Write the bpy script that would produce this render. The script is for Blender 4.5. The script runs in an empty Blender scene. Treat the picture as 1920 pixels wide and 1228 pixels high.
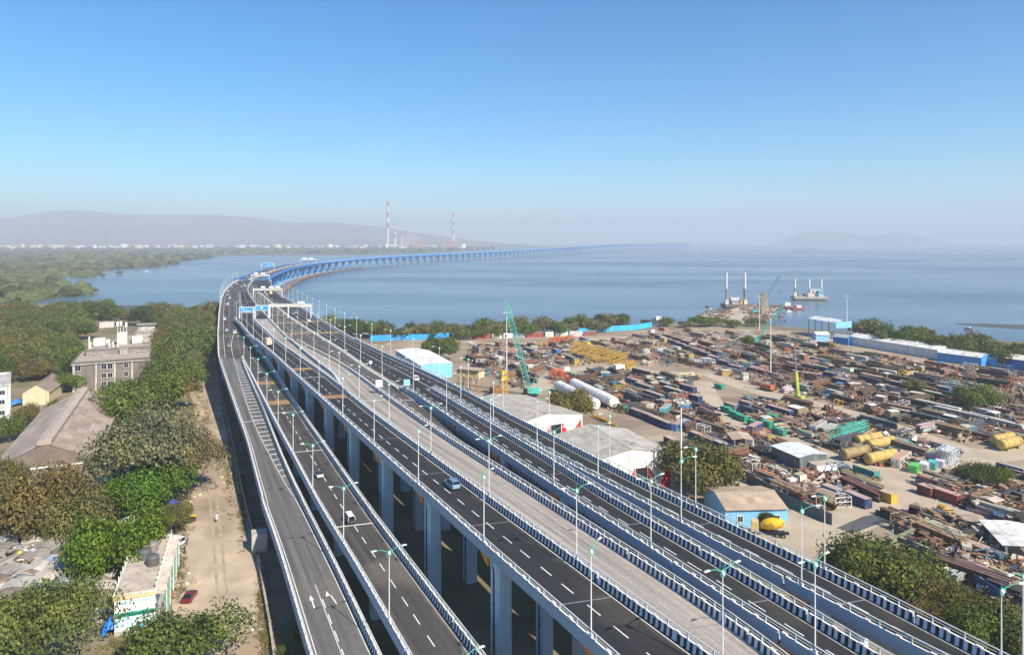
import bpy, bmesh, math, random
import numpy as np
from mathutils import Vector, Matrix
random.seed(7)
SC = bpy.context.scene
COL = SC.collection
# ---------------------------------------------------------------- camera
F, CX, HY, ZC = 1280.0, 960.0, 453.0, 68.0      # focal length in photo pixels, horizon row, eye height
cam_d = bpy.data.cameras.new('camera'); cam = bpy.data.objects.new('camera', cam_d); COL.objects.link(cam)
cam.location = (0, 0, ZC); cam.rotation_euler = (math.radians(90), 0, 0)
cam_d.sensor_width = 36; cam_d.lens = F/1920*36; cam_d.shift_y = -(614-HY)/1920
cam_d.clip_start = 1; cam_d.clip_end = 80000
SC.camera = cam
SC.render.resolution_x, SC.render.resolution_y = 1024, 654
# ---------------------------------------------------------------- sky, sun, exposure
SUN_EL = math.radians(41); SUN_AZ = math.radians(136)      # azimuth clockwise from +Y (view direction)
w = bpy.data.worlds.new('World'); SC.world = w; w.use_nodes = True
nt = w.node_tree; bg = nt.nodes['Background']
sky = nt.nodes.new('ShaderNodeTexSky'); sky.sky_type = 'NISHITA'; sky.sun_disc = False
sky.sun_elevation = SUN_EL; sky.sun_rotation = SUN_AZ
sky.altitude = 0; sky.air_density = 1.0; sky.dust_density = 0.15; sky.ozone_density = 4.0
hs = nt.nodes.new('ShaderNodeHueSaturation'); hs.inputs['Saturation'].default_value = 1.42; nt.links.new(sky.outputs[0], hs.inputs['Color'])
mu = nt.nodes.new('ShaderNodeMix'); mu.data_type = 'RGBA'; mu.blend_type = 'MULTIPLY'; mu.inputs[0].default_value = 1; mu.inputs[7].default_value = (.66, 1.05, 1.08, 1)
nt.links.new(hs.outputs[0], mu.inputs[6]); nt.links.new(mu.outputs[2], bg.inputs[0]); bg.inputs[1].default_value = 0.09
sd = bpy.data.lights.new('sun', 'SUN'); sd.energy = 5.0; sd.angle = math.radians(0.6); sd.color = (1, .91, .76)
sun = bpy.data.objects.new('sun', sd); COL.objects.link(sun)
SDIR = Vector((math.sin(SUN_AZ)*math.cos(SUN_EL), math.cos(SUN_AZ)*math.cos(SUN_EL), math.sin(SUN_EL)))
sun.rotation_euler = SDIR.to_track_quat('Z', 'Y').to_euler(); sun.location = (0, -50, 300)
SC.view_settings.view_transform = 'Standard'; SC.view_settings.look = 'None'
SC.view_settings.exposure = 0.8; SC.view_settings.gamma = 1.0; SC.view_settings.use_curve_mapping = False
cy = SC.cycles
cy.use_denoising = True; cy.max_bounces = 6; cy.diffuse_bounces = 3; cy.glossy_bounces = 3
cy.volume_bounces = 1; cy.transparent_max_bounces = 6; cy.volume_max_steps = 64
# ---------------------------------------------------------------- helpers
def P(x, y, z=0.0):
    """world point at height z that the photograph shows at pixel (x, y)"""
    d = F*(ZC-z)/(y-HY); return Vector(((x-CX)*d/F, d, z))
def px(v): return (CX+F*v[0]/v[1], HY+F*(ZC-v[2])/v[1])
def rnd(a, b): return random.uniform(a, b)
class MB:
    def __init__(s): s.v = []; s.f = []; s.m = []; s.uv = None
    def quad(s, a, b, c, d, m=0): s.poly((a, b, c, d), m)
    def poly(s, pts, m=0):
        n = len(s.v); s.v += [tuple(p) for p in pts]; s.f.append(tuple(range(n, n+len(pts)))); s.m.append(m)
    def box(s, c, size, rz=0, m=0, taper=1.0):
        cx, cy_, cz = c; hx, hy, hz = size[0]/2, size[1]/2, size[2]/2
        ca, sa = math.cos(rz), math.sin(rz); n = len(s.v)
        for k, t in ((-1, 1.0), (1, taper)):
            for i, j in ((-1, -1), (1, -1), (1, 1), (-1, 1)):
                x, y = i*hx*t, j*hy*t
                s.v.append((cx+x*ca-y*sa, cy_+x*sa+y*ca, cz+k*hz))
        for q in ((3, 2, 1, 0), (4, 5, 6, 7), (0, 1, 5, 4), (1, 2, 6, 5), (2, 3, 7, 6), (3, 0, 4, 7)):
            s.f.append(tuple(n+i for i in q)); s.m.append(m)
        return s
    def tube(s, p0, p1, r0, r1=None, n=6, m=0, caps=True):
        r1 = r0 if r1 is None else r1; p0 = Vector(p0); p1 = Vector(p1); ax = (p1-p0)
        if ax.length < 1e-6: return s
        ax.normalize(); a = ax.orthogonal().normalized(); b = ax.cross(a); k = len(s.v)
        for p, r in ((p0, r0), (p1, r1)):
            for i in range(n):
                t = 2*math.pi*i/n; s.v.append(tuple(p+a*(r*math.cos(t))+b*(r*math.sin(t))))
        for i in range(n):
            j = (i+1) % n; s.f.append((k+i, k+j, k+n+j, k+n+i)); s.m.append(m)
        if caps:
            s.f.append(tuple(k+i for i in reversed(range(n)))); s.m.append(m)
            s.f.append(tuple(k+n+i for i in range(n))); s.m.append(m)
        return s
    def path(s, pts, r, n=5, m=0):
        for a, b in zip(pts[:-1], pts[1:]): s.tube(a, b, r, r, n, m, False)
        return s
    def loft(s, secs, m=0, close=True, caps=True):
        """secs: equal-length point loops"""
        k = len(s.v); n = len(secs[0])
        for q in secs: s.v += [tuple(p) for p in q]
        rng = range(n if close else n-1)
        for a in range(len(secs)-1):
            for i in rng:
                j = (i+1) % n
                s.f.append((k+a*n+i, k+a*n+j, k+(a+1)*n+j, k+(a+1)*n+i)); s.m.append(m if not callable(m) else m(a, i))
        if caps and close:
            s.f.append(tuple(k+i for i in reversed(range(n)))); s.m.append(m if not callable(m) else m(0, -1))
            e = k+(len(secs)-1)*n; s.f.append(tuple(e+i for i in range(n))); s.m.append(m if not callable(m) else m(0, -1))
        return s
    def prism(s, base, z0, z1, m=0):
        return s.loft([[(p[0], p[1], z0) for p in base], [(p[0], p[1], z1) for p in base]], m)
    def lattice(s, p0, p1, w0, w1, n, r=.08, up=None):
        """four-chord lattice mast"""
        p0 = Vector(p0); p1 = Vector(p1); ax = (p1-p0).normalized()
        a = (Vector(up) if up else ax.orthogonal()); a = (a-ax*a.dot(ax)).normalized(); b = ax.cross(a)
        def c(t, i):
            w_ = (w0+(w1-w0)*t)/2; sx, sy = ((1, 1), (-1, 1), (-1, -1), (1, -1))[i % 4]
            return p0+(p1-p0)*t+a*(w_*sx)+b*(w_*sy)
        for i in range(4): s.tube(c(0, i), c(1, i), r, r, 4)
        for k in range(n):
            for i in range(4):
                t0, t1 = k/n, (k+1)/n
                s.tube(c(t0, i), c(t1, i+1), r*.6, r*.6, 3, 0, False)
                s.tube(c(t1, i), c(t1, i+1), r*.6, r*.6, 3, 0, False)
        return s
    def mesh(s, name, mats, smooth=False):
        me = bpy.data.meshes.new(name); me.from_pydata(s.v, [], s.f)
        mats = mats if isinstance(mats, (list, tuple)) else [mats]
        for q in mats: me.materials.append(q)
        if any(s.m): me.polygons.foreach_set('material_index', s.m)
        if smooth: me.polygons.foreach_set('use_smooth', [True]*len(s.f))
        if s.uv is not None:
            ul = me.uv_layers.new(name='UVMap')
            li = [0]*len(me.loops); me.loops.foreach_get('vertex_index', li)
            ul.data.foreach_set('uv', [c for i in li for c in s.uv[i]])
        me.update(); return me
    def build(s, name, mats, parent=None, smooth=False, **k):
        return link(name, s.mesh(name, mats, smooth), parent, **k)
def link(name, me, parent=None, loc=(0, 0, 0), rz=0, sc=None, color=None):
    o = bpy.data.objects.new(name, me); COL.objects.link(o)
    o.location = loc; o.rotation_euler = (0, 0, rz)
    if sc is not None: o.scale = (sc, sc, sc) if isinstance(sc, (int, float)) else sc
    if color is not None: o.color = (*color[:3], 1)
    if parent is not None: o.parent = parent
    return o
THINGS = []
def tag(o, label, cat, group=None, auto=False):
    o['label'] = label; o['category'] = cat
    if group: o['group'] = group
    if auto: THINGS.append(o)
    return o
def thing(name, label, cat, loc=(0, 0, 0), rz=0, group=None, auto=False):
    o = bpy.data.objects.new(name, None); COL.objects.link(o); o.empty_display_size = .5
    o.location = loc; o.rotation_euler = (0, 0, rz)
    return tag(o, label, cat, group, auto)
def struct(o): o['kind'] = 'structure'; return o
def stuff(o, label, cat): o['kind'] = 'stuff'; o['label'] = label; o['category'] = cat; return o
def partstuff(o): o['kind'] = 'stuff'; return o
# ---------------------------------------------------------------- materials
def mat(name, col, rough=.8, var=.18, scale=.4, metal=0.0, bump=0.0, tint=False, col2=None, big=0.0, spec=.4, stain=None, island=0.0, coat=0.0, streak=None):
    m = bpy.data.materials.new(name); m.use_nodes = True; n = m.node_tree.nodes; L = m.node_tree.links
    b = n['Principled BSDF']; b.inputs['Roughness'].default_value = rough; b.inputs['Metallic'].default_value = metal
    b.inputs['Specular IOR Level'].default_value = spec
    if coat: b.inputs['Coat Weight'].default_value = coat; b.inputs['Coat Roughness'].default_value = .08
    tc = n.new('ShaderNodeTexCoord'); oir = n.new('ShaderNodeObjectInfo'); cmul = n.new('ShaderNodeMath'); cmul.operation = 'MULTIPLY'; cmul.inputs[1].default_value = 90; L.new(oir.outputs['Random'], cmul.inputs[0])
    cadd = n.new('ShaderNodeVectorMath'); cadd.operation = 'ADD'; L.new(tc.outputs['Object'], cadd.inputs[0]); L.new(cmul.outputs[0], cadd.inputs[1]); co = cadd.outputs[0]
    def noise(sc, det=4):
        t = n.new('ShaderNodeTexNoise'); t.inputs['Scale'].default_value = sc; t.inputs['Detail'].default_value = det
        L.new(co, t.inputs['Vector']); return t.outputs['Fac']
    def mix(kind, fac, a, c):
        x = n.new('ShaderNodeMix'); x.data_type = 'RGBA'; x.blend_type = kind
        for s_, v in ((0, fac), (6, a), (7, c)):
            if isinstance(v, (int, float)): x.inputs[s_].default_value = v
            elif isinstance(v, tuple): x.inputs[s_].default_value = (*v, 1)
            else: L.new(v, x.inputs[s_])
        return x.outputs[2]
    def ramp(fac, lo, hi, a=0.0, c=1.0):
        r = n.new('ShaderNodeMapRange'); L.new(fac, r.inputs[0])
        for i, v in enumerate((lo, hi, a, c)): r.inputs[i+1].default_value = v
        return r.outputs[0]
    c = tuple(col)
    if tint:
        oi = n.new('ShaderNodeObjectInfo'); c = oi.outputs['Color']
        if tuple(col) != (1, 1, 1): c = mix('MULTIPLY', 1.0, c, tuple(col))
    if col2 is not None: c = mix('MIX', ramp(noise(scale*.35, 5), .42, .62), c, tuple(col2))
    g = ramp(noise(scale, 6), .25, .75, 1-var, 1+var)
    if big:
        g2 = ramp(noise(scale*.07, 4), .3, .7, 1-big, 1+big)
        mm = n.new('ShaderNodeMath'); mm.operation = 'MULTIPLY'; L.new(g, mm.inputs[0]); L.new(g2, mm.inputs[1]); g = mm.outputs[0]
    if island:
        ge = n.new('ShaderNodeNewGeometry'); mm = n.new('ShaderNodeMath'); mm.operation = 'MULTIPLY'
        L.new(g, mm.inputs[0]); L.new(ramp(ge.outputs['Random Per Island'], 0, 1, 1-island, 1+island), mm.inputs[1]); g = mm.outputs[0]
    h = n.new('ShaderNodeVectorMath'); h.operation = 'SCALE'
    if isinstance(c, tuple): h.inputs[0].default_value = c
    else: L.new(c, h.inputs[0])
    L.new(g, h.inputs['Scale']); c = h.outputs[0]
    if streak is not None:     # rain streaks / dust running down vertical faces
        mp = n.new('ShaderNodeMapping'); mp.inputs['Scale'].default_value = (1.2, 1.2, .08); L.new(co, mp.inputs[0])
        t = n.new('ShaderNodeTexNoise'); t.inputs['Scale'].default_value = 1.0; t.inputs['Detail'].default_value = 5; L.new(mp.outputs[0], t.inputs['Vector'])
        c = mix('MIX', ramp(t.outputs['Fac'], .5, .75, 0, .6), c, tuple(streak))
    if stain is not None: c = mix('MIX', ramp(noise(scale*.6, 7), .55, .72, 0, .75), c, tuple(stain))
    L.new(c, b.inputs['Base Color'])
    if bump:
        bn = n.new('ShaderNodeBump'); bn.inputs['Strength'].default_value = bump; bn.inputs['Distance'].default_value = .1
        L.new(noise(scale*6, 5), bn.inputs['Height']); L.new(bn.outputs[0], b.inputs['Normal'])
    return m
def leafmat(name, col2):
    m = bpy.data.materials.new(name); m.use_nodes = True; n = m.node_tree.nodes; L = m.node_tree.links
    n.remove(n['Principled BSDF']); out = n['Material Output']
    oi = n.new('ShaderNodeObjectInfo'); ge = n.new('ShaderNodeNewGeometry'); tc = n.new('ShaderNodeTexCoord')
    ns = n.new('ShaderNodeTexNoise'); ns.inputs['Scale'].default_value = 2.6; ns.inputs['Detail'].default_value = 4; L.new(tc.outputs['Object'], ns.inputs['Vector'])
    mr = n.new('ShaderNodeMapRange'); L.new(ge.outputs['Random Per Island'], mr.inputs[0]); mr.inputs[3].default_value = .5; mr.inputs[4].default_value = 1.55
    mx = n.new('ShaderNodeMix'); mx.data_type = 'RGBA'; mx.blend_type = 'MULTIPLY'; mx.inputs[0].default_value = 1
    m2 = n.new('ShaderNodeMapRange'); L.new(ns.outputs['Fac'], m2.inputs[0]); m2.inputs[1].default_value = .42; m2.inputs[2].default_value = .65
    L.new(oi.outputs['Color'], mx.inputs[6]); mx.inputs[7].default_value = (*col2, 1)
    m3 = n.new('ShaderNodeMix'); m3.data_type = 'RGBA'; L.new(m2.outputs[0], m3.inputs[0]); L.new(oi.outputs['Color'], m3.inputs[6]); L.new(mx.outputs[2], m3.inputs[7])
    sc = n.new('ShaderNodeVectorMath'); sc.operation = 'SCALE'; L.new(m3.outputs[2], sc.inputs[0]); L.new(mr.outputs[0], sc.inputs['Scale'])
    d = n.new('ShaderNodeBsdfDiffuse'); t = n.new('ShaderNodeBsdfTranslucent'); a = n.new('ShaderNodeMixShader'); a.inputs[0].default_value = .28
    L.new(sc.outputs[0], d.inputs[0]); L.new(sc.outputs[0], t.inputs[0]); L.new(d.outputs[0], a.inputs[1]); L.new(t.outputs[0], a.inputs[2])
    L.new(a.outputs[0], out.inputs[0]); return m
M = {}
M['leaf'] = leafmat('leaf', (1.62, 1.5, 1.12)); M['bark'] = mat('bark', (.12, .085, .06), .9, .3, 2)
M['steel_white'] = mat('white_steel', (.72, .72, .69), .45, .06, 1); M['white'] = mat('white_paint', (.78, .77, .73), .6, .08, 2, stain=(.55, .5, .42))
M['black'] = mat('black_paint', (.018, .02, .028), .55, .2, 2); M['capw'] = mat('kerb_cap_paint', (.70, .66, .60), .7, .08, 1.2)
M['stripew'] = mat('stripe_white', (.66, .69, .74), .6, .07, 2, streak=(.45, .42, .38))
M['bluegrey'] = mat('pier_paint', (.52, .63, .71), .7, .06, .5, streak=(.40, .48, .54))
M['fascia'] = mat('fascia_paint', (.31, .375, .45), .7, .05, .5, streak=(.36, .40, .45))
M['orange'] = mat('orange_primer', (.72, .26, .03), .7, .25, .8, stain=(.2, .09, .04))
M['teal'] = mat('teal_paint', (.06, .40, .30), .5, .1, 1); M['lamp'] = mat('lamp_glass', (.85, .9, .9), .2, .02, 1)
M['grey'] = mat('grey_metal', (.30, .31, .32), .5, .12, 1, .3); M['dark'] = mat('dark_void', (.015, .017, .02), .8, .2, 1)
M['glass'] = mat('car_glass', (.012, .015, .02), .08, .0, 1, spec=.6); M['tyre'] = mat('tyre', (.02, .02, .02), .9, .1, 3)
M['tail'] = mat('tail_lamp', (.35, .01, .01), .3, 0, 1); M['head'] = mat('head_lamp', (.8, .8, .78), .15, 0, 1)
M['paint'] = mat('vehicle_paint', (1, 1, 1), .35, .04, 1, tint=True, coat=.6)
M['tint'] = mat('painted_metal', (1, 1, 1), .6, .14, .9, tint=True, stain=(.16, .09, .05))
M['tintclean'] = mat('painted_sheet', (1, 1, 1), .65, .08, .5, tint=True, streak=(.30, .27, .23))
M['roofsheet'] = mat('roof_sheet', (1, 1, 1), .8, .16, .5, tint=True, big=.1, stain=(.26, .21, .17))
M['tintconc'] = mat('weathered_concrete', (1, 1, 1), .9, .22, .35, tint=True, streak=(.10, .09, .08))
M['rust'] = mat('rusty_steel', (1, 1, 1), .85, .35, .8, tint=True, stain=(.10, .055, .035))
M['bridge_blue'] = mat('bridge_blue', (.008, .27, .68), .5, .06, .2)
M['trestle'] = mat('trestle_rust', (.20, .12, .09), .85, .2, .3)
M['cyan'] = mat('sign_blue', (.03, .33, .72), .4, .03, 1); M['signw'] = mat('sign_white', (.8, .83, .85), .4, .02, 1)
M['skin'] = mat('skin', (.25, .14, .09), .7, .05, 3); M['cloth'] = mat('cloth', (1, 1, 1), .9, .1, 4, tint=True)
# ---------------------------------------------------------------- ground, water, far land
def asphalt(name, col, dust, damt, seam=.0):
    m = bpy.data.materials.new(name); m.use_nodes = True; n = m.node_tree.nodes; L = m.node_tree.links; b = n['Principled BSDF']
    b.inputs['Roughness'].default_value = .82; b.inputs['Specular IOR Level'].default_value = .3
    uv = n.new('ShaderNodeUVMap'); se = n.new('ShaderNodeSeparateXYZ'); L.new(uv.outputs[0], se.inputs[0])
    tc = n.new('ShaderNodeTexCoord')
    def noise(sc, det, vec): t = n.new('ShaderNodeTexNoise'); t.inputs['Scale'].default_value = sc; t.inputs['Detail'].default_value = det; L.new(vec, t.inputs['Vector']); return t.outputs['Fac']
    def mr(f, *v):
        r = n.new('ShaderNodeMapRange'); L.new(f, r.inputs[0])
        for i, x in enumerate(v): r.inputs[i+1].default_value = x
        return r.outputs[0]
    def mth(op, a, c):
        x = n.new('ShaderNodeMath'); x.operation = op
        for i, v in enumerate((a, c)):
            if isinstance(v, (int, float)): x.inputs[i].default_value = v
            else: L.new(v, x.inputs[i])
        return x.outputs[0]
    # wheel-track tone: stretched noise along the lane + fine aggregate
    mp = n.new('ShaderNodeMapping'); mp.inputs['Scale'].default_value = (7, .02, 1); L.new(uv.outputs[0], mp.inputs[0])
    g = mth('MULTIPLY', mr(noise(1, 4, mp.outputs[0]), .3, .7, .66, 1.36), mr(noise(1.5, 6, tc.outputs['Object']), .3, .7, .88, 1.12))
    edge = mth('ABSOLUTE', mth('SUBTRACT', se.outputs[0], .5), 0.0)
    nz = noise(.22, 6, tc.outputs['Object'])
    df = mth('MULTIPLY', mr(mth('ADD', edge, mth('MULTIPLY', mth('SUBTRACT', nz, .5), .35)), .36, .52, 0, 1), damt)
    patch = mr(noise(.045, 5, tc.outputs['Object']), .60, .70, 0, damt*.55)
    df = mth('MAXIMUM', df, patch)
    sc = n.new('ShaderNodeVectorMath'); sc.operation = 'SCALE'; sc.inputs[0].default_value = col; L.new(g, sc.inputs['Scale'])
    x = n.new('ShaderNodeMix'); x.data_type = 'RGBA'; L.new(df, x.inputs[0]); L.new(sc.outputs[0], x.inputs[6]); x.inputs[7].default_value = (*dust, 1)
    L.new(x.outputs[2], b.inputs['Base Color'])
    bn = n.new('ShaderNodeBump'); bn.inputs['Strength'].default_value = .25; bn.inputs['Distance'].default_value = .02
    L.new(noise(9, 4, tc.outputs['Object']), bn.inputs['Height']); L.new(bn.outputs[0], b.inputs['Normal'])
    return m
M['asph_c'] = asphalt('asphalt_new', (.025, .025, .026), (.15, .12, .09), .42)
M['asph_b'] = asphalt('asphalt_dusty', (.060, .056, .052), (.24, .20, .16), .6)
M['asph_a'] = asphalt('asphalt_worn', (.115, .110, .104), (.26, .22, .18), .35)
M['conc_d'] = asphalt('concrete_deck', (.30, .265, .23), (.50, .43, .36), .55)
M['asph_d2'] = asphalt('asphalt_brown', (.085, .076, .068), (.25, .2, .16), .5)
M['dirt'] = mat('dry_earth', (.33, .25, .17), .95, .26, .12, bump=.6, col2=(.43, .345, .25), big=.14, stain=(.24, .175, .115))
M['land'] = mat('scrub_ground', (.20, .155, .10), .95, .25, .10, bump=.6, col2=(.12, .12, .055), big=.2, stain=(.30, .23, .16))
M['yard'] = mat('yard_earth', (.33, .26, .18), .95, .22, .09, bump=.5, col2=(.27, .20, .14), big=.15, stain=(.16, .115, .08))
M['mud'] = mat('tidal_mud', (.075, .075, .072), .6, .2, .02, big=.2)
def water_mat():
    m = bpy.data.materials.new('sea_water'); m.use_nodes = True; n = m.node_tree.nodes; L = m.node_tree.links; b = n['Principled BSDF']
    b.inputs['Specular IOR Level'].default_value = .5; b.inputs['IOR'].default_value = 1.33
    tc = n.new('ShaderNodeTexCoord')
    def noise(sc, det, scale3):
        mp = n.new('ShaderNodeMapping'); mp.inputs['Scale'].default_value = scale3; mp.inputs['Rotation'].default_value = (0, 0, .12); L.new(tc.outputs['Object'], mp.inputs[0])
        t = n.new('ShaderNodeTexNoise'); t.inputs['Scale'].default_value = sc; t.inputs['Detail'].default_value = det; L.new(mp.outputs[0], t.inputs['Vector']); return t.outputs['Fac']
    slick = noise(.0032, 5, (.35, 1.0, 1)); r = n.new('ShaderNodeMapRange'); L.new(slick, r.inputs[0])
    for i, v in enumerate((.44, .60, .0, 1.0)): r.inputs[i+1].default_value = v
    x = n.new('ShaderNodeMix'); x.data_type = 'RGBA'; L.new(r.outputs[0], x.inputs[0]); x.inputs[6].default_value = (.085, .13, .17, 1); x.inputs[7].default_value = (.065, .108, .15, 1)
    L.new(x.outputs[2], b.inputs['Base Color'])
    rr = n.new('ShaderNodeMapRange'); L.new(r.outputs[0], rr.inputs[0]); rr.inputs[3].default_value = .2; rr.inputs[4].default_value = .28; L.new(rr.outputs[0], b.inputs['Roughness'])
    bn = n.new('ShaderNodeBump'); bn.inputs['Distance'].default_value = .6
    st = n.new('ShaderNodeMapRange'); L.new(r.outputs[0], st.inputs[0]); st.inputs[3].default_value = .2; st.inputs[4].default_value = .4; L.new(st.outputs[0], bn.inputs['Strength'])
    L.new(noise(.22, 6, (.7, 1.2, 1)), bn.inputs['Height']); L.new(bn.outputs[0], b.inputs['Normal']); return m
M['water'] = water_mat()
HZ = 21000
def sheet(name, pts, z, m, parent=None):
    b = MB(); b.poly([(p[0], p[1], z) for p in pts]); return b.build(name, m, parent)
bw = MB(); bw.box((0, HZ/2-1000, -2.4), (HZ*2, HZ+2000, .8)); struct(bw.build('sea_water', M['water']))
def shore_land(name, shore, back, z, m, slope=7):
    """land sheet with a sloping bank along the shore polyline (world xy, left to right)"""
    b = MB(); pts = [Vector((p[0], p[1], z)) for p in shore]
    b.poly([(p.x, p.y, z) for p in pts]+[(q[0], q[1], z) for q in back])
    for a, c in zip(pts[:-1], pts[1:]):
        nrm = Vector((-(c-a).y, (c-a).x, 0)).normalized()*slope
        b.quad(a, c, c+nrm+Vector((0, 0, -3.2)), a+nrm+Vector((0, 0, -3.2)))
    return struct(b.build(name, m))
def wob(pts, amp, step):
    out = []
    for a, c in zip(pts[:-1], pts[1:]):
        a = Vector(a[:2]); c = Vector(c[:2]); k = max(1, int((c-a).length/step))
        for i in range(k): q = a.lerp(c, i/k); out.append((q.x+rnd(-amp, amp), q.y+rnd(-amp, amp)))
    out.append(tuple(pts[-1][:2])); return out
shore = [(-2600, 850)] + [tuple(P(x, y)[:2]) for x, y in ((0, 570), (70, 570), (200, 582), (330, 585), (405, 592), (520, 604), (610, 608), (750, 618), (900, 623), (1040, 620), (1160, 614), (1240, 609), (1330, 603), (1420, 606), (1500, 614), (1600, 625), (1750, 634), (1920, 641))] + [(900, 380), (2500, 300)]
shore_land('ground', wob(shore, 2.5, 14), [(2500, -900), (-2600, -900)], 0, M['land'])
# dry earth road on the left, storage-yard floor and its tracks on the right
def ribbon(name, pts, wid, z, m):
    b = MB(); q = [Vector((p[0], p[1], 0)) for p in pts]; L_, R_ = [], []
    for i, p in enumerate(q):
        t = (q[min(i+1, len(q)-1)]-q[max(i-1, 0)]).normalized(); nn = Vector((-t.y, t.x, 0)); ww = wid[i] if isinstance(wid, list) else wid
        L_.append(p+nn*(ww/2)); R_.append(p-nn*(ww/2))
    for i in range(len(q)-1): b.quad((*R_[i][:2], z), (*R_[i+1][:2], z), (*L_[i+1][:2], z), (*L_[i][:2], z))
    return struct(b.build(name, m))
def edgeroad(name, left, right, z, m):
    b = MB(); l = wob([P(*p) for p in left], .5, 5); r = wob([P(*p) for p in right], .3, 5)
    b.poly([(p[0], p[1], z) for p in r]+[(p[0], p[1], z) for p in reversed(l)]); return struct(b.build(name, m))
edgeroad('dirt_road', [(330, 1330), (322, 1228), (318, 1080), (330, 1000), (372, 900), (366, 780), (352, 720), (362, 670), (376, 655)],
         [(560, 1330), (520, 1228), (500, 1080), (465, 960), (440, 860), (418, 780), (408, 700), (404, 665), (404, 655)], .02, M['dirt'])
ribbon('mud_flat', [P(120, 572, -1), P(200, 574, -1), P(280, 576, -1), P(345, 583, -1)], [10, 45, 50, 12], -1.85, M['mud'])
ribbon('mud_flat', [P(1790, 607, -2), P(1850, 610, -2), P(1930, 614, -2), P(2050, 618, -2)], [4, 26, 36, 40], -1.9, M['mud'])
yard_poly = [P(*q) for q in ((640, 640), (760, 634), (900, 634), (1040, 630), (1230, 618), (1330, 612), (1500, 622), (1590, 634), (1760, 652), (1930, 672), (2300, 700), (2500, 1100), (1960, 1260), (1640, 1060), (1480, 1030), (1300, 970), (1000, 830), (820, 735))]
sheet('yard_floor', yard_poly, .03, M['yard']); struct(bpy.data.objects['yard_floor'])
TRACKS = [([(1130, 688), (1180, 690), (1240, 700), (1320, 700), (1385, 722), (1437, 738), (1562, 766), (1671, 799), (1790, 838), (1850, 862)], 9),
          ([(1318, 715), (1325, 738), (1340, 760), (1385, 794), (1452, 815), (1515, 838), (1568, 862), (1640, 884), (1700, 905), (1760, 950), (1850, 985), (1990, 1030)], 9),
          ([(1640, 886), (1720, 892), (1790, 876), (1850, 856), (1960, 842)], 12), ([(870, 640), (940, 646), (1060, 640), (1180, 632)], 9),
          ([(1010, 730), (1040, 700), (1110, 688)], 10), ([(1700, 905), (1640, 960), (1560, 990), (1470, 1000)], 11)]
M['track'] = mat('packed_track', (.41, .335, .245), .95, .14, .15, bump=.3, big=.08, stain=(.33, .25, .18))
TRW = []
for k, (pp, ww) in enumerate(TRACKS):
    wp = [P(*q) for q in pp]; TRW.append((wp, ww)); ribbon('yard_track', wp, ww, .05+.005*k, M['track'])
sheet('forecourt', [P(*q) for q in ((1440, 1000), (1490, 950), (1560, 985), (1640, 1010), (1600, 1060), (1500, 1060))], .085, M['track']); struct(bpy.data.objects['forecourt'])
sheet('wet_patch', [P(*q) for q in ((1568, 990), (1620, 968), (1690, 955), (1745, 963), (1700, 975), (1640, 985), (1600, 1000))], .09, mat('wet_asphalt', (.10, .095, .09), .5, .2, .2)); struct(bpy.data.objects['wet_patch'])
# far shore: low land, hills, island
far = [P(x, y, -2) for x, y in ((-900, 481), (-200, 481), (150, 480), (395, 479), (560, 478), (700, 477), (800, 474.5), (862, 471.5), (930, 468), (1010, 466))]
shore_land('far_shore', [(p.x, p.y) for p in far], [(2600, 12000), (-12000, 12000), (-8000, 3000)], 1.0, M['land'], 25)
def hills(name, ridge, d0, d1, base, label_m):
    b = MB(); nx, ny = 150, 16; xs = np.linspace(ridge[0][0], ridge[-1][0], nx); ry = np.interp(xs, [r[0] for r in ridge], [r[1] for r in ridge])
    rr = random.Random(3); ph = [(rr.uniform(.01, .09), rr.uniform(0, 6.3), rr.uniform(.3, 1)) for _ in range(9)]
    for j in range(ny):
        t = j/(ny-1); d = d0+(d1-d0)*t
        for i in range(nx):
            hz = (HY-ry[i])*d1/F+ZC
            wv = sum(a*math.sin(xs[i]*k*1.7+p+t*4*a) for k, p, a in ph)/4
            prof = max(0, t*1.0)**(1.25+.35*wv); hgt = base+(hz-base)*prof+wv*10*math.sin(t*math.pi)
            b.v.append(((xs[i]-CX)*d/F*(1.0), d, hgt if j < ny-1 else hz))
    for j in range(ny-1):
        for i in range(nx-1): k = j*nx+i; b.f.append((k, k+1, k+nx+1, k+nx)); b.m.append(0)
    k = len(b.v)
    for i in range(nx): b.v.append((b.v[(ny-1)*nx+i][0]*1.15, d1*1.15, -3))
    for i in range(nx-1): q = (ny-1)*nx+i; b.f.append((q, q+1, k+i+1, k+i)); b.m.append(0)
    return struct(b.build(name, label_m, smooth=True))
M['hill'] = mat('hill_scrub', (.085, .085, .05), .95, .3, .006, col2=(.13, .10, .07), big=.3)
hills('hills', [(-700, 440), (-300, 425), (-120, 422), (0, 411), (60, 402), (110, 395), (150, 394), (200, 400), (260, 403), (330, 404), (400, 404), (450, 406), (500, 411), (545, 419), (600, 416), (650, 420), (700, 424), (740, 431), (790, 438), (840, 444), (880, 450), (930, 455), (1000, 459)], 7800, 11000, 2, M['hill'])
hills('island', [(1440, 458), (1480, 446), (1510, 437), (1540, 433), (1580, 437), (1630, 441), (1680, 437), (1720, 441), (1760, 450), (1800, 458)], 12500, 13500, -3, M['hill'])
hills('island', [(1120, 459), (1200, 454), (1290, 455), (1400, 459)], 12500, 13500, -3, M['hill'])
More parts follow.
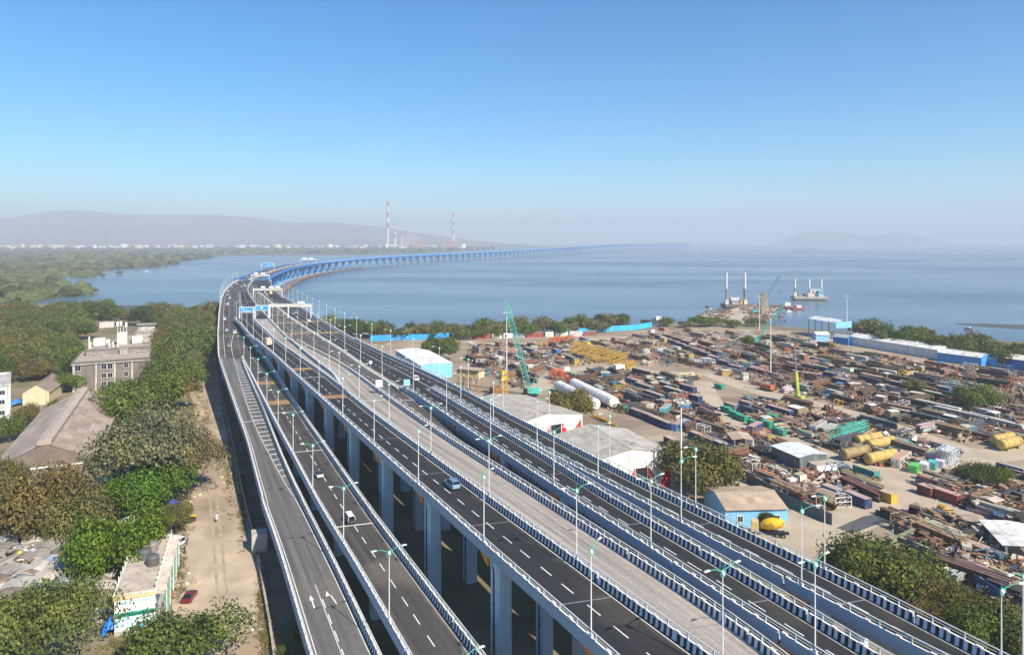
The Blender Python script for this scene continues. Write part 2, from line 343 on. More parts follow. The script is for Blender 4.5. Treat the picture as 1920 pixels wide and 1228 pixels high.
# ---------------------------------------------------------------- elevated roads
def prof(kn):
    kd = np.array([k[0] for k in kn], float); kz = np.array([k[1] for k in kn], float)
    def f(d):
        o = np.linspace(-1, 1, 7)*(.10*d+5); return float(np.mean(np.interp(d+o, kd, kz)))
    return f
zC = lambda d: 20.0
zA = prof([(40, 4.2), (80, 5.2), (100, 6), (246, 11), (316, 14), (480, 20), (3000, 20)])
zB = prof([(40, 8.8), (80, 9.4), (125, 10.4), (316, 14), (480, 20), (3000, 20)])
zD2 = prof([(40, 12.0), (128, 16.2), (225, 20), (3000, 20)])
def line(pts, zf, off=0.0):
    D, X = [], []
    for x, y in pts:
        d = 200.0
        for _ in range(30): d = F*(ZC-zf(d)-off)/(y-HY)
        D.append(d); X.append((x-CX)*d/F)
    D = np.array(D); X = np.array(X)
    def f(d):
        bw_ = .11*d+3
        for _ in range(12):
            wt = np.exp(-((D-d)/bw_)**2)
            if wt.sum() > 1.6 and (wt > .12).sum() >= 3: break
            bw_ *= 1.35
        sw = wt.sum(); md = (wt*D).sum()/sw; mx = (wt*X).sum()/sw; var = (wt*(D-md)**2).sum()/sw
        return float(mx+(wt*(D-md)*(X-mx)).sum()/sw/max(var, 1e-6)*(d-md))
    return f
a0p = [(580.6, 1228), (570.5, 1196), (550.5, 1128), (530.4, 1053), (510.3, 992.7), (482.8, 920), (467.7, 838), (454, 800), (442.6, 770), (431.3, 736.4), (421, 704), (416.3, 693), (409.4, 676.6), (407.5, 660), (407.5, 622.7), (408.8, 582.6), (413.5, 558), (418.8, 544.6), (430, 533), (444.8, 523.8), (466.7, 514.4), (488.6, 507), (514.6, 500.8)]
a1p = [(700, 1228), (681, 1186), (653, 1128), (626, 1068), (585, 988), (551, 920), (522, 854), (508, 813), (491, 770), (477, 737), (460, 700), (455, 686), (449, 670)]
b0p = [(763.6, 1228), (736.8, 1181), (711, 1135.7), (676, 1073), (637, 1006.5), (610.6, 970), (583, 920), (550, 854), (525.4, 810), (507.8, 775), (487.8, 736), (470, 700), (458, 680)]
b1p = [(887, 1228), (826, 1148), (776, 1080.5), (726, 1012.8), (663, 927.5), (616, 854), (586, 813), (560, 775), (536, 738), (514, 700), (500, 679), (480, 652), (460, 628), (451, 614), (443.5, 602)]
c0p = [(1132.7, 1218), (1103.8, 1194.4), (988, 1088), (960.4, 1068), (931.5, 1040.6), (900, 1013), (879, 994), (840, 957.8), (813, 934), (781.8, 906.6), (750.5, 880), (725.4, 857.7), (700.3, 834), (672.7, 810), (641, 780), (619.4, 761.4), (603, 746.4), (571.8, 717.6), (547, 697), (525.4, 675.4), (509, 659), (482.8, 640), (465, 625), (452, 606)]
cfp = [(452, 606), (451, 590), (451, 574), (449, 557), (448, 545), (450, 536)]
c1p = [(1303, 1228), (1255.5, 1194.4), (1180, 1140.5), (1092.5, 1074), (1080, 1063), (1028, 1024), (965.4, 979), (902.7, 934), (840, 885), (813, 866.5), (775.5, 837.7), (738, 811), (704, 785), (675, 763), (640, 734), (623, 714), (581.8, 686.6), (550.5, 666.6), (526.6, 647.8), (495, 622.7), (475, 601), (466, 588)]
mp_ = [(640, 713), (603, 686.6), (575.5, 664), (546.7, 640), (525.4, 621.4), (504, 597.6), (483.4, 574.8), (473, 562), (466.7, 553), (463.6, 544.6), (464.6, 538), (471, 528), (483.4, 519.6), (504, 512)]
d1p = [(1500, 1281), (1400, 1201), (1340, 1152.6), (1320, 1143), (1268, 1110), (1216.7, 1074), (1080, 984), (1040.6, 957.8), (1003, 934), (965.4, 909), (900, 866.5), (840, 829), (788, 794), (744, 761.6), (707.8, 736.6), (670, 705), (630, 676), (588, 659), (555.5, 640)]
e0p = [(1533, 1228), (1482, 1198), (1430.6, 1167.7), (1349, 1113), (1311.4, 1088), (1246, 1045), (1188.5, 1005), (1136, 972.7), (1068, 930.5), (1011.8, 893), (963, 860), (920, 832.7), (882.6, 807.6), (858.8, 793.8), (813, 760), (785.6, 741.6), (758, 726.5)]
e0f = [(882.6, 817), (813, 770), (757, 731), (707.8, 702.7), (670, 677.6), (640, 654), (600, 631), (544, 596), (504, 563), (485.5, 546.7)]
e1p = [(1612, 1225), (1551.5, 1189), (1430.6, 1113), (1340, 1057), (1236, 997.7), (1110.8, 925), (1080, 898), (1015.5, 857.7), (965.4, 829), (920, 801), (884, 781), (840, 751.6), (810, 735)]
f0p = [(1754, 1228), (1687.4, 1198), (1627, 1167.7), (1536.4, 1116.4), (1451.8, 1071), (1373, 1031.8), (1306.4, 995), (1248.7, 965), (1171, 920), (1067, 870), (1015.5, 841.4), (971.7, 817.6), (917.7, 787.5), (840, 740), (806, 722)]
f1p = [(1823, 1225), (1732.7, 1179.8), (1642, 1128.5), (1533.4, 1074), (1430.6, 1025.7), (1339, 980), (1260, 940), (1160, 892.5), (1080, 847.7), (1040.6, 826.4), (990.5, 802.6), (945.3, 780), (860, 732.5), (840, 721.5), (768, 687), (713, 663.5), (659, 637), (640, 626), (613, 608), (588, 595), (577, 586), (556, 571.5), (529, 557.5), (514, 547), (507, 536), (506, 527), (510.5, 520), (520, 513)]
BH = 1.05
A0 = line(a0p, zA, BH); A1 = line(a1p, zA); B0 = line(b0p, zB, BH); B1 = line(b1p, zB); C0 = line(c0p, zC, BH); CF = line(cfp, zC); C1 = line(c1p, zC)
MM = line(mp_, zC); D1 = line(d1p, zC); E0 = line(e0p, zC, BH); EF = line(e0f, zC); E1 = line(e1p, zC); F0 = line(f0p, zC, BH); F1 = line(f1p, zC)
TH = .62                                      # overall barrier thickness
def blend(f, g, d0, d1):
    def h(d):
        t = min(1, max(0, (d-d0)/(d1-d0))); t = t*t*(3-2*t); return f(d)*(1-t)+g(d)*t if 0 < t < 1 else (f(d) if t <= 0 else g(d))
    return h
ML = blend(lambda d: C1(d)+TH*1.1, MM, 215, 250)          # left edge of the right-hand carriageway
def dsteps(d0, d1):
    o = [d0]
    while o[-1] < d1: o.append(min(d1, o[-1]+max(3.0, .018*o[-1])))
    return o
PIERM = {}
dr_ = MB(); dr_.tube((0, 0, 0), (0, 0, 15.2), .1, .1, 6); dr_.tube((0, 0, 15.2), (.2, .9, 16.6), .1, .1, 6); [dr_.box((.08, 0, 2+3*k), (.4, .3, .12)) for k in range(5)]; DRAIN = dr_.mesh('drain_pipe', M['dark'])
def make_deck(name, label, L_, R_, zf, d0, d1, top, width_box=.55, piers=None, pier_n=2, pier_s=2.3, girder=True):
    root = thing(name, label, 'flyover', (L_(d0), d0, 0)); root['d'] = 1
    inv = Vector((L_(d0), d0, 0)); secs, tops, uvs = [], [], []; s = 0; prev = None
    for d in dsteps(d0, d1):
        l, r, z = L_(d), R_(d), zf(d); wd = r-l
        if prev: s += math.hypot(d-prev[0], l-prev[1])
        prev = (d, l)
        y = d-inv.y; l -= inv.x; r -= inv.x
        gi = wd*(1-width_box)/2
        secs.append([(l, y, z), (r, y, z), (r+.25, y, z-.05), (r+.25, y, z-.75), (r-.8, y, z-1.0), (r-gi, y, z-2.3), (l+gi, y, z-2.3), (l+.8, y, z-1.0), (l-.25, y, z-.75), (l-.25, y, z-.05)])
        tops.append(((l, y, z+.012), (r, y, z+.012))); uvs.append(s)
    b = MB(); b.loft(secs); b.build('deck_slab', M['fascia'], root)
    b = MB(); b.uv = []
    for i in range(len(tops)):
        for k in range(6):
            t = k/5; a, c = tops[i]; b.v.append((a[0]+(c[0]-a[0])*t, a[1], a[2])); b.uv.append((t, uvs[i]))
    for i in range(len(tops)-1):
        for k in range(5): q = i*6+k; b.f.append((q, q+1, q+7, q+6)); b.m.append(0)
    b.build('road_surface', M[top], root)
    if piers:
        for d in piers:
            l, r, z = L_(d)-inv.x, R_(d)-inv.x, zf(d); wd = r-l
            slope = (L_(d+4)-L_(d-4))/8; rz = math.atan2(-slope, 1)
            fr = (.5,) if pier_n == 1 else (.19,) if pier_s == 2.7 else ((.17, .83) if wd < 14 else (.12, .5, .88))
            zt = z-2.3 if pier_n == 1 else z-1.15
            for t in fr:
                key = (pier_s, round(zt*2)/2)
                if key not in PIERM:
                    p = MB(); h = key[1]; q = pier_s/2; c = q*.72
                    base = [(-q, -c), (-c, -q), (c, -q), (q, -c), (q, c), (c, q), (-c, q), (-q, c)]
                    p.loft([[(x, y, -.3) for x, y in base], [(x, y, h-2.2) for x, y in base], [(x*1.0, y*1.25, h+.25) for x, y in base]])
                    PIERM[key] = p.mesh('pier', M['bluegrey'])
                po = link('pier', PIERM[key], root, (l+wd*t, d-inv.y, 0), rz)
                if pier_n > 1 and t < .3: link('drain_pipe', DRAIN, po, (-pier_s/2-.12, -.3, 0), 0, (1, 1, key[1]/17.0))
            if pier_n > 1:
                p = MB(); p.box((0, 0, 0), (wd*.74, 2.0, 1.3)); p.build('pier_cap', M['bluegrey'], root, loc=(l+wd*.5, d-inv.y, zt-.68), rz=0)
                p = MB(); p.poly([(-.2, -1.1, .2), (-.2, 1.1, .2), (-2.3, 1.1, .2), (-2.3, -1.1, .2)]); p.loft([[(-.3, -1.1, .9), (-.3, 1.1, .9), (-.3, 1.1, -.7), (-.3, -1.1, -.7)], [(-2.6, -1.1, .9), (-2.6, 1.1, .9), (-2.6, 1.1, .5), (-2.6, -1.1, .5)]])
                p.build('bearing_bracket', M['orange'], root, loc=(l+wd*.17-.5, d-inv.y+.9, zt-.55), rz=rz-1.57, sc=1.35)
    return root, inv
# shared barrier pieces: local +x along the road, +y towards the outside
SEG = 4.0
def seg_mesh(striped, yellow=False):
    b = MB(); n = 8; w_ = SEG/n
    pr = [(0, 0), (.10, .28), (.20, BH), (TH-.12, BH), (TH, BH-.05), (TH, -.5)]
    for k in range(n):
        x0, x1 = -SEG/2+k*w_, -SEG/2+(k+1)*w_
        for i in range(len(pr)-1):
            m = 0
            if i in (0, 1): m = (2 if k % 2 else 1) if striped else 0
            if i == 2: m = 3
            b.quad((x0, *pr[i]), (x1, *pr[i]), (x1, *pr[i+1]), (x0, *pr[i+1]), m)
    b.box((SEG/2-.35, TH*.55, BH+.05), (.7, .5, .1), 0, 3)
    for sx in (-1, 1):
        b.poly([(sx*SEG/2, *p) for p in (pr if sx > 0 else reversed(pr))], 0)
    mats = [M['fascia'], M['stripew'], M['black'], M['capw']]
    if yellow: mats = [M['grey'], mat('stripe_yellow', (.62, .40, .04), .6, .1, 2), M['capw'], M['capw']]
    return b.mesh('barrier_segment', mats)
SEGM = {'plain': seg_mesh(False), 'striped': seg_mesh(True), 'yellow': seg_mesh(True, True)}
pb = MB(); pb.box((0, 0, .4), (.13, .14, .8)); pb.box((.0, -.06, .7), (.1, .06, .22)); POST = pb.mesh('rail_post', M['steel_white'])
def arc_positions(f, zf, d0, d1, step):
    """points every `step` metres of arc along x=f(d)"""
    out = []; d = d0; acc = 0.0; last = Vector((f(d), d, zf(d))); nxt = 0.0; dd = .5
    while d < d1:
        if acc >= nxt:
            t = Vector((f(d+1)-f(d-1), 2, zf(d+1)-zf(d-1))).normalized(); out.append((last.copy(), t, d)); nxt += step
        d += dd; p = Vector((f(d), d, zf(d))); acc += (p-last).length; last = p
    return out
def barrier(root, inv, f, zf, d0, d1, side, style, posts=True, seg_end=330, rail=True):
    """side +1: right edge (inside face to the left), -1: left edge"""
    i3 = Vector((inv.x, inv.y, 0)); pts = []
    for p, t, d in arc_positions(f, zf, d0, min(d1, seg_end), SEG):
        yaw = math.atan2(t.y, t.x); pitch = -math.asin(t.z)
        o = link('barrier_segment', SEGM[style], root, p-i3)
        o.rotation_euler = (0, pitch, yaw) if side < 0 else (0, -pitch, yaw+math.pi)
        nn = Vector((-t.y, t.x, 0)).normalized()*(-side)
        if posts:
            q = link('rail_post', POST, root, p-i3+nn*(-.36)*-1+Vector((0, 0, BH+.02))); q.rotation_euler = (0, 0, yaw)
        pts.append(p-i3+nn*.36)
    if rail and len(pts) > 1:
        b = MB(); b.path([p+Vector((0, 0, BH+.8)) for p in pts], .085); b.path([p+Vector((0, 0, BH+.42)) for p in pts], .035, 4)
        b.build('hand_rail', M['steel_white'], root)
    if d1 > seg_end:
        b = MB(); secs = []
        for d in dsteps(max(d0, seg_end), d1):
            t = Vector((f(d+1)-f(d-1), 2, 0)).normalized(); nn = Vector((-t.y, t.x, 0))*(-side); p = Vector((f(d), d, zf(d)))-i3
            secs.append([p, p+nn*.2+Vector((0, 0, BH)), p+nn*TH+Vector((0, 0, BH)), p+nn*TH+Vector((0, 0, -.6))])
        b.loft(secs, m=lambda a, i: 1 if i == 1 else 0, close=False); b.build('far_barrier', [M['stripew'], M['capw']], root)
def strip(root, inv, f, zf, d0, d1, w_, m, name='edge_line', h=.02):
    b = MB(); prev = None
    for d in dsteps(d0, d1):
        p = (f(d)-inv.x, d-inv.y, zf(d)+h)
        if prev: b.quad((prev[0]-w_/2, *prev[1:]), (prev[0]+w_/2, *prev[1:]), (p[0]+w_/2, *p[1:]), (p[0]-w_/2, *p[1:]))
        prev = p
    b.build(name, m, root)
M['mark'] = mat('road_marking', (.68, .67, .63), .7, .15, 1.5, stain=(.4, .36, .3))
M['markfaint'] = mat('worn_marking', (.42, .38, .34), .8, .2, 1.5)
M['tan'] = mat('rumble_bar', (.30, .185, .085), .8, .15, .8, stain=(.2, .14, .08))
db = MB(); db.quad((-1.5, -.09, 0), (1.5, -.09, 0), (1.5, .09, 0), (-1.5, .09, 0)); DASH = db.mesh('lane_dash', M['mark']); DASHF = db.mesh('lane_dash', M['markfaint'])
def dashes(root, inv, f, zf, d0, d1, step=6.0, me=None, limit=330):
    far_ = MB()
    for p, t, d in arc_positions(f, zf, d0, d1, step):
        p = p-Vector((inv.x, inv.y, 0))+Vector((0, 0, .024)); yaw = math.atan2(t.y, t.x)
        if d < limit:
            o = link('lane_dash', me or DASH, root, p); o.rotation_euler = (0, -math.asin(t.z), yaw)
        else:
            ca, sa = math.cos(yaw), math.sin(yaw); far_.poly([(p.x+x*ca-y*sa, p.y+x*sa+y*ca, p.z) for x, y in ((-1.5, -.14), (1.5, -.14), (1.5, .14), (-1.5, .14))])
    if far_.f: partstuff(far_.build('far_lane_dashes', M['mark'], root))
def cross_bar(root, inv, L_, R_, zf, d, ln, m, name, h=.03):
    b = MB(); l0, r0, l1, r1 = L_(d)+.5, R_(d)-.3, L_(d+ln)+.5, R_(d+ln)-.3; sk = (R_(d)-L_(d))*.22
    r0, r1 = R_(d+sk)-.3, R_(d+ln+sk)-.3; b.quad((l0-inv.x, d-inv.y, zf(d)+h), (r0-inv.x, d+sk-inv.y, zf(d+sk)+h), (r1-inv.x, d+ln+sk-inv.y, zf(d+ln+sk)+h), (l1-inv.x, d+ln-inv.y, zf(d+ln)+h)); b.build(name, m, root)
mid = lambda f, g, t=.5: (lambda d: f(d)*(1-t)+g(d)*t)
off = lambda f, k: (lambda d: f(d)+k)
LI = TH*1.1
# A: leftmost ramp
ra, ia = make_deck('ramp_flyover', 'leftmost worn grey ramp with hatched edge and arrows, lowest of the flyovers', off(A0, LI), A1, zA, 62, 316, 'asph_a', piers=[70+25*k for k in range(10)], pier_n=1, pier_s=2.0)
barrier(ra, ia, off(A0, LI), zA, 62, 316, -1, 'plain'); barrier(ra, ia, A1, zA, 62, 308, 1, 'striped')
strip(ra, ia, off(A0, LI+.7), zA, 62, 316, .16, M['mark'])
hatch = line([(548, 930), (541, 920), (531, 900), (515, 870), (498, 840), (480, 806), (468, 775), (457, 740), (448, 708), (443, 690), (437, 668), (433, 650)], zA)
HL = blend(off(A1, -.45), hatch, 148, 172)
strip(ra, ia, HL, zA, 62, 316, .16, M['mark'])
for p, t, d in arc_positions(HL, zA, 168, 312, 4.6):
    x1 = A1(d+1.0)-.3
    if x1-p.x > .6:
        b = MB(); b.quad((p.x-ia.x, d-ia.y, zA(d)+.035), (x1-ia.x, d+1.0-ia.y, zA(d+1)+.035), (x1-ia.x, d+1.6-ia.y, zA(d+1.6)+.035), (p.x-ia.x, d+.6-ia.y, zA(d+.6)+.035)); b.build('hatch_bar', M['mark'], ra)
dl = mid(off(A0, LI), A1, .52); dashes(ra, ia, dl, zA, 62, 118, 5.0); strip(ra, ia, off(dl, -.28), zA, 62, 122, .13, M['mark'])
def arrow(root, inv, px_, py_, ln, bend):
    p = P(px_, py_, zA(110)); d = p.y; z = zA(d)+.03; slope = (A0(d+3)-A0(d-3))/6; t = Vector((slope, 1, 0)).normalized(); nn = Vector((t.y, -t.x, 0)); c = Vector((p.x-inv.x, d-inv.y, z)); b = MB()
    pts = [(-.12, 0), (.12, 0), (.12-bend*.5, ln*.65), (.42-bend, ln*.62), (-bend, ln), (-.42-bend, ln*.62), (-.12-bend*.5, ln*.65)]
    b.poly([c+t*y+nn*x+Vector((0, 0, zA(d+y)-zA(d)+.03)) for x, y in pts]); b.build('lane_arrow', M['mark'], root)
arrow(ra, ia, 590, 1143, 4.5, 0); arrow(ra, ia, 632, 1135, 5.0, .9)
for y in (766,):
    cross_bar(ra, ia, off(A0, LI), A1, zA, 219, .35, M['capw'], 'expansion_joint')
# B: second ramp
rb, ib = make_deck('ramp_flyover', 'second ramp from the left, dusty asphalt with double arm lamps on its left edge', off(B0, LI), B1, zB, 62, 316, 'asph_b', piers=[74+25*k for k in range(10)], pier_n=1, pier_s=2.3)
barrier(rb, ib, off(B0, LI), zB, 62, 316, -1, 'plain'); barrier(rb, ib, B1, zB, 62, 330, 1, 'striped')
dashes(rb, ib, mid(off(B0, LI), B1), zB, 62, 316)
strip(rb, ib, off(B1, -.5), zB, 62, 316, .14, M['markfaint'])
for d in (232, 262): cross_bar(rb, ib, off(B0, LI), B1, zB, d, 5.5, M['tan'], 'rumble_bar')
for d in (84, 137, 222, 183): cross_bar(rb, ib, off(B0, LI), B1, zB, d, .35, M['capw'], 'expansion_joint')
# A+B joined upstream
rab, iab = make_deck('approach_flyover', 'wide joined carriageway of the two left ramps on the far bend', off(A0, LI), blend(off(B1, 0), off(CF, -.3), 415, 450), zA, 316, 650, 'asph_b', piers=[335+30*k for k in range(10)], pier_n=2)
barrier(rab, iab, off(A0, LI), zA, 316, 650, -1, 'plain', seg_end=316); barrier(rab, iab, B1, zA, 330, 425, 1, 'plain', seg_end=330)
strip(rab, iab, off(A0, LI+2.6), zA, 316, 650, .2, M['mark'])
dashes(rab, iab, off(A0, LI+6.3), zA, 330, 640, 7, limit=0)
dashes(rab, iab, off(A0, LI+10.2), zA, 330, 560, 7, limit=0)
strip(rab, iab, blend(HL, off(A0, LI+9), 330, 400), zA, 316, 395, .2, M['mark'])
# C: dark main carriageway
rc, ic = make_deck('main_flyover', 'dark asphalt carriageway on tall pale blue piers, right of the two ramps', off(C0, LI), C1, zC, 52, 424, 'asph_c', piers=[81+25*k for k in range(14)], pier_s=2.7)
barrier(rc, ic, off(C0, LI), zC, 52, 424, -1, 'plain'); barrier(rc, ic, C1, zC, 52, 424, 1, 'striped', seg_end=300)
dashes(rc, ic, mid(off(C0, LI), C1), zC, 52, 424); strip(rc, ic, off(C1, -.45), zC, 52, 424, .16, M['mark'])
for d in (208, 254): cross_bar(rc, ic, off(C0, LI), C1, zC, d, 4.5, M['tan'], 'rumble_bar')
for d in (78, 103, 128, 153, 178, 203):
    cross_bar(rc, ic, off(C0, LI), C1, zC, d+12, .16, M['grey'], 'expansion_joint', .018); cross_bar(rd, id_, ML, D1, zC, d, .16, M['grey'], 'expansion_joint', .018) if False else None
cross_bar(rc, ic, off(C0, LI), C1, zC, 240, .4, M['capw'], 'expansion_joint')
rcf, icf = make_deck('approach_flyover', 'dark left-hand carriageway on the far bend beside the median', off(CF, 0), off(MM, -.8), zC, 424, 650, 'asph_c', piers=[440+30*k for k in range(7)])
dashes(rcf, icf, mid(CF, MM), zC, 424, 650, 8, limit=0); strip(rcf, icf, off(CF, .8), zC, 424, 650, .25, M['mark'])
for d in (455, 500, 545): cross_bar(rcf, icf, CF, MM, zC, d, 3, M['tan'], 'rumble_bar')
barrier(rcf, icf, off(MM, -.7), zC, 424, 850, 1, 'plain', seg_end=424)
# gore between C and the right-hand carriageway
b = MB(); b.uv = []
gs = dsteps(232, 424)
for d in gs:
    for t in (0, 1): b.v.append((C1(d)+.4 if not t else ML(d)-.02, d, 19.99)); b.uv.append((.5, d))
for i in range(len(gs)-1): b.f.append((2*i, 2*i+1, 2*i+3, 2*i+2)); b.m.append(0)
g_ = b.build('gore_area', M['conc_d']); struct(g_)
b = MB(); b.loft([[(C1(d)+.4, d, 19.95), (ML(d), d, 19.95), (ML(d), d, 18.3), (C1(d)+.4, d, 18.3)] for d in gs]); struct(b.build('gore_slab', M['fascia']))
# D: pale concrete carriageway, joined with D2 upstream
rd, id_ = make_deck('main_flyover', 'pale bare concrete carriageway in the middle of the flyovers', ML, D1, zC, 52, 328, 'conc_d', piers=[87+25*k for k in range(10)])
barrier(rd, id_, D1, zC, 52, 222, 1, 'striped'); barrier(rd, id_, D1, zC, 222, 258, 1, 'plain', posts=False, rail=False); barrier(rd, id_, D1, zC, 258, 328, 1, 'yellow', posts=False, rail=False)
barrier(rd, id_, off(ML, -.05), zC, 215, 328, -1, 'plain', seg_end=328)
dashes(rd, id_, mid(ML, D1), zC, 52, 240, 8.5, DASHF)
for d in (205,): cross_bar(rd, id_, ML, D1, zC, d, .4, M['capw'], 'expansion_joint')
cross_bar(rd, id_, ML, D1, zC, 318, 5, M['tan'], 'rumble_bar')
rdf, idf = make_deck('approach_flyover', 'inner right-hand carriageway on the far bend, crossed by tan bars', ML, off(EF, -.2), zC, 328, 650, 'asph_d2', piers=[345+30*k for k in range(10)])
dashes(rdf, idf, mid(ML, EF, .33), zC, 328, 640, 8, limit=0); dashes(rdf, idf, mid(ML, EF, .66), zC, 328, 640, 8, limit=0)
for d in (352, 398, 440): cross_bar(rdf, idf, ML, EF, zC, d, 6, M['tan'], 'rumble_bar')
barrier(rdf, idf, off(ML, -.05), zC, 328, 850, -1, 'plain', seg_end=328)
# D2: ramp that drops between D and E
D2R = blend(off(D1, 9.3), off(EF, -1.6), 205, 240)
rd2, id2 = make_deck('ramp_flyover', 'narrow brown ramp sinking between the pale and the dark carriageways', off(D1, TH+.15), D2R, zD2, 52, 328, 'asph_d2', piers=[95+25*k for k in range(9)], pier_n=1)
barrier(rd2, id2, D2R, zD2, 52, 222, 1, 'striped')
dashes(rd2, id2, mid(off(D1, 1), D2R), zD2, 52, 328, 6)
strip(rd2, id2, off(D2R, -.5), zD2, 52, 222, .16, M['mark'])
cross_bar(rd2, id2, off(D1, .8), D2R, zD2, 208, .4, M['capw'], 'expansion_joint')
# pale divider strip between D2 and E
b = MB(); st = dsteps(222, 650); b.loft([[(EF(d)-1.5, d, 20.02), (EF(d)-1.4, d, 20.35), (EF(d)+.1, d, 20.35), (EF(d)+.2, d, 20.02)] for d in st]); struct(b.build('divider_kerb', mat('divider_concrete', (.46, .42, .36), .85, .12, .3)))
# E, F
EL = blend(off(E0, LI), off(EF, .3), 215, 245)
re_, ie = make_deck('main_flyover', 'dark carriageway second from the right with striped barrier', EL, E1, zC, 52, 223, 'asph_c', piers=[80+25*k for k in range(6)])
barrier(re_, ie, EL, zC, 52, 222, -1, 'plain'); barrier(re_, ie, E1, zC, 52, 220, 1, 'striped')
dashes(re_, ie, mid(EL, E1), zC, 52, 223); strip(re_, ie, off(E1, -.45), zC, 52, 223, .16, M['mark'])
rf, if_ = make_deck('main_flyover', 'rightmost dark carriageway beside the storage yard sheds', off(F0, LI), F1, zC, 52, 223, 'asph_c', piers=[92+25*k for k in range(6)])
barrier(rf, if_, off(F0, LI), zC, 52, 220, -1, 'plain'); barrier(rf, if_, F1, zC, 52, 223, 1, 'striped')
dashes(rf, if_, mid(off(F0, LI), F1), zC, 52, 223); strip(rf, if_, off(F1, -.45), zC, 52, 223, .16, M['mark'])
for d in (90, 115, 140, 165, 190):
    cross_bar(re_, ie, EL, E1, zC, d, .16, M['grey'], 'expansion_joint', .018); cross_bar(rf, if_, off(F0, LI), F1, zC, d, .16, M['grey'], 'expansion_joint', .018); cross_bar(rd, id_, ML, D1, zC, d-6, .18, M['grey'], 'expansion_joint', .018)
ref, ief = make_deck('approach_flyover', 'outer dark carriageway on the far bend along the water side', EL, F1, zC, 223, 650, 'asph_c', piers=[240+30*k for k in range(13)])
barrier(ref, ief, F1, zC, 223, 850, 1, 'striped', seg_end=330)
nose = line([(806, 726), (768, 706), (740, 690), (700, 672), (660, 650), (640, 638), (593, 609), (544, 578)], zC)
strip(ref, ief, nose, zC, 223, 560, .22, M['mark'])
for t in (.30,): dashes(ref, ief, mid(EL, nose, .5), zC, 223, 640, 6)
dashes(ref, ief, mid(nose, F1, .45), zC, 223, 560, 6)
strip(ref, ief, off(F1, -.6), zC, 223, 650, .2, M['mark']); strip(ref, ief, off(EL, .7), zC, 223, 650, .2, M['mark'])
for d in (355, 405): cross_bar(ref, ief, EL, F1, zC, d, 6, M['tan'], 'rumble_bar')
# both carriageways further out, then the sea bridge
rl, il = make_deck('approach_flyover', 'far left-hand carriageway curving out over the water', off(A0, LI), off(MM, -.8), zC, 650, 850, 'asph_b', piers=[670, 710, 750, 790, 830])
barrier(rl, il, off(A0, LI), zC, 650, 850, -1, 'plain', seg_end=650)
rr_, ir_ = make_deck('approach_flyover', 'far right-hand carriageway curving out over the water', off(MM, .6), F1, zC, 650, 850, 'asph_c', piers=[670, 710, 750, 790, 830])
SBK = [(850, (A0(850)+F1(850))/2), (1014, -367), (1259, -417), (1500, -440), (1757, -428), (2133, -372), (2489, -255), (3090, 0), (3813, 285), (4978, 735), (7593, 1960), (9000, 2700)]
sbf = prof([(a, c) for a, c in SBK]); SBX = lambda d: sbf(d)
SBZ = prof([(0, 20), (1200, 21), (2600, 22), (3300, 27), (3900, 34), (5000, 45), (7600, 48), (9000, 48)])
def sb_frame(d):
    t = Vector((SBX(d+6)-SBX(d-6), 12, 0)).normalized(); return t, Vector((t.y, -t.x, 0))
rs = thing('sea_bridge', 'long blue bridge curving far across the bay on paired piers', 'bridge', (SBX(850), 850, 0)); si = Vector((SBX(850), 850, 0))
sbs = [850]
while sbs[-1] < 7600: sbs.append(sbs[-1]+max(7, .01*sbs[-1]))
piers_d, acc, last = [], 0, None
for d in np.arange(870, 7600, 1.0):
    p = Vector((SBX(d), d, 0))
    if last is not None: acc += (p-last).length
    last = p
    if acc >= (52 if d < 4200 else 75): piers_d.append(float(d)); acc = 0
pd = np.array(piers_d)
for side in (-1, 1):
    top, gird, par = [], [], []
    for d in sbs:
        t, nn = sb_frame(d); z = SBZ(d); c = Vector((SBX(d), d, z))-si+nn*(side*9.3); hw = 8.3
        top.append((c-nn*hw, c+nn*hw))
        k = min(1, abs(pd-d).min()/26); dep = 2.7+2.6*(1-k)**2
        gird.append([c-nn*8.6+Vector((0, 0, -.02)), c+nn*8.6+Vector((0, 0, -.02)), c+nn*8.6+Vector((0, 0, -.8)), c+nn*4.6+Vector((0, 0, -1.4)), c+nn*4.2+Vector((0, 0, -dep)), c-nn*4.2+Vector((0, 0, -dep)), c-nn*4.6+Vector((0, 0, -1.4)), c-nn*8.6+Vector((0, 0, -.8))])
        o = c+nn*(side*8.6); ii = c+nn*(-side*8.3)
        par.append(([o, o+nn*(-side*.3)+Vector((0, 0, 1.6)), o+nn*(side*.15)+Vector((0, 0, 1.6)), o+nn*(side*.15)+Vector((0, 0, -1.3))], [ii, ii+Vector((0, 0, 1.0)), ii+nn*(-side*.4)+Vector((0, 0, 1.0)), ii+nn*(-side*.4)]))
    b = MB(); b.loft(gird); b.build('girder', M['bridge_blue'], rs)
    b = MB(); b.uv = []
    for i, (a, c) in enumerate(top): b.v += [tuple(a+Vector((0, 0, .02))), tuple(c+Vector((0, 0, .02)))]; b.uv += [(0.2, sbs[i]), (.8, sbs[i])]
    for i in range(len(top)-1): b.f.append((2*i, 2*i+1, 2*i+3, 2*i+2)); b.m.append(0)
    b.build('road_surface', M['asph_d2'], rs)
    b = MB(); b.loft([q[0] for q in par], close=False); b.build('view_barrier', M['bridge_blue'], rs)
    b = MB(); b.loft([q[1] for q in par], close=False); b.build('median_barrier', M['capw'], rs)
pm = MB()
hp = 18.5
def rect(w_, l_, z): return [(-w_/2, -l_/2, z), (w_/2, -l_/2, z), (w_/2, l_/2, z), (-w_/2, l_/2, z)]
pm.loft([rect(4.6, 2.6, -1), rect(4.4, 2.6, hp-9), rect(5.2, 2.8, hp-4.5), rect(8.6, 3.4, hp-.6), rect(8.8, 3.6, hp)])
